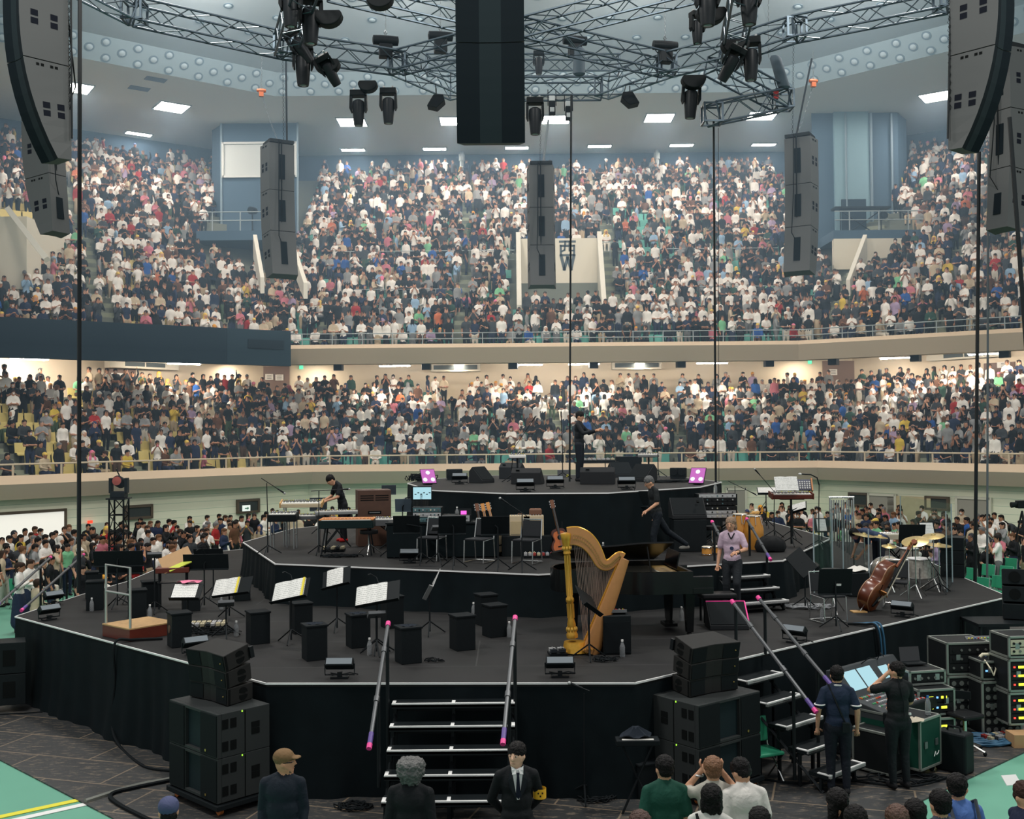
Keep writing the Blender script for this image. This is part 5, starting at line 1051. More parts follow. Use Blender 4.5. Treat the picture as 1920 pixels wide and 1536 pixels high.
for px,py,Y,lab in((723,76,27.3,'chain hoist on the left truss joint'),(1247,86,27.3,'chain hoist on the right truss joint'),(826,68,28.5,'chain hoist half hidden left of the middle array'),(1078,76,28.5,'chain hoist above the grey chain bag')):
 hoist(lab,px,py,Y); c=PY(px,py-10,Y); chain('silver chain going up from the '+lab,[c,(c.x,c.y,24.6)],.02)
ORG=mat('orange_hoist',S(206,104,52),.5)
def bag(label,px,py,Y,w,h,lean=0):
 c=PY(px,py,Y); m=MB(); m.rings([[((w/2*s_)*math.cos(a)*(1+.06*math.sin(5*a+z*4))+lean*z,w*.4*s_*math.sin(a),z) for a in[2*math.pi*k/14 for k in range(14)]]for z,s_ in((h/2,.7),(h/2-.05,.95),(0,1),(-h/2+.05,1.02),(-h/2,.6))]); o=m.build('chain_bag',mat('bag_grey',S(74,88,98),.8,bump=.3,scale=6),loc=c,smooth=True); tag(o,label,'bag')
bag('tall grey chain bag hanging beside the middle array',1086,116,28.4,.32,.75); bag('dark chain bag sagging onto the truss end at right',1462,136,27.0,.3,.85,-.28)
chain('silver chain above the sagging bag at right',[PY(1441,108,27),PY(1441,-60,27)],.02)

def moving_head(label,px,py,Y,sc_=1.0,yaw=0,tilt=0,roll=0):
 c=PY(px,py,Y); t=thing('moving_light',label,'stage lamp',c,yaw,'moving lamps on the trusses'); t.rotation_euler=(tilt,roll,yaw); t.scale=(sc_,)*3
 MB().box((0,0,.0),(.44,.30,.16)).build('base',BLACK,t,bevel=.02)
 y=MB()
 for s_ in(-1,1):y.side([(s_*.17,-.05),(s_*.23,-.05),(s_*.24,-.42),(s_*.2,-.52),(s_*.17,-.5)][::s_],-.09,.09)
 each(y,'yoke_arm',BLACK,t)
 MB().lathe([(.1,-.16),(.155,-.2),(.165,-.3),(.16,-.55),(.135,-.8),(.125,-.86),(.11,-.86)],16,T(0,0,-.02)).build('head',mat('lamp_black',(.018,.021,.024),.4),t,smooth=True); MB().lathe([(.11,-.872),(.06,-.885),(.01,-.89)],16).build('lens',GLASSC,t,smooth=True)
 c_=MB(); [c_.box((s_,0,.11),(.05,.08,.08)) for s_ in(-.12,.12)]; each(c_,'clamp',STEEL,t); return t
for a in(('moving lamp hanging in front of the left ceiling lamp',672,176,27.6,.95),('moving lamp hanging right of its twin at left',728,172,27.6,.95),('moving lamp hanging just right of the big middle array',1003,190,26.5,.95),('moving lamp hanging beside the right ceiling lamp',1297,156,26.2,1.0,0,0,.06),('moving lamp pointing down in the left lamp cluster',568,88,25,1.05,.2),('upper left moving lamp at the top of the picture',545,-28,22,1.0,0),('moving lamp at the top of the left cluster',582,-2,22.5,1.1,.3),('moving lamp pointing down in the right lamp cluster',1407,78,25,1.05,-.2),('moving lamp at the top of the right cluster',1326,-38,22,1.1),('upper right moving lamp at the top of the picture',1404,-40,22,1.1),('small moving lamp on the far level truss',1010,100,31,.7),('slanted lamp flap in the left lamp cluster',604,108,24.6,.8,0,.5,-.5),('slanted lamp flap in the right lamp cluster',1385,92,24.6,.9,0,.4,.5),('slanted lamp against the left cluster truss',545,62,24.8,.9,0,.2,-.6),('thin lamp left of the right cluster',1307,28,24,.75,.4)):
 moving_head(*a)
def crescent(label,px,py,Y,w,rz=0,flip=1):
 c=PY(px,py,Y); m=MB(); n=12; ps=[(w/2*math.cos(math.pi+math.pi*k/n),.42*w*math.sin(math.pi+math.pi*k/n)) for k in range(n+1)]+[(w*.42,.06),(-w*.42,.06)]; m.side(ps,-.14,.14); o=m.build('lamp_yoke',BLACK,loc=c,bevel=.02); o.rotation_euler=(0,0,rz); tag(o,label,'lamp yoke','curved lamp yokes')
for a in(('curved black lamp yoke at the top of the left cluster',615,28,22.5,.62),('curved black lamp yoke low in the left cluster',613,118,24.8,.62),('curved black lamp yoke at the top of the right cluster',1333,22,22.5,.64),('curved black lamp yoke low in the right cluster',1378,82,24.8,.66),('curved yoke of the lamp before the left ceiling lamp',690,158,27.4,.5),('curved yoke of the lamp beside the right ceiling lamp',1300,148,26.0,.6),('curved black lamp yoke cut by the top edge left of the middle',712,-4,23,.6)):
 crescent(*a)
for lab,px,py,s_ in(('small dark monitor speaker hanging left of the middle array',818,192,1),('small dark monitor speaker hanging right of the middle array',1181,187,-1)):
 c=PY(px,py,28.5); t=thing('hanging_speaker',lab,'speaker',c,0,'small hanging speakers'); m=MB(); m.side([(-.24,-.14),(.02,-.2),(.24,.0),(.2,.16),(-.06,.16)]if s_>0 else[(-.24,0),(-.02,-.2),(.24,-.14),(.06,.16),(-.2,.16)],-.2,.2); m.build('cabinet',BLACK,t,bevel=.015); MB().cyl((0,0,.1),(0,0,.38),.014).build('hanger',DARKM,t)
for i,(px,py,Y) in enumerate(((940,212,29),(1035,195,29.3),(1066,205,29.1))):
 c=PY(px,py,Y); t=thing('small_lamp','small white-topped lamp under the far truss, %s of three'%('left','middle','right')[i],'lamp',c,0,'small lamps under the far truss'); MB().box((0,0,.14),(.16,.16,.14)).build('top',mat('lamp_pale',(.6,.62,.62),.4),t,bevel=.01); MB().box((0,0,-.12),(.18,.18,.36)).build('body',BLACK,t,bevel=.01); MB().box((0,-.095,-.18),(.12,.01,.12)).build('face',mat('lamp_pale',(.6,.62,.62),.4),t); m=MB(); [m.cyl((s_,0,-.05),(s_,0,.4),.012) for s_ in(-.11,.11)]; m.build('bracket',DARKM,t)

POLE=mat('black_pole',(.015,.018,.02),.4)
def pole(label,a,b,r,m=None):return chain(label,[a,b],r,m or POLE,'hanging_cable','long cables hanging from the trusses',False)
b_=P(1068,903,ZT); pole('thick black cable hanging to the middle of the top platform',(b_.x,b_.y,ZT),PY(1071,178,b_.y),.026)
b_=P(1342,905,ZT); pole('thick black cable hanging to the right end of the top platform',(b_.x+.0,b_.y,ZM+1.0),PY(1338,228,b_.y),.028); pole('thin cable beside the thick right one',PY(1348,905,b_.y),PY(1347,240,b_.y),.006)
b_=P(148,1112,ZL); pole('thick black cable hanging at the left edge of the stage',(b_.x,b_.y,ZL),PY(150,-40,b_.y),.045)
b_=PY(1826,1085,26.5); b_.z=0; pole('left of the two thick cables under the big right array',b_,PY(1836,285,26.5),.045); pole('thin grey cable behind the thick ones under the right array',PY(1851,1095,29),PY(1853,290,29),.03,mat('grey_hang',S(84,92,96),.5)); pole('slanting thick cable at the far right edge',PY(1927,690,22),PY(1893,220,22),.045)
# ------------------------------------------------------------------ hanging line arrays
LAG=mat('array_grey',S(78,80,80),.6,noise=.04,scale=2); LAB=mat('array_grille',(.0035,.0085,.012),.8); LAS=mat('array_strip',S(26,38,42),.6); HOLE=mat('dark_hole',(.003,.004,.004),.9)
def line_array(label,px,py,Y,face,mods,curve,W=1.12,D=.66,g='hanging line arrays',cut=0):
 """px, py: the middle of the top; face: yaw of the front; mods: heights of the cabinets from the top; curve: final tilt of the front downwards."""
 c=PY(px,py,Y); t=thing('line_array',label,'speaker array',c,face,g); z=y=0.0; N_=0; nsub=6; tot=sum(mods); done=0
 def sec(y,z,a,tz):
  ca,sa=math.cos(a),math.sin(a); q=[]
  k_=max(0,(tz-.45)/.55); fr_=-D/2+cut*D*k_**2.2; bk_=D/2-cut*.12*D*max(0,(tz-.8)/.2)
  for x,d in((-W/2,fr_),(-W*.16,fr_+.05),(W*.16,fr_+.05),(W/2,fr_),(W*.42,bk_),(-W*.42,bk_)):q.append((x,y+d*ca,z+d*sa))
  return q
 for mi_,h in enumerate(mods):
  rs=[]
  for k in range(nsub+1):
   a=curve*max(0,(done+h*k/nsub)/tot-.25)/.75; rs.append(sec(y,z,a,(done+h*k/nsub)/tot))
   if k<nsub:y+=math.sin(a)*h/nsub; z-=math.cos(a)*h/nsub
  z-=.018; done+=h; m=MB()
  for k in range(nsub):
   A,B=rs[k],rs[k+1]
   for i in range(6):m.use({0:1,1:2,2:1,3:0,4:0,5:0}[i]); j=(i+1)%6; m.add([B[i],B[j],A[j],A[i]],[(0,1,2,3)])
  m.use(0).add(rs[0],[(0,1,2,3,4,5)][::-1]); m.add(rs[-1],[(5,4,3,2,1,0)])
  cab=m.build('cabinet',[LAG,LAB,LAS],t)
  hb=MB(); rb_=MB(); am=curve*max(0,(done-h/2)/tot-.25)/.75; mid=[(Vector(rs[nsub//2][i])) for i in range(6)]
  for(i,j) in((5,0),(3,4)):
   A,B=mid[i],mid[j]; n_=Vector((B-A)).cross(Vector((0,0,1))).normalized(); n_=-n_ if n_.dot(A+B-Vector((0,2*y,0)))<0 and False else n_; sgn=1 if((A+B).x>0)==(n_.x>0) else-1
   for f in(.3,.7):
    p=A.lerp(B,f)+n_*sgn*.004; d=(B-A).normalized(); u=d.cross(n_).normalized()
    for dz in(-.075,.075):q=p+u*dz; hb.add([q-d*.07-u*.055,q+d*.07-u*.055,q+d*.07+u*.055,q-d*.07+u*.055],[(0,1,2,3)])
   e=rs[0]; A,B=Vector(e[i]),Vector(e[j]); d=(B-A).normalized(); u=d.cross(n_).normalized(); u=u if u.z<0 else-u
   for f in(.3,.4,.6,.7):q=A.lerp(B,f)+n_*sgn*.004+u*.08; rb_.add([q-d*.03-u*.025,q+d*.03-u*.025,q+d*.03+u*.025,q-d*.03+u*.025],[(0,1,2,3)])
  each(hb,'handle',mat('handle_hole',(.004,.006,.012),.8),cab); rb_.build('rigging_hole',HOLE,cab)  # flat dark marks for the rigging holes in the cabinet sides
  bk=MB(); A=Vector(rs[1][4]); B=Vector(rs[nsub-1][5]); bk.box((0,(A.y+B.y)/2+.004,(A.z+B.z)/2),(.2,.012,abs(A.z-B.z)*.8),RX(am*.9)); bk.build('rear_panel',LAB,cab)
 f=MB(); f.box((0,0,.07),(W*.8,D*1.1,.1)); f.build('flying_frame',DARKM,t)
 cb=MB(); cb.tube([(.1,D/2+.05,.1),(.12,D/2+.06,-tot*.4),(.16,D/2+.2,-tot*.7),(.0,D/2+.12,-tot*.78),(.02,D/2-.05,-tot*.7)],.014,6); cb.tube([(.02,D/2+.05,.1),(.03,D/2+.05,-tot*.8)],.02,6); cb.build('cable',BLACKM,t,smooth=True); return t
line_array('big black line array at the top middle, facing the viewer',918,-85,18.2,0,[1.6,1.62],R(12),1.16,.66)
line_array('big grey-sided line array at the upper left edge',68,-185,19.5,R(-40),[1.5,1.5,1.75],R(5),.62,.95,cut=.62)
line_array('big grey-sided line array at the upper right edge',1836,-205,19.5,R(40),[1.5,1.5,1.75],R(5),.62,.95,cut=.62)
line_array('line array behind and below the big left one',82,118,27,R(-118),[1.5,1.45,1.5],R(10),.62,.9,cut=.5)
line_array('line array behind and below the big right one',1897,98,26,R(118),[1.5,1.45,1.5],R(10),.7,.95,cut=.5)
line_array('line array hanging in front of the left tower window',522,274,33,R(-150),[1.45,1.3,1.4],R(14),.95,.66,cut=.3)
line_array('line array hanging in the middle before the stairwell sign',1014,313,35,R(180),[1.4,1.25,1.35],R(10),.92,.6,cut=.2)
line_array('line array hanging in front of the right tower',1500,262,33,R(150),[1.45,1.35,1.45],R(14),.95,.66,cut=.3)
for(ax,ay,hx,hy,bx,by,Y,w) in((491,108,490,170,524,272,33,'left'),(1524,95,1525,152,1492,258,33,'right')):
 chain('chain from the %s truss to its orange hoist'%w,[PY(ax,ay,Y),PY(hx,hy-4,Y)],.03); hoist('orange hand hoist above the %s hanging array'%w,hx,hy,Y,ORG,.16).scale=(.42,)*3
 chain('slack rope chain from the orange hoist to the %s array'%w,[PY(hx,hy+5,Y),PY((hx+bx)/2,(hy+by)/2+8,Y),PY(bx,by,Y)],.03); chain('dark cable beside the %s array chain'%w,[PY(bx+(8 if w=='left' else-6),by,Y),PY(bx+(6 if w=='left' else-4),95 if w=='left' else 60,Y)],.035,DARKM,'hanging_cable',None,True); pole('pole behind the %s hanging array'%w,PY(bx+(14 if w=='left' else 0),by,Y),PY(bx+(12 if w=='left' else 30),110,Y),.03)
chain('dark chain above the middle hanging array',[PY(1012,312,35),PY(1016,180,35)],.03,DARKM); pole('flat grey strap above the middle hanging array',PY(1018,310,35),PY(1028,225,35),.04,mat('strap_grey',S(110,118,122),.7))
for px,Y,w in((129,19.7,'left'),(1779,19.7,'right')):chain('heavy chain running down beside the big %s array'%w,[PY(px,-30,Y),PY(px+(2 if w=='left' else 3),205,Y)],.035,DARKM); pole('dark cable beside the big %s array'%w,PY(px+4,-30,Y),PY(px+(6 if w=='left' else-2),260,Y),.018)

q=P(223,1070,0); q.y=33; c=PY(223,990,33); t=thing('truss_tower','slim black truss tower topped by a moving lamp at left','truss',(c.x,33,0)); zt=PY(223,936,33).z; m=MB(); s=.22
for i in(-1,1):
 for j in(-1,1):m.tube([(i*s,j*s,0),(i*s,j*s,zt)],.03,6)
n=int(zt/.42)
for k in range(n):
 z0,z1=zt*k/n,zt*(k+1)/n
 for f in range(4):p,q_=((-s,-s),(s,-s),(s,s),(-s,s))[f],((s,-s),(s,s),(-s,s),(-s,-s))[f]; m.tube([(*(p if k%2 else q_),z0),(*(q_ if k%2 else p),z1)],.016,4); m.tube([(*p,z1),(*q_,z1)],.016,4)
m.build('lattice',DARKM,t); MB().box((0,0,zt+.02),(.6,.6,.04)).build('top_plate',DARKM,t)
t=thing('moving_light','moving lamp standing on the left truss tower','stage lamp',(c.x,33,zt+.04)); MB().box((0,0,.1),(.44,.36,.2)).build('base',BLACK,t,bevel=.02); m=MB(); [m.box((s_*.24,0,.38),(.08,.2,.46)) for s_ in(-1,1)]; each(m,'yoke_arm',BLACK,t); MB().lathe([(.1,-.25),(.17,-.2),(.17,.12),(.15,.18)],14,T(0,0,.5)@RX(R(75))).build('head',BLACK,t,smooth=True); MB().lathe([(.14,0),(.02,.02)],14,T(0,-.19,.53)@RX(R(80))).build('lens',mat('red_lens',S(150,70,60),.2),t)
chain('cable rising from the tower lamp',[PY(228,900,33),PY(218,880,33)],.02,BLACKM,'hanging_cable',None,False)
# ------------------------------------------------------------------ loudspeaker stacks on the floor
SUBG=mat('sub_grey',S(50,53,53),.55,noise=.06); HOLE=mat('dark_hole',(.003,.004,.004),.9)
def sub_stack(label_,c0,cl,cr,h,n,flip,z0=.19):
 """c0 nearest bottom corner, cl / cr the left and right bottom corners (pixels on the level z0)."""
 a,l,r=P(*c0,z0),P(*cl,z0),P(*cr,z0); vf=(a-l) if not flip else(r-a); W=vf.length; u=vf.normalized(); ang=math.atan2(u.y,u.x); v=Vector((-u.y,u.x,0)); D_=max(.75,abs((r-a).dot(v)) if not flip else abs((l-a).dot(v))); o=(l if not flip else a)
 cen=o+u*W/2+v*D_/2
 t=thing('speaker_dolly','black wheeled dolly under the %s'%label_,'dolly',(cen.x,cen.y,.02),ang); MB().box((0,0,.12),(W+.08,D_+.06,.07)).build('platform',BLACK,t,bevel=.01)
 for sx in(-1,1):
  for sy in(-1,1):o_=MB().lathe([(.02,-.025),(.06,-.025),(.06,.025),(.02,.025)],14,T(sx*(W/2-.08),sy*(D_/2-.08),.062)@RX(R(90))).build('wheel',mat('orange_wheel',S(190,110,50),.5),t)
 for k in range(n):
  z=z0+h*k; t=thing('subwoofer','%s bass speaker of the %s'%(('lower','upper')[k],label_),'bass speaker',(cen.x,cen.y,z),ang,'bass speakers on dollies'); m=MB(); H_=h-.006
  m.box((0,.03,H_/2),(W,D_-.06,H_)); m.box((-W*.33,-D_/2+.03,H_/2),(W*.34,.06,H_)); m.box((W*.33,-D_/2+.03,H_/2),(W*.34,.06,H_)); m.box((0,-D_/2+.03,.02),(W*.34,.06,.04)); m.box((0,-D_/2+.03,H_-.02),(W*.34,.06,.04)); m.build('cabinet',SUBG,t,bevel=.006)
  for sx in(-.33,.33):MB().box((sx*W,-D_/2-.006,H_/2),(W*.315,.012,H_*.93)).build('grille',mat('sub_grille',(.006,.009,.01),.8),t)
  MB().box((0,-D_/2+.055,H_/2),(W*.32,.012,H_*.86)).build('port',LAS,t)
  hd=MB()
  for sx in(-1,1):
   for zz in(.25,.75):[hd.box((sx*(W/2+.001),-D_*.28+dy,H_*zz),(.012,.085,.12)) for dy in(-.06,.06)]
   [hd.box((sx*(W/2+.001),D_*.22,H_*zz),(.012,.12,.075)) for zz in(.45,.6)]; hd.box((sx*(W/2+.001),D_*.02,H_/2),(.008,.012,H_*.96))
  each(hd,'handle',HOLE,t); lg=MB(); lg.lathe([(.015,0),(.018,.006)],10,T(W*.28,-D_/2-.013,.07)@RX(R(90))); lg.build('badge',mat('brass',S(190,160,90),.3,.8),t); MB().box(((W/2+.004)*(1 if not flip else-1),-.03,H_*.97),(.01,.012,.02)).build('pilot_light',mat('green_led',S(160,230,60),.4,emit=S(160,240,60),estr=1),t)
 return cen,ang,W,D_,z0+h*n,u,v
def small_array(lab,cen,ang,z,dx,dy,rz,g):
 w,h,d=.86,.22,.46; y=0
 for k in range(3):
  t=thing('array_cabinet','%s wedge-shaped speaker of three on the %s'%(('bottom','middle','top')[k],lab),'speaker',cen+Vector((0,0,z-cen.z))+Vector((math.cos(ang)*dx-math.sin(ang)*dy,math.sin(ang)*dx+math.cos(ang)*dy,.0)),ang+rz,g)
  M_=T(0,-d/2-.012*k,h*k+.002)@RX(R(5.5*k))@T(0,d/2,0); m=MB().at(M_); m.prism([(-w/2,-d/2),(0,-d/2+.04),(w/2,-d/2),(w/2*.8,d/2),(-w/2*.8,d/2)],0,h); m.build('cabinet',mat('kara_black',S(38,38,37),.6),t,bevel=.008)
  for s_ in(-1,1):gr=MB().at(M_); gr.add([(s_*w*.48,-d/2-.006,.015),(s_*w*.17,-d/2+.02,.015),(s_*w*.17,-d/2+.02,h-.015),(s_*w*.48,-d/2-.006,h-.015)],[(0,1,2,3)]); gr.build('grille',mat('sub_grille',(.006,.009,.01),.8),t)
  hd=MB().at(M_)
  for s_ in(-1,1):
   for q in(-1,1):hd.add([(s_*(w*.455),.04+.075*math.cos(a),h/2+q*.015+q*.07*math.sin(a)) for a in[math.pi*i/8 for i in range(9)]],[tuple(range(9))])
   hd.box((s_*w*.495,-d/2+.03,h/2),(.012,.03,h*.9))
  each(hd,'handle',HOLE,t); lg=MB().at(M_); lg.ball((w*.4,-d/2-.008,h*.5),.01,8,5); lg.build('badge',mat('brass',S(190,160,90),.3,.8),t)
  if k==2:b=MB().at(M_); [b.box((s_*w*.42,d/2+.02,h*.45),(.03,.06,h*.7)) for s_ in(-1,1)]; b.build('rigging_plate',DARKM,t)
st=sub_stack('left speaker stack',(408,1509),(318,1470),(500,1478),.565,2,False); small_array('left speaker stack',st[0],st[1],st[4],-.1,.12,.06,'wedge speakers on the left stack')
st=sub_stack('right speaker stack',(1311,1489),(1237,1455),(1427,1452),.565,2,True); small_array('right speaker stack',st[0],st[1],st[4],.05,.1,-.12,'wedge speakers on the right stack')
def edge_stack(label,px,py,z0,w,h,n,rz,g):
 q=P(px,py,z0)
 for k in range(n):
  t=thing('array_cabinet','%s dark speaker of the %s'%(('lowest','second','third','top')[k],label),'speaker',(q.x,q.y,z0+h*k),rz,g); m=MB(); m.prism([(-w/2,-.25),(w/2,-.25),(w*.42,.25),(-w*.42,.25)],0,h-.01); m.build('cabinet',BLACK,t,bevel=.008); hd=MB(); [hd.box((s_*w*.2,-.252,h/2),(w*.22,.012,h*.5)) for s_ in(-1,1)]; each(hd,'handle',HOLE,t)
edge_stack('stack cut by the left edge',0,1318,.15,.9,.55,2,.3,'speakers at the left edge'); edge_stack('stack beyond the drum kit',1788,1080,ZL-.0,.6,.3,3,1.1,'speakers behind the drum kit')
q=PY(1915,1165,19.5); t=thing('speaker_table','black table with a notebook at the right edge','table',(q.x-.2,19.5,0.0)); MB().box((0,0,q.z),(1.5,.8,.05)).build('table_top',BLACK,t); m=MB(); [m.cyl((x,y,0),(x,y,q.z),.03) for x in(-.7,.7) for y in(-.35,.35)]; each(m,'leg',DARKM,t)
for k in range(3):
 t=thing('array_cabinet','%s speaker of the tilted stack at the right edge'%('bottom','middle','top')[k],'speaker',(q.x+.15,19.6,q.z+.03+.3*k),-.4,'tilted speakers at the right edge'); MB().at(RX(R(-4*k))).box((0,.02*k,.15),(.8,.5,.28)).build('cabinet',BLACK,t,bevel=.01); hd=MB().at(RX(R(-4*k))); [hd.add([(s_*.2+.1*math.cos(a),-.236,.15+.1*math.sin(a)) for a in[2*math.pi*i/12 for i in range(12)]],[tuple(range(12))]) for s_ in(-1,1)]; each(hd,'handle',HOLE,t)
# ------------------------------------------------------------------ mixing desk and racks at right
EDG=mat('case_edge',S(150,155,148),.4,.6); CASEB=mat('case_black',(.012,.014,.015),.5); CASEG=mat('case_green',S(24,66,54),.45,noise=.08)
def flight_case(label,c,rz,w,d,h,z=0.02,faces=None,g=None,open_front=False,name='flight_case',wheels=True,cat='flight case'):
 t=thing(name,label,cat,(c[0],c[1],z),rz,g); z0=.1 if wheels else 0
 m=MB(); m.box((0,0,z0+(h-z0)/2),(w-.02,d-.02,h-z0-.02)); m.build('panels',faces or CASEB,t); e=MB(); k=.034
 for sx in(-1,1):
  for sy in(-1,1):e.box((sx*(w-k)/2,sy*(d-k)/2,z0+(h-z0)/2),(k,k,h-z0))
  for zz in(z0+k/2,h-k/2):e.box((sx*(w-k)/2,0,zz),(k,d,k)); e.box((0,sx*(d-k)/2,zz),(w,k,k))
 e.build('aluminium_edges',EDG,t,bevel=.004)
 if wheels:
  for sx in(-1,1):
   for sy in(-1,1):MB().lathe([(.02,-.02),(.048,-.02),(.048,.02),(.02,.02)],12,T(sx*(w/2-.1),sy*(d/2-.1),.049)@RX(R(90))).build('wheel',BLACKM,t)
 lt=MB(); [lt.box((s_*w*.25,-d/2-.004,h*.55),(.07,.012,.09)) for s_ in(-1,1)]; lt.box((w/2+.004,0,h*.2),(.012,.12,.1)); each(lt,'latch',STEEL,t); return t
en=ed.to_3d() if hasattr(ed,'to_3d') and len(ed)==2 else Vector(ed); EA=eang
gc=P(1727,1462,.02); gv=Vector((math.cos(EA),math.sin(EA),0)); gn=Vector((math.sin(EA),-math.cos(EA),0))
def case_at(label,corner,w,d,h,z=.02,**k):
 c=Vector(corner)+gv*w/2-gn*d/2; return flight_case(label,(c.x,c.y),EA,w,d,h,z,**k),c
t,c=case_at('green-sided flight case carrying a towel and a bottle',gc,.58,.95,.80,faces=CASEG); o=MB().box((0,0,.792),(.52,.89,.012)).build('top_panel',CASEB,t)
lg=MB(); lg.tube([(-.06,0,-.03),(-.02,0,.03),(.0,0,-.02),(.05,0,.0),(.07,0,.03)],.007,4); o=lg.build('maker_script',WHITEP,t); o.location=(.12,-.485,.28)

o=MB().box((0,0,0),(.01,.09,.1)).build('red_tag',mat('red_tag',S(190,50,45),.5),t); o.location=(-.295,-.25,.5)
bt=thing('water_bottle','tall water bottle with a blue cap on the green flight case','bottle',P(1740,1340,.82)); MB().lathe([(.036,0),(.038,.02),(.038,.16),(.02,.22),(.016,.24)],12).build('body',BOTM,bt,smooth=True); MB().lathe([(.018,.235),(.018,.265)],10).build('cap',mat('blue_cap',S(40,110,180),.5),bt)
tw=MB(); tw.rings([[(.15*s_*math.cos(a)*(1+.15*math.sin(3*a)),.1*s_*math.sin(a),.05*(1.1-s_)+.01*math.sin(4*a)+.012) for a in[2*math.pi*k/16 for k in range(16)]]for s_ in(1,.85,.5,.2)]); o=tw.build('towel',mat('beige_towel',S(190,180,160),.9,bump=.3,scale=20),smooth=True,loc=P(1713,1353,.82)); tag(o,'crumpled beige towel on the green flight case','towel')

dk=PY(1655,1330,16.2); t=thing('mixing_desk','large digital mixing desk with lit screens behind the two men','mixing desk',(dk.x,dk.y,.02),EA); W_=1.7; t.scale=(1,1,1.08)
b=MB(); b.side([(0,.62),(0,.8),(.0,.8)],0,0) if False else None
m=MB(); pts=[(-.42,.62),(.55,.62),(.55,.74),(.02,.84),(-.30,1.18),(-.42,1.16)]
m.add([(-W_/2,-y,z) for y,z in pts]+[(W_/2,-y,z) for y,z in pts],[tuple(range(5,-1,-1)),tuple(range(6,12))]+[(i,(i+1)%6,(i+1)%6+6,i+6) for i in range(6)]); m.build('chassis',mat('desk_grey',S(60,64,66),.45),t,bevel=.012)
m=MB(); m.box((0,-.55,.68),(W_+.06,.07,.16)); m.build('armrest',BLACK,t,bevel=.02)
sl=math.atan2(.34,.32)
for i,x in enumerate((-.52,-.12,.36)):o=MB().box((0,0,0),(.36,.008,.3) if i<2 else(.24,.008,.2)).build('screen',SCREEN,t); o.location=(x,.15,1.02); o.rotation_euler=(-(math.pi/2-sl),0,0)
kn=MB(); cols=[mat('pedal_silver',(.5,.5,.5),.4,.5),mat('fader_white',(.6,.6,.6),.5),mat('red_button',S(200,60,45),.5),mat('orange_button',S(210,120,60),.5),mat('green_button',S(80,170,110),.5),mat('blue_button',S(70,110,180),.5)]; rr=random.Random(5)
for i in range(30):
 x=-.7+1.4*i/29
 for j in range(5):u=.1+.2*j; y=-.02-.5*u; z=.842-.1*u+.006; kn.use(rr.choice((0,1,1,2,3,4,0))); kn.box((x,y,z),(.022,.03 if j else .05,.016))
for i in range(10):kn.use(rr.choice((0,2,3,4,5))); kn.box((.14+.02*(i%3),.08+.03*(i//3),.93+.032*(i//3)),(.014,.014,.014))
kn.build('faders_and_buttons',cols,t)
lpz=MB(); lpz.tube([(.36,.3,1.16),(.3,.2,1.28),(.22,.1,1.26)],.008,5); lpz.tube([(-.1,.3,1.16),(-.06,.18,1.26),(.04,.12,1.25)],.008,5); lpz.build('gooseneck_lamps',BLACKM,t)
m=MB(); [m.box((s_*.66,0,.31),(.06,.7,.6)) for s_ in(-1,1)]; m.box((0,.2,.5),(1.3,.04,.2)); m.box((0,0,.05),(1.4,.8,.06)); m.build('stand',DARKM,t)
mm=PY(1640,1400,15.3); flight_case('open-fronted black rack case with a red light below the mixing desk',(mm.x+.25,mm.y+.1),EA,1.0,.6,.58,.05,wheels=False)
RK=[mat('rack_black',(.012,.013,.014),.5),mat('rack_grey',S(110,112,108),.5,.3),mat('led_yellow',S(220,230,60),.4,emit=S(225,235,60),estr=1.2),mat('led_red',S(220,60,60),.4,emit=S(230,60,50),estr=1.2),mat('led_blue',S(110,170,240),.4,emit=S(110,170,250),estr=1.2),mat('rack_cream',S(190,184,160),.5)]
def rack(label,px,py,Y,w,h,d,z,rz,style,wheels=False):
 c=PY(px,py,Y); t=flight_case(label,(c.x,c.y),rz,w,d,h,z,name='equipment_rack',wheels=wheels,cat='rack',g='equipment racks at right'); m=MB(); rr=random.Random(px)
 n=max(1,int((h-.08)/.13))
 for k in range(n):
  zz=.05+(h-.1)*(k+.5)/n; m.use(0 if style!='pale' else 5); m.box((0,-d/2-.002,zz),(w*.88,.012,(h-.1)/n*.86))
  for i in range(5):
   x=-w*.36+w*.72*i/4
   if style=='yellow':m.use(2 if i in(1,3) else(3 if i==0 else 4 if i==2 else 0)); m.box((x,-d/2-.01,zz),(w*(.15 if i in(1,3) else .05),.012,.035 if i in(1,3) else .025))
   elif style=='fan':m.use(1); m.lathe([(.035,0),(.04,.004)],10,T(x,-d/2-.012,zz)@RX(R(90)))
   elif style=='blue':m.use(rr.choice((4,4,1,0))); m.box((x,-d/2-.01,zz),(.035,.012,.025))
   else:m.use(rr.choice((0,1,1))); m.lathe([(.02,0),(.02,.012)],8,T(x,-d/2-.01,zz)@RX(R(90)))
 m.build('rack_units',RK,t); return t
rack('low rack with yellow displays behind the mixing desk',1735,1335,16.3,.62,.52,.6,.02,.2,'yellow'); rack('small open rack on top of the yellow display rack',1722,1250,16.6,.62,.22,.5,.55+.4,.2,'knob'); rack('middle rack with yellow lights behind the mixing desk',1735,1300,16.4,.62,.4,.6,.55,.2,'yellow')
rack('lower left rack with grey fans under the cased amplifier',1798,1400,17.6,.72,.86,.7,.02,.1,'fan'); rack('lower right rack with grey fans under the telephone',1858,1400,17.2,.66,.86,.7,.02,.1,'fan'); rack('large cased black amplifier with silver edges',1798,1240,17.6,.76,.52,.66,.89,.1,'knob'); rack('small rack with blue lights and a white telephone on top',1853,1270,17.2,.56,.3,.6,.89,.1,'blue')
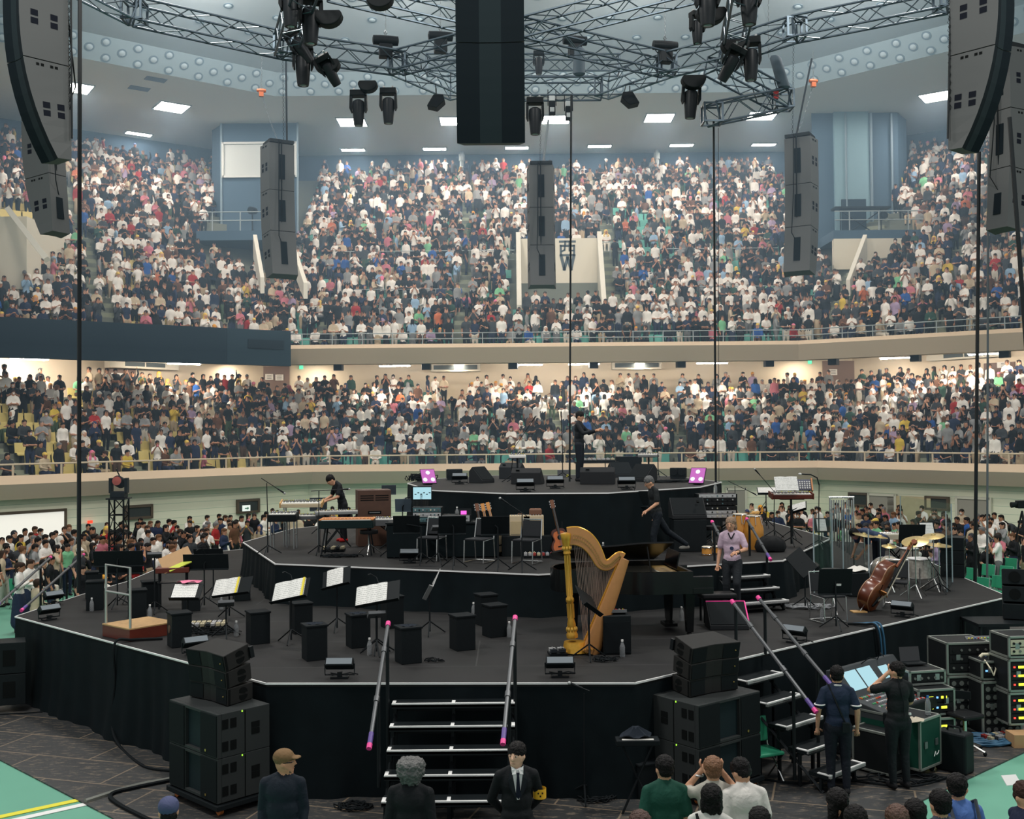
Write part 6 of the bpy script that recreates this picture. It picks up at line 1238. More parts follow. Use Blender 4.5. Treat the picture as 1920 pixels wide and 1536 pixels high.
rack('tall rack full of yellow displays at the right edge',1908,1335,16.8,.62,.5,.6,.80,.1,'yellow'); rack('lower rack of yellow displays at the right edge',1908,1390,16.8,.62,.5,.6,.29,.1,'yellow'); rack('cream fronted tape unit on top of the right edge rack',1905,1240,16.8,.56,.34,.55,1.31,.1,'pale')
q=PY(1852,1240,17.0); m=MB(); m.tube([(-.1,0,.02),(-.06,0,.06),(.06,0,.06),(.1,0,.02)],.028,8); m.tube([(.1,-.05,.0),(.06,-.2,-.12),(-.02,-.3,-.2),(-.06,-.28,-.1),(-.08,-.12,.0)],.012,6); o=m.build('telephone_handset',mat('phone_cream',S(214,206,180),.5),loc=(q.x,17.05,1.2)); tag(o,'cream telephone handset with a coiled cord on the small rack','telephone')
q=PY(1868,1205,17.4); t=thing('sound_mixer','tilted analogue mixer covered with coloured knobs at right','mixer',(q.x,17.5,q.z-.12),.1); o=MB().box((0,0,0),(.8,.5,.08),RX(R(38))).build('panel',GREYP,t,bevel=.01); k=MB(); rr=random.Random(2)
kc=[WHITEP,mat('red_button',S(200,60,45),.5),mat('blue_button',S(70,110,180),.5),mat('green_button',S(80,170,110),.5),YELT]
for i in range(14):
 for j in range(8):k.use(rr.randrange(5)); k.lathe([(.012,0),(.01,.02)],6,RX(R(38))@T(-.36+.055*i,-.2+.055*j,.045))
k.build('knobs',kc,t); m=MB(); m.box((0,.05,-.2),(.6,.3,.2)); m.build('base',DARKM,t)
q=PY(1706,1228,16.9); t=thing('laptop','small open black laptop behind the mixing desk','laptop',(q.x,q.y,.95+.23),.2); MB().box((0,-.1,.012),(.34,.22,.02)).build('keyboard',BLACK,t); o=MB().box((0,.02,.13),(.34,.015,.22),RX(R(-12))).build('screen',BLACKG,t)
qs=P(1810,1410,.02); t=thing('stool','black swivel stool with a backrest beside the green case','stool',(qs.x,qs.y,.02),.4); MB().box((0,0,.55),(.42,.4,.07)).build('seat',mat('leather_black',(.012,.013,.014),.35),t,bevel=.03); m=MB(); n=9; m.rings([[(.28*math.cos(a),.05+.26*math.sin(a),z) for z in(.72,.84)]+[(.25*math.cos(a),.05+.23*math.sin(a),z) for z in(.84,.72)]for a in[math.pi*(.1+.8*k/n) for k in range(n+1)]]); m.build('backrest',BLACKM,t,smooth=True); m=MB(); m.cyl((0,0,.1),(0,0,.52),.03); [m.tube([(0,0,.16),(.3*math.cos(a),.3*math.sin(a),.05)],.02,5) for a in[2*math.pi*k/5 for k in range(5)]]; m.build('base',CHROME,t); [MB().ball((.3*math.cos(a),.3*math.sin(a),.03),.03,8,5).build('caster',BLACKM,t) for a in[2*math.pi*k/5 for k in range(5)]]
qs=P(1790,1445,.02); t=thing('tool_case','upright black hard case beside the green flight case','case',(qs.x,qs.y,.02),EA); MB().box((0,0,.28),(.26,.46,.56)).build('shell',BLACK,t,bevel=.03); MB().tube([(0,-.1,.56),(0,-.08,.62),(0,.08,.62),(0,.1,.56)],.015,6).build('handle',BLACKM,t)
cable_heap('heap of blue and black cables below the right racks',1850,1390,.02,1.4,.6,14,.016,BLUEC,21); cable_heap('black cable loop on the boards before the mixing desk',1690,1462,.02,1.6,.5,4,.012,None,22)
board('long black patch strip with a yellow cable on the floor at right',1880,1388,.02,.7,.25,.4,9,7,PC,'patch_strip',None); q=P(1912,1398,.02); o=MB().box((0,0,.1),(.3,.3,.2)).build('cardboard_box',mat('cardboard',S(176,140,100),.8,noise=.1),loc=q,bevel=.005); tag(o,'small cardboard box at the right edge of the floor','box')

def cable(label,pts,r,m=None,name='cable'):
 ps=[Vector(p) for p in pts]; fine=[]
 n=len(ps)-1
 for i in range(n):
  p0,p1,p2,p3=ps[max(i-1,0)],ps[i],ps[i+1],ps[min(i+2,n)]
  for k in range(6):f=k/6; fine.append(.5*((2*p1)+(p2-p0)*f+(2*p0-5*p1+4*p2-p3)*f*f+(3*p1-p0-3*p2+p3)*f**3))
 fine.append(ps[-1]); o=MB().tube([p-ps[0]for p in fine],r,6).build(name,m or BLACKM,loc=ps[0],smooth=True); tag(o,label,'cable'); return o
for i,dx in enumerate((0,10,26)):
 a=P(1590+dx,1172,ZL)+Vector((0,0,.02)); b0=e0+(P(1640+dx,1178,ZL)-e0).project(ed)+n_*.06
 cable('%s of the cables hanging over the right edge of the stage'%('black one nearest the stairs','dark blue one','blue one farthest right')[i],[a,b0+Vector((0,0,.04))-n_*.2,b0+Vector((0,0,.02)),b0+Vector((.05,-.02,-.5)),b0+Vector((.0,0,-1.2)),b0+n_*.3+Vector((0,0,-1.48))],.02,[BLACKM,BLUEC,BLUEC][i])
f0,f1=LOWP[-1],LOWP[0]; fd=(f1-f0).normalized(); fn=Vector((fd.y,-fd.x,0)); q0=f0+(P(232,1206,ZL)-f0).project(fd)+fn*.07
cable('black cable hanging over the left edge of the stage to the floor',[P(305,1200,ZL)+Vector((0,0,.02)),q0-fn*.3+Vector((0,0,.03)),q0+Vector((0,0,.02)),q0+Vector((.0,0,-.6)),q0+fn*.05+Vector((0,0,-1.25)),P(225,1400,.035),P(270,1437,.035),P(322,1446,.035)],.022)
cable('thick black cable looping over the floor left of the speaker stack',[P(318,1464,.04),P(250,1478,.04),P(208,1490,.04),P(222,1508,.04),P(285,1540,.04)],.03); cable('bundle of grey and yellow cables along the floor at left',[P(318,1462,.035),P(250,1475,.035),P(160,1503,.035)],.035,mat('cable_mix',S(110,112,104),.6)); cable('long cable lying around the stairs at right',[P(1435,1462,.03),P(1500,1470,.03),P(1570,1462,.03),P(1700,1475,.03),P(1780,1458,.03)],.018); cable('thin cable on the boards at far left',[P(-5,1340,.03),P(40,1338,.03),P(80,1335,.03)],.014)
for lab,a,b,w,m in(('strip of yellow tape on the floor at lower left',(-8,1534),(155,1499),.12,YELT),('strip of white tape beside the yellow one at lower left',(-8,1546),(185,1503),.12,WHITEP)):
 p,q=P(*a,.004),P(*b,.004); d=(q-p); o=MB().box((0,0,.003),(d.length,w,.006)).build('floor_tape',m,loc=(p+q)/2); o.rotation_euler=(0,0,math.atan2(d.y,d.x)); tag(o,lab,'tape')
# ------------------------------------------------------------------ instruments and gear
def mic_stand(label,base,top,z,boom=None,tip=None,g='microphone stands',mic=True,mr=.024,light=False):
 q=P(*base,z); tp=PY(*top,q.y); t=thing('microphone_stand',label,'microphone stand',q,0,g); m=MB(); tripod(m,0,.3,.2); m.build('tripod',DARKM,t)
 rel=lambda v:v-q
 MB().tube([(0,0,.04),(0,0,(tp.z-q.z)*.55)],.014,6).tube([(0,0,(tp.z-q.z)*.55),(tp.x-q.x,0,tp.z-q.z)],.010,6).build('pole',DARKM,t)
 end=rel(tp)
 if tip:
  e0_,e1_=rel(PY(*boom,q.y)),rel(PY(*tip,q.y)); MB().tube([e0_,e1_],.008,6).build('boom',DARKM,t); end=e1_; d=(e1_-e0_).normalized()
 else:d=Vector((0,0,1))
 if mic:
  MB().tube([end-d*.02,end+d*.15],[.012,.02],8).build('microphone',DARKM,t); MB().ball(end+d*.17,mr,10,6).build('grille_ball',mat('mic_ball',(.45,.46,.45),.4,.6),t)
 return t
for a in(('microphone stand with a slanting boom at the left end of the middle platform',(502,1040),(500,906),ZM,(490,897),(521,917)),('microphone stand with a level boom before the synthesizers',(598,1040),(598,921),ZM,(583,921),(640,918)),('long boom microphone beside the rack table',(797,1000),(796,921),ZM,(805,918),(770,931)),('microphone boom reaching over the electric guitars',(930,1010),(927,943),ZM,(940,943),(880,931)),('black microphone stand before the rightmost folding chair',(979,1072),(979,965),ZM,(988,968),(952,944)),('boom microphone stand right of the cream amplifiers',(1016,1030),(1016,972),ZM,(1034,974),(1000,971)),('tall microphone stand beside the congas at right',(1379,985),(1378,911),ZM,(1365,902),(1408,923)),('tall microphone stand at right with a silver-headed microphone',(1452,1010),(1452,920),ZM,(1456,927),(1424,890)),('small boom stand in front of the walking man',(1314,1085),(1314,1030),ZL,(1304,1024),(1380,1057))):
 mic_stand(*a)
t=mic_stand('thin stand with a curved gooseneck lamp at right',(1536,1030),(1536,908),ZM,mic=False); q=P(1536,1030,ZM); m=MB(); m.tube([PY(1536,910,q.y)-q,PY(1532,896,q.y)-q,PY(1520,890,q.y)-q,PY(1502,889,q.y)-q],.014,6); m.build('gooseneck',DARKM,t); MB().ball(PY(1500,889,q.y)-q,(.04,.03,.025),8,5).build('lamp_head',WHITEP,t)
for a in(('chrome microphone stand left of the thick cable on the top platform',(1055,900),(1052,783),ZT),('microphone stand with a boom in front of the standing man',(1135,890),(1135,830),ZT,(1148,842),(1107,787)),('crossed boom stand at the left of the top platform',(960,905),(962,850),ZT,(957,850),(998,790)),('curved gooseneck stand at the right of the top platform',(1234,895),(1234,815),ZT,(1234,812),(1212,793))):
 mic_stand(*a)
mic_stand('tall microphone stand standing on the floor before the stage skirt',(1096,1500),(1095,1300),.02,(1105,1296),(1090,1290),mic=True)
mic_stand('boom stand near the steps at the right of the middle platform',(1424,985),(1424,950),ZM,(1405,985),(1436,940),mic=False)

IV=mat('ivory',(.78,.76,.7),.3)
def keyboard(label,px,py,Y,z0,w,d,h,rz,case,stand='x',panel=None,tilt=0,legs=None,group='keyboards on the middle platform',sides=None):
 c=PY(px,py,Y); t=thing('keyboard',label,'keyboard',(c.x,c.y,z0),rz,group); zt_=c.z-z0; M_=T(0,0,zt_-h/2)@RX(R(tilt))
 MB().at(M_).box((0,0,0),(w,d,h)).build('case',case,t,bevel=.012)
 k=MB().at(M_); k.use(0).box((0,-d*.25,h/2+.006),(w*.92,d*.42,.016)); k.use(1); n=int(w/.024)
 for i in range(n):
  if i%7 not in(2,6):k.box((-w*.45+w*.9*(i+.5)/n,-d*.16,h/2+.018),(.011,d*.24,.014))
 k.build('keys',[IV,BLACKG],t)
 p=MB().at(M_); rr=random.Random(px); p.use(0).box((0,d*.26,h/2+.005),(w*.94,d*.34,.012))
 for i in range(int(w/.05)):p.use(1+rr.randrange(3)); p.lathe([(.01,0),(.009,.016)],6,T(-w*.44+.05*i,d*(.2+.12*rr.random()),h/2+.01))
 p.build('control_panel',[panel or GREYP,WHITEP,YELT,mat('pedal_silver',(.5,.5,.5),.4,.5)],t)
 if sides:e=MB().at(M_); [e.box((s_*(w/2+.012),0,.01),(.03,d*1.04,h*1.25)) for s_ in(-1,1)]; e.build('wooden_ends',sides,t)
 zb=zt_-h
 if stand=='x':m=MB(); [m.tube([(s_*w*.3,y,0),(-s_*w*.3,y,zb)],.016,6) for s_ in(-1,1) for y in(-d*.3,d*.3)]; m.build('stand',DARKM,t)
 elif stand=='legs':
  for sx in(-1,1):
   for sy in(-1,1):MB().tube([(sx*w*.47,sy*d*.42,0),(sx*w*.40,sy*d*.32,zb)],.017,6).build('leg',DARKM,t)
 elif stand=='table':
  for sx in(-1,1):m=MB(); [m.cyl((sx*w*.42,sy*d*.4,0),(sx*w*.42,sy*d*.4,zb),.016) for sy in(-1,1)]; m.tube([(sx*w*.42,-d*.4,zb*.5),(sx*w*.42,d*.4,zb*.5)],.012,5); m.build('leg_frame',STEEL,t)
 elif stand=='post':m=MB(); tripod(m,0,.3,.2); m.cyl((0,0,.05),(0,0,zb),.025); m.box((0,0,zb-.02),(w*.6,d*.7,.03)); m.build('stand',DARKM,t)
 return t
 return t
OR=mat('orange_wood',S(196,124,66),.5,noise=.15); kb_y=P(655,1040,ZM).y
kbt=keyboard('wood-topped electric piano with four slanting legs at the left',652,974,kb_y,ZM,1.12,.62,.17,.03,mat('piano_dark_green',S(18,34,34),.4),'legs',OR)
tp=MB().box((0,.02,0),(1.14,.6,.02)).build('top_board',OR); tp.parent=kbt; tp.location=(0,0,PY(652,974,kb_y).z-ZM+.012)
keyboard('cream synthesizer with white keys on the tall left stand',566,941,24.6,ZM,.92,.36,.09,.05,mat('synth_cream',S(196,180,150),.5),'table',mat('synth_panel',S(70,74,70),.5),12,None,sides=WOODT)
keyboard('second keyboard tier below the cream synthesizer',575,966,24.4,ZM,1.0,.34,.08,.05,GREYP,'table',None,5)
keyboard('black control keyboard on the left table frame',532,962,24.0,ZM,.62,.4,.16,.0,BLACK,'table',None,8)
keyboard('slim silver keyboard in the middle of the left group',632,958,24.3,ZM,1.0,.3,.07,.25,mat('silver_case',S(150,152,150),.4,.4),'x',None,3)
keyboard('grey electric organ with silver panel beside the music desk',742,972,23.9,ZM,1.15,.44,.14,-.02,GREYP,'x',mat('silver_panel',S(140,146,146),.4,.4),4)
keyboard('yellow keyed instrument behind the leftmost folding chair',800,978,22.6,ZM,.5,.3,.06,.1,mat('yellow_case',S(206,172,84),.5),'post',None,5)
keyboard('small wooden synthesizer with a panel of knobs at right',1483,925,23.6,ZM,.86,.42,.1,-.05,WOODR,'post',None,6,sides=WOODR)
c=PY(1506,908,23.8); t=thing('synthesizer_panel','upright panel of black knobs with orange wooden ends at right','synthesizer',(c.x,c.y,c.z-.1),-.1); o=MB().box((0,0,.08),(.34,.05,.26),RX(R(-28))).build('panel',mat('synth_navy',S(60,64,84),.5),t,bevel=.006); k=MB(); [k.lathe([(.016,0),(.014,.02)],8,T(0,0,.08)@RX(R(-28))@T(-.13+.052*i,-.028,-.09+.05*j)@RX(R(90))) for i in range(6) for j in range(4)]; k.build('knobs',WHITEP,t); e=MB(); [e.box((s_*.185,0,.08),(.03,.1,.3),RX(R(-28))) for s_ in(-1,1)]; e.build('wooden_ends',mat('orange_wood',(.5,.2,.08),.5),t)
score('large white curved pages on the wooden synthesizer at right',Matrix.Translation(PY(1474,908,23.4))@RX(R(-30)),.5,.34,2,False,0,True)
keyboard('white-topped keyboard on a stand at the right of the top platform',1216,851,P(1216,893,ZT).y,ZT,.6,.34,.07,-.1,mat('silver_case',S(150,152,150),.4,.4),'post',None,10,group='keyboards on the top platform')
keyboard('small pale keyboard on a chrome stand at the left of the top platform',970,853,P(962,905,ZT).y,ZT,.42,.3,.06,.1,WHITEP,'post',None,8,group='keyboards on the top platform')
def table_top(label,px,py,Y,z0,w,d,items=True,name='table'):
 c=PY(px,py,Y); t=thing(name,label,'table',(c.x,c.y,z0)); h=c.z-z0; MB().box((0,0,h-.02),(w,d,.04)).build('table_top',BLACK,t); m=MB(); [m.cyl((sx*w*.45,sy*d*.4,0),(sx*w*.45,sy*d*.4,h-.03),.018) for sx in(-1,1) for sy in(-1,1)]; each(m,'leg',DARKM,t); return t,(c.x,c.y,z0+h)
t,q=table_top('dark table with effects units behind the standing man',1118,866,P(1150,893,ZT).y+.6,ZT,1.3,.5); board('row of small effects units on the table behind the standing man',1000,1000,ZT,1.1,.3,0,8,31,[PC[0],PC[3],PC[2]]).location=(q[0],q[1],q[2])
c=PY(1178,876,P(1150,893,ZT).y+.8); o=MB().box((0,0,0),(.75,.4,.55)).build('amplifier',BLACK,loc=(c.x,c.y,ZT+.275),bevel=.012); tag(o,'black amplifier cabinet behind the wedge monitors on the top platform','amplifier')
q=PY(981,838,P(962,905,ZT).y); bottle('pump bottle on the small shelf at the left of the top platform',981,905,ZT,.26).location=q
t=thing('preamp','small grey box with yellow tape beside the chrome microphone stand','effects unit',P(1058,895,ZT)+Vector((0,.3,0)),0); MB().box((0,0,.1),(.36,.25,.2)).build('case',GREYP,t,bevel=.01); MB().box((.1,-.13,.04),(.06,.01,.06)).build('yellow_tape',YELT,t)

c=P(700,996,ZM); c.y=24.6; c=PY(700,990,24.6); t=thing('rotary_speaker','brown wooden rotary speaker cabinet with slotted front','speaker',(c.x,c.y,ZM),.25); ht=PY(700,918,24.6).z-ZM; MB().box((0,0,ht/2),(.76,.52,ht)).build('cabinet',WOODB,t,bevel=.012); m=MB(); [m.box((x,-.262,ht*.9-.05*i),(.3,.01,.02)) for i in range(3) for x in(-.17,.17)]; m.box((0,-.262,ht*.6),(.3,.01,.07)); m.box((-.384,0,ht*.45),(.01,.1,.3)); m.build('slots',HOLE,t); MB().box((0,-.266,ht*.6),(.24,.012,.018)).build('nameplate',STEEL,t)
def plain_rack(label,px,py,Y,w,h,d,cols,z0=None,g='small racks on the middle platform',seed=3):
 c=PY(px,py,Y); z=z0 if z0 is not None else c.z; t=thing('effects_rack',label,'rack',(c.x,c.y,z),0,g); MB().box((0,0,h/2),(w,d,h)).build('case',BLACK,t,bevel=.008); m=MB(); rr=random.Random(seed)
 n=max(1,round(h/.1))
 for k in range(n):
  zz=h*(k+.5)/n; m.use(rr.randrange(len(cols))); m.box((0,-d/2-.004,zz),(w*.92,.012,h/n*.86))
  for i in range(7):m.use(rr.randrange(len(cols))); m.lathe([(.018,0),(.016,.02)],8,T(-w*.38+w*.76*i/6,-d/2-.01,zz)@RX(R(90)))
 m.build('units',cols,t); return t
RC=[mat('rack_black',(.012,.013,.014),.5),PC[0],mat('rack_cream',S(190,184,160),.5),GREYP,mat('rack_teal',S(70,100,104),.5)]
zt0=.72
t=thing('rack_table','dark cloth-covered table carrying the effects racks at left','table',(PY(800,1000,22.2).x,22.2,ZM)); MB().box((.35,0,.36),(2.3,.6,.7)).build('table_cloth',CLOTH,t,bevel=.02); MB().box((.35,0,.715),(2.34,.64,.03)).build('table_top',BLACK,t)
plain_rack('rack of silver units with cables below the laptop screen',802,970,22.2,.62,.3,.4,RC,ZM+.73,seed=5); plain_rack('low rack with grey units beside the electric guitars',852,970,22.2,.7,.14,.36,[PC[0],RC[3]],ZM+.73,seed=6)
c=PY(790,925,22.5); t=thing('computer_screen','lit computer screen beside the top platform at left','screen',(c.x,c.y,ZM+.73),-.05); hh=c.z-ZM-.73; MB().box((0,0,hh),(.44,.03,.3)).build('bezel',BLACK,t,bevel=.006); MB().box((.02,-.018,hh),(.38,.004,.25)).build('display',SCREEN,t); m=MB(); [m.box((-.12+.06*i,-.022,hh-.02+.03*(i%2)),(.04,.004,.02)) for i in range(6)]; m.build('display_marks',BLACKM,t); m=MB(); m.box((0,0,hh/2),(.05,.04,hh)); m.box((0,0,.01),(.24,.18,.02)); m.build('foot',DARKM,t)
c=PY(872,953,22.2); t=thing('tablet_screen','small pink lit tablet beside the electric guitars','screen',(c.x,c.y,ZM+.73),0); MB().box((0,0,.16),(.26,.02,.2),RX(R(-12))).build('bezel',BLACK,t); MB().box((-.03,-.016,.16),(.12,.006,.11),RX(R(-12))).build('display',mat('pink_tablet',(.05,.03,.05),.4,emit=S(240,90,200),estr=1),t); MB().box((0,0,.03),(.16,.12,.06)).build('foot',DARKM,t)
for i,(px,py,w,h,cols) in enumerate(((1334,935,.56,.22,[RC[0],PC[0],RC[4]]),(1334,958,.56,.2,[RC[2],PC[0],RC[0]]))):plain_rack(('rack with round dials and teal units right of the top platform','rack of cream units below the dials right of the top platform')[i],px+8,py+12,24.2,.9,.26,.4,cols,seed=8+i)
c=PY(1342,972,24.2); m=MB(); [m.tube([(sx*.4,y,0),(-sx*.4,y,c.z-ZM-.06)],.016,5) for sx in(-1,1) for y in(-.15,.15)]; m.box((0,0,c.z-ZM-.03),(1.0,.46,.05)); o=m.build('rack_stand',DARKM,loc=(c.x,c.y,ZM)); tag(o,'folding stand under the racks right of the top platform','stand'); q=PY(1337,905,24.2); b=bottle('water bottle standing on the racks right of the top platform',1337,915,c.z+.5,.26); b.location=(c.x,c.y,PY(1334,927,24.2).z)

def guitar(label,px,py,z,neck_px,kind,yaw=0,lean=None,g='guitars on stands'):
 q=P(px,py,z); n=PY(*neck_px,q.y+.25); q.z+=.06; ax=(n-q); L=ax.length; zz=ax.normalized(); f=Vector((math.sin(yaw),-math.cos(yaw),0)); xx=zz.cross(f).normalized(); yy=zz.cross(xx); M_=Matrix((xx,yy,zz)).transposed().to_4x4(); M_.translation=q
 t=thing('guitar',label,'guitar',(0,0,0),0,g); k=L/1.02; ac=kind=='acoustic'; out=[]
 half=[(0,0),(.12,.008),(.185,.06),(.2,.13),(.17,.21),(.125,.265),(.13,.32),(.145,.38),(.115,.45),(.04,.475)]if ac else[(0,0),(.1,.01),(.155,.06),(.165,.13),(.135,.19),(.115,.23),(.13,.29),(.14,.36),(.1,.41),(.03,.36)]
 V_=[Vector(p) for p in half]; sm=[]
 for i in range(len(V_)-1):
  p0,p1,p2,p3=V_[max(i-1,0)],V_[i],V_[i+1],V_[min(i+2,len(V_)-1)]
  for s_ in range(4):u=s_/4; sm.append(.5*((2*p1)+(p2-p0)*u+(2*p0-5*p1+4*p2-p3)*u*u+(3*p1-p0-3*p2+p3)*u**3))
 sm.append(V_[-1]); out=[(p.x*k,p.y*k) for p in sm]+[(-p.x*k,p.y*k) for p in reversed(sm[1:])]; th=.1 if ac else .045
 b=MB(); b.side(out,-th/2,th/2); o=b.build('body',{'acoustic':mat('sunburst_edge',S(70,30,16),.3),'blond':mat('blond_wood',S(206,160,92),.35,noise=.15),'dark':mat('dark_body',S(44,26,20),.3)}[kind],t,smooth=True); o.matrix_local=M_
 s2=[(x*.82,.04*k+(y-.04*k)*.86+.01) for x,y in out]; b=MB(); b.side(s2,-th/2-.004,-th/2); o=b.build('top',{'acoustic':mat('amber_top',S(176,92,40),.3,noise=.3,scale=5),'blond':mat('pick_guard',S(222,196,150),.4),'dark':mat('dark_top',S(90,50,24),.3)}[kind],t); o.matrix_local=M_
 b=MB()
 if ac:b.lathe([(.048*k,0),(.048*k,.004)],18,T(0,-th/2-.005,.30*k)@RX(R(90)))
 b.box((0,-th/2-.01,.13*k),(.14*k,.014,.022)); o=b.build('bridge',BLACKM,t); o.matrix_local=M_
 b=MB(); b.box((0,-th/2-.008,.62*k),(.05,.02,.5*k)); b.use(1).box((0,-th/2+.008,.62*k),(.045,.02,.5*k)); o=b.build('neck',[mat('fretboard',S(58,40,30),.5) if kind!='blond' else mat('maple_neck',S(206,140,72),.4),mat('maple_neck',S(206,140,72),.4)],t); o.matrix_local=M_
 b=MB(); b.box((0,-th/2,.95*k),(.075,.02,.17*k)); b.use(1); [b.lathe([(.012,0),(.012,.03)],6,T(s_*.05,-th/2,(.89+.05*i)*k)) for i in range(3) for s_ in(-1,1)]; o=b.build('headstock',[mat('maple_neck',S(206,140,72),.4) if kind=='blond' else mat('head_dark',S(110,66,40),.4),CHROME],t); o.matrix_local=M_
 b=MB(); [b.tube([(-.018+.0072*i,-th/2-.022,.13*k),(-.014+.0056*i,-th/2-.022,.88*k)],.0016,3) for i in range(6)]; o=b.build('strings',STEEL,t); o.matrix_local=M_
 s_=MB(); s_.tube([(q.x-.2,q.y-.05,z+.01),(q.x,q.y+.1,z+.25),(q.x+.2,q.y-.05,z+.01)],.014,5); s_.tube([(q.x,q.y+.1,z+.25),(q.x,q.y+.32,z+.01)],.014,5); s_.tube([(q.x,q.y+.1,z+.25),(q.x,q.y+.16,z+.7)],.012,5); so=s_.build('guitar_stand',DARKM); tag(so,'folding stand holding the '+label,'guitar stand','guitar stands'); return t
guitar('sunburst acoustic guitar leaning on its stand before the top platform',1055,1043,ZM,(1033,940),'acoustic',.25)
guitar('blond electric guitar behind the middle chair, left neck',922,1042,ZM,(904,946),'blond',.2); guitar('blond electric guitar with a light maple neck, right of its twin',938,1041,ZM,(914,944),'blond',.1); guitar('dark electric guitar behind the music stand, headstock beside the pink tablet',908,1043,ZM,(893,946),'dark',.3)

CRM=mat('cream_tolex',S(196,178,146),.7,noise=.05); GRL=mat('cream_grille',S(176,158,122),.8,noise=.1,scale=60)
for px,lab,w in((975,'left cream guitar amplifier with silver knobs',.5),(1000,'right cream guitar amplifier with a brown cap on top',.5)):
 c=PY(px,992,22.25); t=thing('amplifier',lab,'amplifier',(c.x,c.y,c.z-.0),0,'cream guitar amplifiers'); h=PY(px,967,22.25).z-c.z+.02; h=max(h,.42); t.location.z=PY(px,966,22.25).z-h; MB().box((0,0,h/2),(w*.86,.26,h)).build('cabinet',CRM,t,bevel=.015); MB().box((0,-.132,h*.4),(w*.76,.012,h*.62)).build('grille',GRL,t); m=MB(); [m.lathe([(.014,0),(.012,.02)],8,T(-w*.34+w*.68*i/6,-.1,h)) for i in range(7)]; m.build('knobs',CHROME,t); m=MB(); m.tube([(-.05,0,h+.01),(-.03,0,h+.03),(.03,0,h+.03),(.05,0,h+.01)],.01,5); m.build('handle',BROWNL if 'BROWNL' in globals() else WOODB,t)
t=thing('amplifier_shelf','black case under the cream guitar amplifiers','case',(PY(988,990,22.28).x,22.28,ZM)); zz=PY(988,966,22.25).z-.42-ZM; MB().box((0,0,zz/2),(1.05,.4,max(.1,zz))).build('body',BLACK,t,bevel=.01)
c=PY(1004,960,22.25); o=MB().box((0,0,0),(.26,.2,.14)).build('brown_case',mat('brown_case',S(112,76,56),.6),loc=c,bevel=.03); tag(o,'small rounded brown case on the right cream amplifier','case')

def drum(label,px,py,z,r0,rm,h,shell,rz=0,zbase=0,tilt=0,g=None,lugs=8,head=None,name='drum',rope=False):
 q=P(px,py,z); t=thing(name,label,'drum',(q.x,q.y+rm,z+zbase),rz,g); t.rotation_euler=(tilt,0,rz); n=28
 MB().lathe([(r0*.82 if rm!=r0 else r0,0),(rm,h*.45),(rm*.99,h*.6),(r0,h)],n).build('shell',shell,t,smooth=True); MB().lathe([(r0*1.02,h-.02),(r0*1.0,h+.008),(r0*.9,h+.012),(.01,h+.014)],n).build('head',head or mat('drum_head',S(214,204,184),.6),t,smooth=True)
 m=MB(); m.tube([(r0*1.03*math.cos(a),r0*1.03*math.sin(a),h-.01) for a in[2*math.pi*k/n for k in range(n)]],.01,5,True)
 if rm==r0:m.tube([(r0*1.03*math.cos(a),r0*1.03*math.sin(a),.02) for a in[2*math.pi*k/n for k in range(n)]],.01,5,True)
 for k in range(lugs):a=2*math.pi*k/lugs; m.cyl((r0*1.05*math.cos(a),r0*1.05*math.sin(a),h),(rm*1.02*math.cos(a),rm*1.02*math.sin(a),h*.74),.008,n=5)
 m.build('hoops',CHROME,t,smooth=True); return t
CONG=mat('conga_wood',S(206,142,62),.4,noise=.2,scale=4); CONGL=mat('conga_light',S(190,158,112),.45,noise=.2,scale=4)
drum('left golden conga drum behind the handrail',1392,1030,ZM,.15,.21,.74,CONG,g='conga drums'); drum('right golden conga drum with maracas on top',1418,1032,ZM,.15,.21,.72,CONG,g='conga drums'); drum('pale wooden conga drum left of the walking man',1199,1010,ZM+.1,.16,.22,.72,CONGL,g='conga drums'); drum('pale wooden conga drum partly behind the walking man',1226,1012,ZM+.1,.15,.2,.7,CONGL,g='conga drums')
m=MB(); [m.ball((x,y,.05),(.05,.04,.04),10,6) for x,y in((0,0),(.1,.05))]; m.tube([(-.02,-.04,.05),(-.12,-.16,.04)],.012,6); m.tube([(.08,0,.05),(.0,-.14,.04)],.012,6); cg=[o for o in bpy.data.objects if o.get('label')=='right golden conga drum with maracas on top'][0]; o=m.build('maracas',mat('maraca',S(206,160,90),.5),loc=cg.location+Vector((0,0,.735)),smooth=True); tag(o,'pair of pale maracas lying on the right golden conga','maracas')
drum('small golden bongo drum on the platform floor at right',1327,1042,ZM,.1,.1,.17,CONG,g='bongo drums',lugs=6); drum('small bongo drum with a pink cap behind it',1346,1040,ZM,.085,.085,.16,CONG,g='bongo drums',lugs=6)
for i,(px,py,r) in enumerate(((795,1040,.19),(822,1042,.17))):
 t=drum('pale hand drum with a %s rim standing under the leftmost chair'%('golden','wooden')[i],px,py,ZM,r,r,.1,mat('drum_gold',S(206,150,60),.4),zbase=.2,tilt=R(75),g='hand drums',lugs=6); t.location.z+=.02
PEARL=bpy.data.materials.new('white_pearl'); PEARL.use_nodes=True; nt=PEARL.node_tree; b=nt.nodes['Principled BSDF']; b.inputs['Roughness'].default_value=.25; vn=nt.nodes.new('ShaderNodeTexVoronoi'); vn.inputs['Scale'].default_value=16; tc=nt.nodes.new('ShaderNodeTexCoord'); nt.links.new(tc.outputs['Object'],vn.inputs['Vector']); cr=nt.nodes.new('ShaderNodeValToRGB'); cr.color_ramp.elements[0].color=(.55,.52,.46,1); cr.color_ramp.elements[1].color=(.30,.27,.23,1); nt.links.new(vn.outputs['Distance'],cr.inputs[0]); nt.links.new(cr.outputs[0],b.inputs['Base Color'])
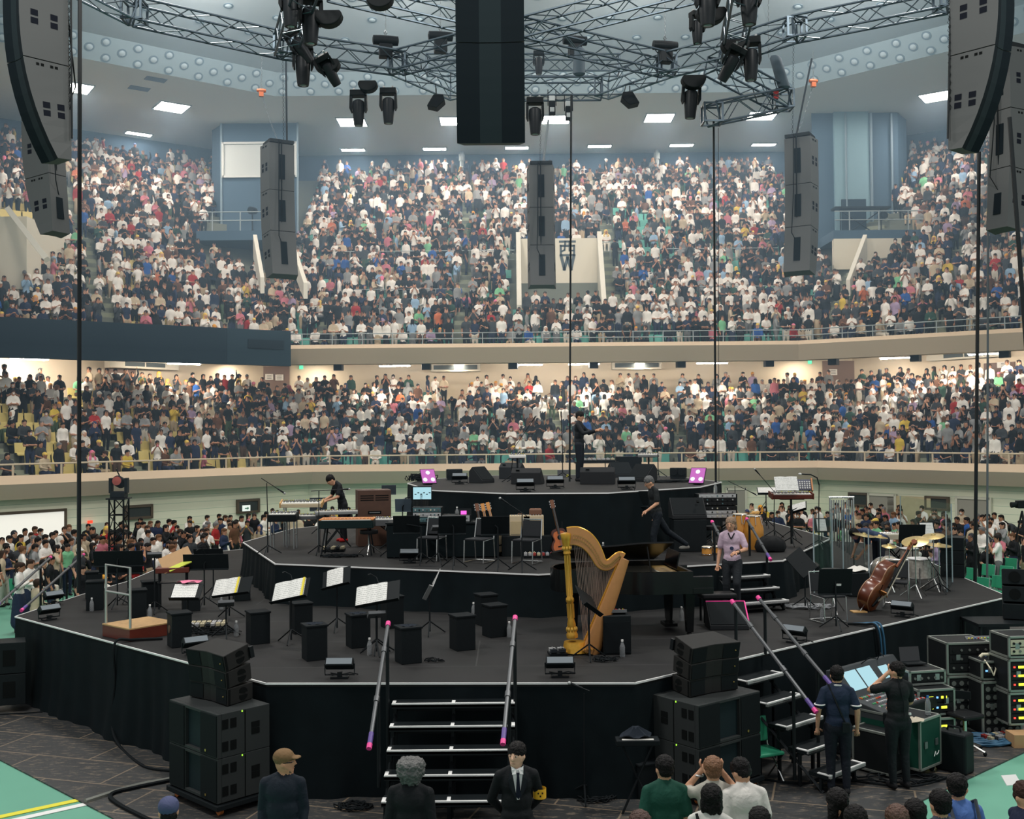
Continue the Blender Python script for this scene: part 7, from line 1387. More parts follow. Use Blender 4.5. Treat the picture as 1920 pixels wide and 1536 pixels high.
ft=drum('pearl white floor tom on chrome legs in the drum kit',1732,1106,ZL,.235,.235,.42,PEARL,zbase=.2,head=mat('drum_head_white',(.7,.7,.68),.5),g='drums of the kit'); m=MB(); [m.tube([(.25*math.cos(a),.25*math.sin(a),.25),(.27*math.cos(a),.27*math.sin(a),.0),(.3*math.cos(a),.3*math.sin(a),-.2)],.011,6) for a in(.5,2.6,4.4,5.8)]; each(m,'leg',CHROME,ft)
drum('second pearl tom behind the floor tom',1712,1085,ZL,.2,.2,.3,PEARL,zbase=.35,head=mat('drum_head_white',(.7,.7,.68),.5),g='drums of the kit'); t=drum('pearl bass drum lying behind the bending man',1665,1100,ZL,.28,.28,.4,PEARL,zbase=.3,tilt=R(80),g='drums of the kit'); drum('small white snare drum behind the bending man',1668,1078,ZL,.18,.18,.14,CHROME,zbase=.55,head=mat('drum_head_white',(.7,.7,.68),.5),g='drums of the kit')
CYM=mat('cymbal_bronze',S(206,180,120),.3,.75,noise=.1,scale=20)
def cymbal(label,px,py,Y,r,tx,ty):
 c=PY(px,py,Y); t=thing('cymbal',label,'cymbal',(c.x,c.y,ZL),0,'cymbals of the kit'); h=c.z-ZL; o=MB().lathe([(.004,.05),(.035,.045),(.05,.018),(r*.7,.006),(r,-.008),(r*.7,.0),(.03,.02)],28).build('disc',CYM,t,smooth=True); o.location=(0,0,h); o.rotation_euler=(tx,ty,0); m=MB(); tripod(m,0,.3,.25); m.cyl((0,0,.05),(0,0,h+.06),.011); m.build('stand',CHROME,t)
for a in(('large tilted cymbal in front at the right of the kit',1716,1015,21.2,.26,R(16),R(-12)),('cymbal behind the large tilted one',1750,1005,22.0,.22,R(10),R(-8)),('cymbal above the head of the bending man',1620,1003,23,.24,R(6),R(8)),('small cymbal right of the bending man',1650,1007,22.5,.16,R(4),R(6)),('white drum pad like cymbal behind the bass neck',1667,1024,22,.15,R(10),0),('low cymbal at the far right of the kit',1760,1022,22.4,.26,R(5),R(3))):cymbal(*a)
m_=mic_stand('black boom stand in front of the floor tom',(1763,1112),(1757,1075),ZL,(1770,1090),(1736,1042),mic=False)
keyboard('small electric piano at the back of the drum kit',1680,1000,24.5,ZL,1.2,.4,.12,0,mat('cream_case',S(190,180,160),.5),'x',None,3,group=None); _,M=music_stand('black music stand at the back of the drum kit',(1712,1090),(1710,1000),ZL,.56,.4,-.1,-15); _,M=music_stand('music stand with white sheets behind the cymbals',(1737,1085),(1738,993),ZL,.36,.34,.1,20); score('crumpled white sheets on the stand behind the cymbals',M,.3,.3,1,False,0,False); _,M=music_stand('music stand with white sheet behind the clear screen',(1542,1075),(1540,985),ZL,.36,.34,.1,20); score('white sheet on the stand behind the clear screen',M,.22,.28,1,False,0,False)

PLEXI=bpy.data.materials.new('clear_acrylic'); PLEXI.use_nodes=True; nt=PLEXI.node_tree; nt.nodes.remove(nt.nodes['Principled BSDF']); g1=nt.nodes.new('ShaderNodeBsdfGlossy'); g1.inputs['Roughness'].default_value=.05; t1=nt.nodes.new('ShaderNodeBsdfTransparent'); t1.inputs[0].default_value=(.90,.94,.94,1); mxs=nt.nodes.new('ShaderNodeMixShader'); mxs.inputs[0].default_value=.045; nt.links.new(t1.outputs[0],mxs.inputs[1]); nt.links.new(g1.outputs[0],mxs.inputs[2]); nt.links.new(mxs.outputs[0],nt.nodes['Material Output'].inputs['Surface'])
def acrylic(label,pa,pb,top):
 a,b=P(*pa,ZL),P(*pb,ZL); d=b-a; h=PY(*top,a.y).z-ZL; t=thing('acrylic_screen',label,'screen panel',(a+b)/2,math.atan2(d.y,d.x),'clear acrylic panels round the drums'); MB().box((0,0,h/2),(d.length,.012,h)).build('pane',PLEXI,t); e=MB(); [e.box((s_*d.length/2,0,h/2),(.02,.02,h)) for s_ in(-1,1)]; e.build('edge',mat('acrylic_edge',S(150,166,170),.3),t)
acrylic('clear screen panel nearest the end of the middle platform',(1527,1118),(1562,1112),(1530,965)); acrylic('clear screen panel left of the bending man',(1562,1112),(1582,1085),(1562,970)); acrylic('wide clear screen panel in front of the bending man',(1582,1108),(1630,1112),(1600,990)); acrylic('clear screen panel at the back right of the drum kit',(1786,1092),(1690,1060),(1786,945)); acrylic('clear screen panel at the right end of the drum kit',(1786,1092),(1776,1110),(1786,950))

c=P(1560,1078,ZL); t=thing('tubular_bells','frame of hanging silver tubular bells beside the clear screen','tubular bells',(c.x,23.8,ZL)); q0=PY(1545,933,23.8); hh=q0.z-ZL; m=MB(); [m.cyl((x,0,.02),(x,0,hh),.02) for x in(-.26,.26)]; m.tube([(-.28,0,hh),(.28,0,hh)],.022,6); m.tube([(-.26,-.25,.02),(-.26,.25,.02)],.02,5); m.tube([(.26,-.25,.02),(.26,.25,.02)],.02,5); m.build('frame',CHROME,t)
for i in range(9):MB().cyl((-.22+.055*i,.02*(i%2),hh-.06),(-.22+.055*i,.02*(i%2),hh-1.0-.04*i),.016,n=8).build('bell',CHROME,t,smooth=True)

def double_bass():
 q=P(1612,1148,ZL); sc_=PY(1697,1010,q.y+.5); zz=(sc_-q); L=zz.length; zz.normalize(); f=Vector((.80,-.45,-.1)); xx=zz.cross(f).normalized(); yy=zz.cross(xx).normalized(); M_=Matrix((xx,yy,zz)).transposed().to_4x4(); M_.translation=q; k=L/1.82
 if yy.dot(f)>0:xx,yy=-xx,-yy; M_=Matrix((xx,yy,zz)).transposed().to_4x4(); M_.translation=q
 t=thing('double_bass','brown double bass lying against a chair with its neck up to the right','double bass',(0,0,0)); BW_=mat('bass_wood',S(92,44,24),.28,noise=.45,scale=3); BF=mat('bass_front',S(120,64,34),.3,noise=.35,scale=3)
 half=[(0,.14),(.2,.15),(.32,.24),(.345,.38),(.30,.52),(.215,.63),(.20,.72),(.245,.82),(.26,.92),(.22,1.02),(.1,1.14),(.03,1.22)]; V_=[Vector(p) for p in half]; sm=[]
 for i in range(len(V_)-1):
  p0,p1,p2,p3=V_[max(i-1,0)],V_[i],V_[i+1],V_[min(i+2,len(V_)-1)]
  for s_ in range(4):u=s_/4; sm.append(.5*((2*p1)+(p2-p0)*u+(2*p0-5*p1+4*p2-p3)*u*u+(3*p1-p0-3*p2+p3)*u**3))
 sm.append(V_[-1]); out=[(p.x*k,p.y*k) for p in sm]+[(-p.x*k,p.y*k) for p in reversed(sm[1:])]; cx,cz=0,.62*k
 rs=[]
 for y,s_ in((-.14,.3),(-.135,.75),(-.115,.97),(-.1,1.0),(.1,1.0),(.115,.97),(.13,.75),(.135,.3)):rs.append([(cx+x*s_,y*k*1.05,cz+(z-cz)*s_) for x,z in out])
 m=MB(); m.rings(rs); N_=len(out)
 m.mi=[1 if(i//N_)<3 else 0 for i in range(7*N_)]+[1,0]; o=m.build('body',[BW_,BF],t,smooth=True); o.matrix_local=M_
 m=MB(); m.tube([(x,-.1*k*1.05,z) for x,z in out],.01,5,True); m.tube([(x,.1*k*1.05,z) for x,z in out],.01,5,True); o=m.build('edging',mat('bass_edge',S(150,110,80),.4),t,smooth=True); o.matrix_local=M_
 m=MB(); m.box((0,-.2*k,1.2*k),(.06,.03,.95*k),RX(R(-3))); m.use(1).tube([(0,-.15*k,1.18*k),(0,-.17*k,1.66*k)],.028,8); o=m.build('neck',[BLACK,BF],t); o.matrix_local=M_
 m=MB(); m.box((0,-.17*k,1.72*k),(.07,.06,.2)); m.lathe([(.05,-.04),(.06,0),(.05,.04)],12,T(0,-.19*k,1.82*k)@RY(R(90))); m.use(1); [m.tube([(s_*.04,-.17*k,(1.68+.06*i)*k),(s_*.13,-.17*k,(1.68+.06*i)*k)],.014,6) for i in range(2) for s_ in(-1,1)]; o=m.build('scroll',[BF,mat('brass',S(190,160,90),.3,.8)],t,smooth=True); o.matrix_local=M_
 m=MB(); [m.tube([(-.024+.016*i,-.155*k,.3*k),(-.03+.02*i,-.27*k,.56*k),(-.018+.012*i,-.205*k,1.68*k)],.004,4) for i in range(4)]; o=m.build('strings',mat('string_pale',S(190,180,160),.4,.5),t); o.matrix_local=M_
 m=MB(); m.prism([(-.09,-.27*k),(.09,-.27*k),(.09,-.13*k),(-.09,-.13*k)],.55*k,.57*k); o=m.build('bridge',mat('maple_neck',S(206,140,72),.4),t); o.matrix_local=M_
 m=MB(); m.add([(-.03,-.16*k,.22*k),(.03,-.16*k,.22*k),(.05,-.2*k,.44*k),(-.05,-.2*k,.44*k),(-.03,-.14*k,.22*k),(.03,-.14*k,.22*k),(.05,-.17*k,.44*k),(-.05,-.17*k,.44*k)],[(0,1,2,3),(7,6,5,4),(0,4,5,1),(2,6,7,3),(1,5,6,2),(0,3,7,4)]); o=m.build('tailpiece',BLACK,t); o.matrix_local=M_
 m=MB(); m.cyl((0,0,.0),(0,0,.16*k),.01); o=m.build('end_pin',CHROME,t); o.matrix_local=M_
 m=MB(); [m.tube([(s_*.12,-.146*k,.5*k),(s_*.1,-.15*k,.58*k),(s_*.13,-.148*k,.66*k)],.008,4) for s_ in(-1,1)]; o=m.build('sound_holes',HOLE,t); o.matrix_local=M_
 w=MB().box((0,0,.012),(.26,.2,.024)).build('wooden_block',WOODT,loc=(q.x-.02,q.y,ZL),bevel=.003); tag(w,'pale wooden block under the end pin of the double bass','block')
double_bass()
q=P(1612,1120,ZL); tw=MB(); tw.rings([[(.24*s_*math.cos(a)*(1+.12*math.sin(3*a)),.16*s_*math.sin(a),.1*(1.15-s_)+.02*math.sin(4*a)+.02) for a in[2*math.pi*k/20 for k in range(20)]]for s_ in(1,.9,.6,.3)]); c=PY(1606,1072,q.y+.2); o=tw.build('white_cloth',mat('white_towel',S(214,210,202),.9,bump=.3,scale=15),smooth=True,loc=c); tag(o,'crumpled white cloth lying beside the double bass','cloth'); t=thing('stool','black box seat under the white cloth beside the double bass','stool',(c.x,c.y,ZL)); MB().box((0,0,(c.z-ZL)/2),(.42,.34,c.z-ZL)).build('body',BLACK,t,bevel=.02)

c=PY(1290,1035,22.9); t=thing('speaker_box','tall black speaker box under the floor monitor by the walking man','speaker',(c.x,22.9,ZM),.05); MB().box((0,0,.34),(.7,.5,.68)).build('cabinet',BLACK,t,bevel=.012); w=wedge('grey-fronted monitor lying on the tall black speaker box',1290,1035,ZM,.74,.46,.44,.05); w.location=(c.x,22.9,ZM+.69); hb=MB().box((.2,-.1,.36),(.05,.02,.06),RX(R(-48))).build('handle_hole',HOLE,w)
m=MB(); m.rings([[(.34*s_*math.cos(a)*(1+.05*math.sin(4*a)),.2*s_*math.sin(a),z+.02*math.sin(3*a)) for a in[2*math.pi*k/18 for k in range(18)]]for z,s_ in((.02,.9),(.1,1),(.22,.9),(.3,.55),(.32,.2))]); o=m.build('bag',mat('bag_black',(.01,.011,.012),.7,bump=.4,scale=8),loc=P(1448,1036,ZM)+Vector((0,.15,0)),smooth=True); tag(o,'black soft bag on the platform beside the congas','bag')
c=PY(1195,1390,13.6); t=thing('keyboard','black keyboard under a crumpled dark cloth on the floor at right','keyboard',(c.x,13.6,0),.0); z_=c.z; MB().box((0,0,z_),(.55,.22,.07)).build('case',BLACK,t,bevel=.01); MB().box((0,-.06,z_+.036),(.4,.05,.01)).build('keys',IV,t); m=MB(); [m.tube([(s_*.2,0,.02),(-s_*.2,0,z_-.03)],.016,5) for s_ in(-1,1)]; m.build('stand',DARKM,t); tw=MB(); tw.rings([[(.2*s_*math.cos(a)*(1+.1*math.sin(4*a)),.1*s_*math.sin(a),.12*(1.1-s_)+.02*math.sin(5*a)) for a in[2*math.pi*k/18 for k in range(18)]]for s_ in(1,.85,.5,.2)]); o=tw.build('dark_cloth',mat('dark_towel',S(34,40,48),.9,bump=.4,scale=15),smooth=True,loc=(c.x-.02,13.62,z_+.06)); tag(o,'crumpled dark cloth lying on the keyboard before the right stack','cloth')

GCH=mat('chair_green',S(40,140,104),.5)
def green_chair(label,px,py,rz,g='green folding chairs on the floor'):
 q=P(px,py,0.02); t=thing('folding_chair',label,'chair',(q.x,q.y,.0),rz,g); MB().box((0,0,.43),(.42,.4,.045)).build('seat',GCH,t,bevel=.015); MB().box((0,.21,.68),(.42,.04,.34),RX(R(-8))).build('backrest',GCH,t,bevel=.015); m=MB()
 for s_ in(-.21,.21):m.tube([(s_,-.2,0),(s_,.19,.46),(s_,.24,.84)],.012,5); m.tube([(s_,.2,0),(s_,-.18,.43)],.012,5)
 m.build('frame',CHROME,t)
k=0
for i,(px,py) in enumerate(((1846,1112),(1865,1138),(1833,1142),(1880,1116),(1862,1098),(1842,1085),(1888,1098),(1812,1120),(1905,1140))):green_chair('green folding chair beyond the right end of the stage, %s from left'%ORD[sorted(x for x,_ in((1846,0),(1865,0),(1833,0),(1880,0),(1862,0),(1842,0),(1888,0),(1812,0),(1905,0))).index(px)],px,py,-1.0)
for i,(px,py) in enumerate(((38,1140),(72,1118),(140,1108))):green_chair('green folding chair left of the stage, %s of three'%('leftmost','middle','rightmost')[i],px,py,1.0)
green_chair('green folding chair between the right speaker stack and the stairs',1432,1465,.4)

c=PY(1917,985,33); t=thing('video_camera','video camera on a tripod at the right edge of the floor','camera',(c.x,33,0)); h=PY(1917,952,33).z; m=MB(); [m.tube([(0,0,h-.1),(.5*math.cos(a),.5*math.sin(a),0)],.03,5) for a in(.4,2.5,4.6)]; m.build('tripod',DARKM,t); MB().box((0,0,h+.1),(.34,.24,.24)).build('body',BLACK,t,bevel=.02); MB().cyl((-.15,0,h+.1),(-.34,0,h+.08),.07,.09).build('lens',BLACK,t)
# ------------------------------------------------------------------ the people near the stage
HAIRM={}
def hair_mat(c):
 k=tuple(round(v,3) for v in c)
 if k not in HAIRM:HAIRM[k]=mat('hair_%d'%len(HAIRM),c,.5,noise=.5,scale=60,bump=.9)
 return HAIRM[k]
def hand_tris(w,d,palm,curl,side):
 """Four unequal fingers and a thumb leaving a wrist at w along d."""
 m=MB(); d=Vector(d).normalized(); n=(Vector(palm)-d*Vector(palm).dot(d)).normalized(); s_=d.cross(n)*side; b=Vector(w)+d*.095
 for i,(off,L) in enumerate(((-.028,.062),(-.009,.074),(.010,.070),(.028,.054))):
  p=b+s_*off; a1,a2=curl*.5,curl; q=p+(d*math.cos(a1)+n*math.sin(a1))*L*.5; r=q+(d*math.cos(a1+a2)+n*math.sin(a1+a2))*L*.5
  m.tube([p-d*.02,p,q,r],[.009,.0095,.0085,.006],7)
 p=Vector(w)+d*.04-s_*.03; q=p+(d*.5-s_*.7+n*.3).normalized()*.04; m.tube([p,q,q+(d*.8-s_*.2+n*.4).normalized()*.032],[.012,.011,.008],7); return m
def tri_of(mb):
 V=np.array(mb.v,dtype=float); F_=[]
 for f in mb.f:
  for i in range(1,len(f)-1):F_.append((f[0],f[i],f[i+1]))
 return V,np.array(F_)
def hero(label,fig,loc,yaw,scale,pal,hairc=None,hair=None,voxel=.014,feats=True,curl=.6,bodyname='person',group=None,flow=1.0):
 hp=[q for q in fig.p if q[1]==HA]; fig.p=[q for q in fig.p if q[1]!=HA]
 V,Fa,part=fig.skin(voxel,4); C=np.array(pal)[part]; Vs,Fs,Cs,n=[V],[Fa],[C],len(V)
 def addm(mb,col):
  nonlocal n
  v,f=tri_of(mb); Vs.append(v); Fs.append(f+n); Cs.append(np.repeat(np.array([col]),len(f),0)); n+=len(v)
 j=fig.j; hd=j['head']; HR=fig.HR; P_=lambda x,y,z:hd+HR@Vector((x,y,z))
 if feats:
  e=MB(); w=MB(); br=MB(); mo=MB()
  for s_ in(-1,1):
   w.at(Matrix.Translation(P_(s_*.031,-.083,.012))@HR.to_4x4()).ball((0,0,0),(.014,.008,.007),8,5); e.at(Matrix.Translation(P_(s_*.031,-.089,.012))@HR.to_4x4()).ball((0,0,0),(.0065,.005,.0065),8,5)
   br.tube([P_(s_*.016,-.092,.032),P_(s_*.032,-.092,.037),P_(s_*.048,-.082,.031)],.0045,5)
  mo.tube([P_(-.022,-.083,-.06),P_(0,-.090,-.058),P_(.022,-.083,-.06)],[.004,.006,.004],6)
  addm(w,(.6,.58,.55)); addm(e,(.02,.015,.012)); addm(br,hairc or(.02,.02,.02)); addm(mo,tuple(v*.62 for v in pal[SK]))
 for wk,ek,s_ in(('wl','el',1),('wr','er',-1)):d=j[wk]-j[ek]; addm(hand_tris(j[wk],d,(0,-1,0) if abs(d.normalized().y)<.8 else(0,0,-1),curl,s_),pal[SK])
 me=np_mesh(bodyname,np.concatenate(Vs),np.concatenate(Fs),np.concatenate(Cs)); o=bpy.data.objects.new(bodyname,me); COL.objects.link(o); o.location=loc; o.rotation_euler=(0,0,yaw); o.scale=(scale,)*3; tag(o,label,'person',group)
 if hp and hairc:
  m=fig.mesh(hp); rr=random.Random(label)
  ho=m.build('hair',hair_mat(hairc),o); r=ho.modifiers.new('r','REMESH'); r.mode='VOXEL'; r.voxel_size=.011; r.use_smooth_shade=True
  tx=bpy.data.textures.get('strands') or bpy.data.textures.new('strands','CLOUDS'); tx.noise_scale=.022; dm=ho.modifiers.new('d','DISPLACE'); dm.texture=tx; dm.strength=.022*flow; dm.mid_level=.5; dm.texture_coords='LOCAL'
 return o
def acc(o,name,mb,m,smooth=True):return mb.build(name,m,o,smooth=smooth)
def pal(top,bot,shoe=S(24,24,26),skin=S(206,156,126),acc_=S(214,210,200),ad=S(40,44,50)):return[skin,(.02,.02,.02),top,bot,shoe,acc_,ad]
HB,HBR,HG,HLB=S(22,20,20),S(120,82,54),S(88,90,90),S(136,112,90)
def at(px,py,z):return P(px,py,z)

q=at(1087,903,ZT); f=figure(hair='short',longsleeve=True,J=dict(look=(0,-1,-.25),el=(-.24,-.16,1.16),wl=(-.12,-.42,1.22),er=(.24,-.18,1.16),wr=(.10,-.44,1.24)),bulk=1.05)
o=hero('person in black standing alone on the top platform, hands at the microphone stand',f,(q.x,q.y,ZT),R(72),1.08,pal(S(24,28,32),S(22,28,36)),HB,curl=.9); g_=MB(); g_.tube([(-.05,-.11,1.575),(0,-.118,1.58),(.05,-.11,1.575)],.008,6); acc(o,'glasses',g_,BLACK)

q=at(643,1000,ZM); q.y=25.4; q=PY(643,960,25.4); f=figure(hair='short',J=dict(neck=(0,-.16,1.40),head=(0,-.30,1.47),sl=(-.185,-.13,1.345),el=(-.22,-.2,1.08),wl=(-.12,-.42,1.0),look=(0,-.75,-.65)),bulk=.95)
o=hero('person in a black printed shirt bending over the keyboards at left',f,(q.x,25.4,ZM),R(-62),1.0,pal(S(26,29,33),S(22,25,30),S(190,40,40)),HB); m=MB(); [m.box((x,.118-.16*(z-.9)/.5*1.0,z),(.07,.012,.03)) for x,z in((-.06,1.30),(0,1.26),(.05,1.2),(0,1.14),(-.03,1.08))]; acc(o,'shirt_print',m,WHITEP,False)

q=at(1232,1046,ZM); f=figure(hair='short',J=dict(neck=(0,-.08,1.42),head=(0,-.15,1.54),sl=(-.185,-.06,1.375),el=(-.235,.10,1.12),wl=(-.22,.04,.88),er=(.23,-.06,1.12),wr=(.2,-.26,.98),look=(0,-.85,-.5),hl=(-.09,0,.88),kl=(-.1,.26,.52),al=(-.1,.66,.22),kr=(.1,-.10,.47),ar=(.1,-.08,.085)),bulk=1.02)
o=hero('grey-haired person in black t-shirt striding left across the middle platform',f,(q.x,q.y,ZM),R(-80),.99,pal(S(28,32,34),S(20,27,34),S(120,118,112)),HG); acc(o,'wrist_watch',MB().tube([(-.22+.04*math.cos(a),.05+.04*math.sin(a),.90) for a in[2*math.pi*k/10 for k in range(10)]],.012,5,True),BLACK)

zs=ZL+(ZM-ZL)*.25; q=at(1372,1170,ZL); q.y=STEPS_AT.y-.75; q=PY(1374,1140,q.y); f=figure(hair='bob',J=dict(look=(-.15,-.95,-.22),head=(-.01,-.04,1.56),el=(-.22,.03,1.10),wl=(-.25,-.03,.85),er=(.25,-.03,1.12),wr=(.10,-.24,1.08),kl=(-.1,-.05,.5),kr=(.09,-.12,.52),ar=(.1,-.04,.2)),bulk=1.0)
o=hero('light-brown-haired person in a lilac polo shirt coming down the black steps',f,(q.x,q.y,zs-.19),R(-18),1.03,pal(S(196,172,188),S(36,40,44),S(30,30,32)),HLB,curl=1.0); cl=MB(); cl.tube([(-.055,-.085,1.41),(-.02,-.118,1.34),(0,-.122,1.31)],.012,5); cl.tube([(.055,-.085,1.41),(.02,-.118,1.34),(0,-.122,1.31)],.012,5); acc(o,'dark_collar',cl,BLACK); acc(o,'round_badge',MB().lathe([(.035,0),(.035,.006)],14,T(.01,-.125,1.14)@RX(R(90))),mat('badge_navy',S(40,52,84),.4)); acc(o,'wrist_watch',MB().tube([(.125+.04*math.cos(a),-.21+.02*math.sin(a),1.085+.035*math.sin(a)) for a in[2*math.pi*k/10 for k in range(10)]],.011,5,True),BLACK)

q=at(1625,1090,ZL); f=figure(pose='bend',hair='short',J=dict(hip=(0,.1,.92),neck=(0,-.45,1.12),head=(0,-.6,1.06),sl=(-.19,-.38,1.10),el=(-.22,-.42,.82),wl=(-.14,-.55,.62),look=(0,-.6,-.8)),bulk=1.08)
o=hero('person in dark navy bending over the drum kit behind the clear screen',f,(q.x+.25,q.y-.1,ZL),R(-76),1.0,pal(S(52,64,90),S(40,44,54)),HB); tw=MB(); tw.ball((0,-.64,1.12),(.06,.05,.07),10,6); acc(o,'white_headband',tw,WHITEP)

q=at(1573,1489,.02); f=figure(hair='short',J=dict(look=(-.1,-1,0),el=(-.25,.02,1.11),wl=(-.255,-.05,.87)),bulk=1.05)
o=hero('person in a navy polo with white trim seen from behind, beside the stairs',f,(q.x,q.y,.02),R(172),1.0,pal(S(30,42,62),S(20,25,34)),HB); tr_=MB()
tr_.tube([(.062*math.cos(a),.055*math.sin(a),1.435+.012*math.sin(a)) for a in[2*math.pi*k/16 for k in range(16)]],.012,5,True)
for s_ in(-1,1):tr_.tube([(s_*.232+.068*math.cos(a),.02+.068*math.sin(a),1.185) for a in[2*math.pi*k/14 for k in range(14)]],.009,5,True)
acc(o,'white_trim',tr_,WHITEP); acc(o,'shoulder_strap',MB().tube([(.12,.02,1.45),(.06,.115,1.3),(-.02,.125,1.1),(-.08,.12,.96)],.013,5),BLACK); acc(o,'belt_pouch',MB().box((-.08,.15,.92),(.09,.05,.12)),BLACK,False)
q=at(1686,1478,.02); f=figure(hair='short',J=dict(look=(.55,-.8,0),er=(.33,-.14,1.30),wr=(.10,-.06,1.54),el=(-.24,-.08,1.12),wl=(-.10,-.22,1.02)),bulk=1.05)
o=hero('person in black seen from behind, hand to the ear, before the mixing desk',f,(q.x,q.y,.02),R(192),1.0,pal(S(20,24,26),S(20,25,29)),HB,curl=1.2); acc(o,'headset_cord',MB().tube([(.02,.05,1.5),(.03,.11,1.4),(.0,.13,1.2),(-.02,.12,1.0)],.007,5),BLACKM); acc(o,'white_tag',MB().box((-.1,.125,1.02),(.03,.02,.03)),WHITEP,False)

def stand_at(px,head_py,Y):q=PY(px,head_py,Y); return q
def floor_person(px,py_top,Y,h=1.70):
 q=P(px,py_top,h); return Vector((q.x,q.y,.02)),1.0
q,s_=floor_person(968,1396,11.3,1.69); f=figure(hair='short',longsleeve=True,J=dict(look=(-.5,-.86,0),el=(-.25,.1,1.10),wl=(-.10,.18,.92)),bulk=1.06)
o=hero('person in black suit, white shirt, tie and yellow armband before the front stairs',f,q,R(6),s_,pal(S(20,23,26),S(20,23,26),skin=S(222,178,150)),HB,voxel=.012)
sh=MB(); sh.add([(-.058,-.095,1.445),(.058,-.095,1.445),(.012,-.135,1.16),(-.012,-.135,1.16),(-.04,-.05,1.455),(.04,-.05,1.455)],[(0,3,2,1),(4,0,1,5)]); o1=acc(o,'shirt_front',sh,mat('shirt_white',(.72,.72,.70),.7),False); o1.location.y=-.006
co=MB(); [co.add([(s*.012,-.105,1.45),(s*.062,-.075,1.475),(s*.058,-.108,1.40),(s*.02,-.125,1.41)],[(0,1,2,3)]) for s in(-1,1)]; acc(o,'shirt_collar',co,mat('shirt_white',(.72,.72,.70),.7),False)
ti=MB(); ti.add([(-.016,-.132,1.425),(.016,-.132,1.425),(.012,-.14,1.395),(-.012,-.14,1.395),(.026,-.15,1.2),(-.026,-.15,1.2),(0,-.15,1.165)],[(0,3,2,1),(3,5,4,2),(5,6,4)]); acc(o,'necktie',ti,mat('tie_navy',S(20,24,40),.5),False)
lp_=MB(); [lp_.add([(s*.066,-.085,1.46),(s*.10,-.098,1.34),(s*.085,-.12,1.28),(s*.013,-.145,1.14),(s*.05,-.118,1.38)],[(0,1,2,3,4)]) for s in(-1,1)]; acc(o,'lapels',lp_,mat('suit_lapel',S(30,34,38),.6),False)
ab=MB(); ab.rings([[(.243+.068*math.cos(a),.07+.068*math.sin(a),z) for a in[2*math.pi*k/14 for k in range(14)]]for z in(1.10,1.20)],cap=False); a_=acc(o,'yellow_armband',ab,mat('armband',S(240,180,40),.6)); tx_=MB(); [tx_.box((.24-.02+.022*k,.0,1.165-.03*(k%2)),(.014,.006,.016)) for k in range(3)]; acc(o,'armband_print',tx_,BLACK,False)

q,s_=floor_person(530,1404,11.0,1.72); f=figure(hair='cap',longsleeve=True,J=dict(look=(1,.02,.05),head=(.02,0,1.565)),bulk=1.14); f.p=[x for x in f.p if x[1]!=HA]
o=hero('bearded person in brown cap and dark sweater looking right, before the left stack',f,q,R(0),s_,pal(S(26,34,44),S(26,30,36),acc_=S(118,92,62),skin=S(206,150,118)),(.03,.03,.03),voxel=.013); bd=MB(); bd.ball((.07,-.0,1.49),(.035,.05,.04),10,6); acc(o,'beard',bd,hair_mat(S(96,84,74))); gl=MB(); gl.tube([(.02,-.085,1.58),(.1,-.06,1.58),(.11,0,1.58),(.1,.06,1.58)],.005,5); acc(o,'glasses',gl,DARKM)
q,s_=floor_person(770,1424,11.0,1.70); f=figure(hair='bob',longsleeve=True,bulk=1.12); j=f.j; hd=j['head']; [f.E(HA,hd+Vector((.075*math.cos(a)*1.1,.02+.08*math.sin(a),z)),(.06,.06,.06)) for a in[2*math.pi*k/9 for k in range(9)]for z in(.0,.06)]
o=hero('person with bushy grey curly hair and black top seen from behind before the front stairs',f,q,R(172),s_,pal(S(18,21,24),S(20,22,26)),S(98,98,96),voxel=.014,flow=2.2)
q,s_=floor_person(316,1492,10.6,1.70); f=figure(hair='cap',bulk=1.0); o=hero('person in a faded blue-violet cap cut off by the bottom edge at left',f,q,R(200),s_*.98,pal(S(60,70,92),S(40,44,60),acc_=S(74,80,112)),HB,feats=False)
q,s_=floor_person(1246,1420,10.6,1.70); f=figure(hair='short',bulk=1.1,J=dict(look=(.25,-1,0))); o=hero('person in a dark green t-shirt seen from behind before the right stack',f,q,R(184),s_,pal(S(26,74,60),S(30,34,40)),HB)
q,s_=floor_person(1337,1422,10.8,1.70); f=figure(hair='short',bulk=1.0,J=dict(er=(.27,-.16,1.30),wr=(.10,-.09,1.53),el=(-.27,-.16,1.30),wl=(-.10,-.09,1.53))); o=hero('brown-haired person in pale grey t-shirt holding both hands up to the face',f,q,R(182),s_,pal(S(186,182,170),S(40,44,50)),S(122,84,56),curl=1.2); acc(o,'wrist_watch',MB().tube([(.115+.036*math.cos(a),-.1+.036*math.sin(a),1.49) for a in[2*math.pi*k/10 for k in range(10)]],.011,5,True),STEEL)
q,s_=floor_person(1334,1474,10.1,1.70); f=figure(hair='bob',bulk=.95); o=hero('black-haired person in a white top with dark bag straps, lowest before the right stack',f,q,R(160),s_,pal(S(214,212,204),S(40,44,50)),HB); acc(o,'bag_strap',MB().tube([(.13,.03,1.43),(.08,.12,1.3),(-.02,.13,1.1)],.016,5),BLACK)
q,s_=floor_person(1394,1426,10.5,1.70); f=figure(hair='short',bulk=1.1,J=dict(look=(.35,-.8,-.45),head=(.01,-.05,1.555))); o=hero('black-haired person in a plain white t-shirt seen from behind, head bowed',f,q,R(188),s_,pal(S(224,220,212),S(60,64,70)),HB)
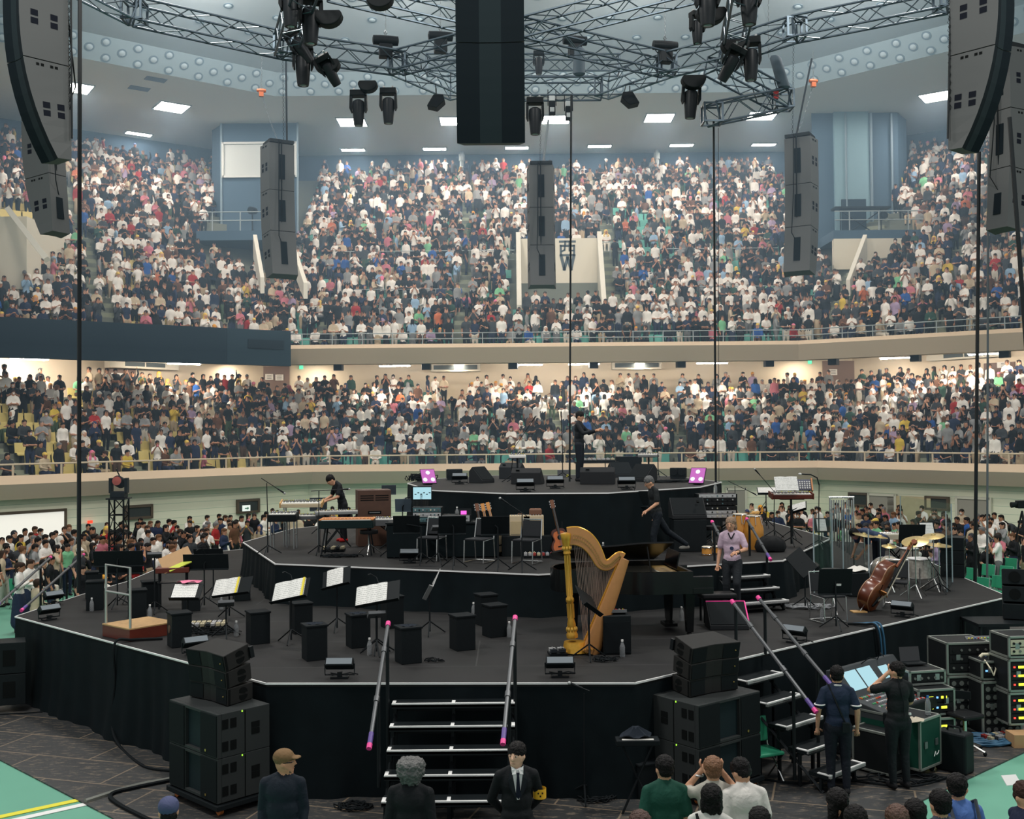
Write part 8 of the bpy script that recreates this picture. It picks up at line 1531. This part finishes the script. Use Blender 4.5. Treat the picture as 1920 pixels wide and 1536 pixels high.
for lab,px,py,Y,yaw,hair,top,hc in(('long-black-haired person at the bottom edge below the man in navy polo',1570,1482,10.4,180,'long',S(40,42,46),HB),('dark-haired head at the bottom edge right of the long-haired person',1604,1514,9.9,185,'bob',S(60,60,66),HB),('dark curly head at the bottom edge below the man in white t-shirt',1424,1518,9.8,170,'short',S(70,70,76),HB),('brown-haired head at the bottom edge near the green floor',1682,1513,10.0,180,'bob',S(90,84,80),S(84,56,42)),('black-haired head at the bottom edge on the edge of the green floor',1717,1503,10.2,175,'short',S(50,52,58),HB),('black-haired person half behind the blue-shirted person',1764,1485,10.8,190,'short',S(70,78,90),HB),('dark red-brown head at the bottom edge below the green-shirted person',1200,1524,9.8,180,'bob',S(60,50,50),S(70,44,34))):
 q,s_=floor_person(px,py,Y); o=hero(lab,figure(hair=hair),q,R(yaw),s_,pal(top,S(40,44,50)),hc,feats=False,voxel=.016)
q,s_=floor_person(1797,1455,10.6); f=figure(hair='short',bulk=1.08,J=dict(look=(-.6,-.8,-.1))); o=hero('person in a blue shirt with a grey backpack and glasses at lower right',f,q,R(188),s_,pal(S(88,122,186),S(50,56,70)),HB); bp=MB().box((0,.2,1.12),(.3,.16,.42)).build('backpack',mat('backpack_grey',S(70,76,84),.7,noise=.1),o,bevel=.05); st_=MB(); [st_.tube([(s*.12,.14,1.3),(s*.13,.05,1.47),(s*.13,-.1,1.38)],.018,5) for s in(-1,1)]; acc(o,'backpack_straps',st_,mat('backpack_grey',S(70,76,84),.7)); acc(o,'glasses',MB().tube([(-.09,-.04,1.575),(-.06,-.11,1.575),(.03,-.115,1.575)],.005,5),DARKM)
q,s_=floor_person(1918,1470,10.6); f=figure(hair='short',longsleeve=True,bulk=1.05,J=dict(look=(-1,-.3,-.2),el=(-.3,-.12,1.2),wl=(-.24,-.2,1.42))); o=hero('person in a navy jacket holding a white paper at the right edge',f,q,R(90),s_,pal(S(34,42,66),S(40,44,60)),S(60,40,34)); pp=MB().box((0,0,0),(.16,.008,.11)).build('paper',WHITEP); qq=PY(1896,1463,10.45); pp.location=qq; pp.rotation_euler=(R(-50),0,.2); tag(pp,'white paper held up at the right edge','paper')
q=at(1905,1265,.02); q=PY(1905,1250,18.4); f=figure(hair='bob',J=dict(look=(-.6,-.8,-.5))); o=hero('seated person with headphones behind the racks at the right edge',f,(q.x+.05,18.3,q.z-1.66),R(-20),1.0,pal(S(44,58,92),S(40,44,50)),HB); acc(o,'headphones',MB().tube([(.09*math.cos(a),.0,1.42+.06*math.sin(a)) for a in[math.pi+math.pi*k/8 for k in range(9)]],.016,6),WHITEP)
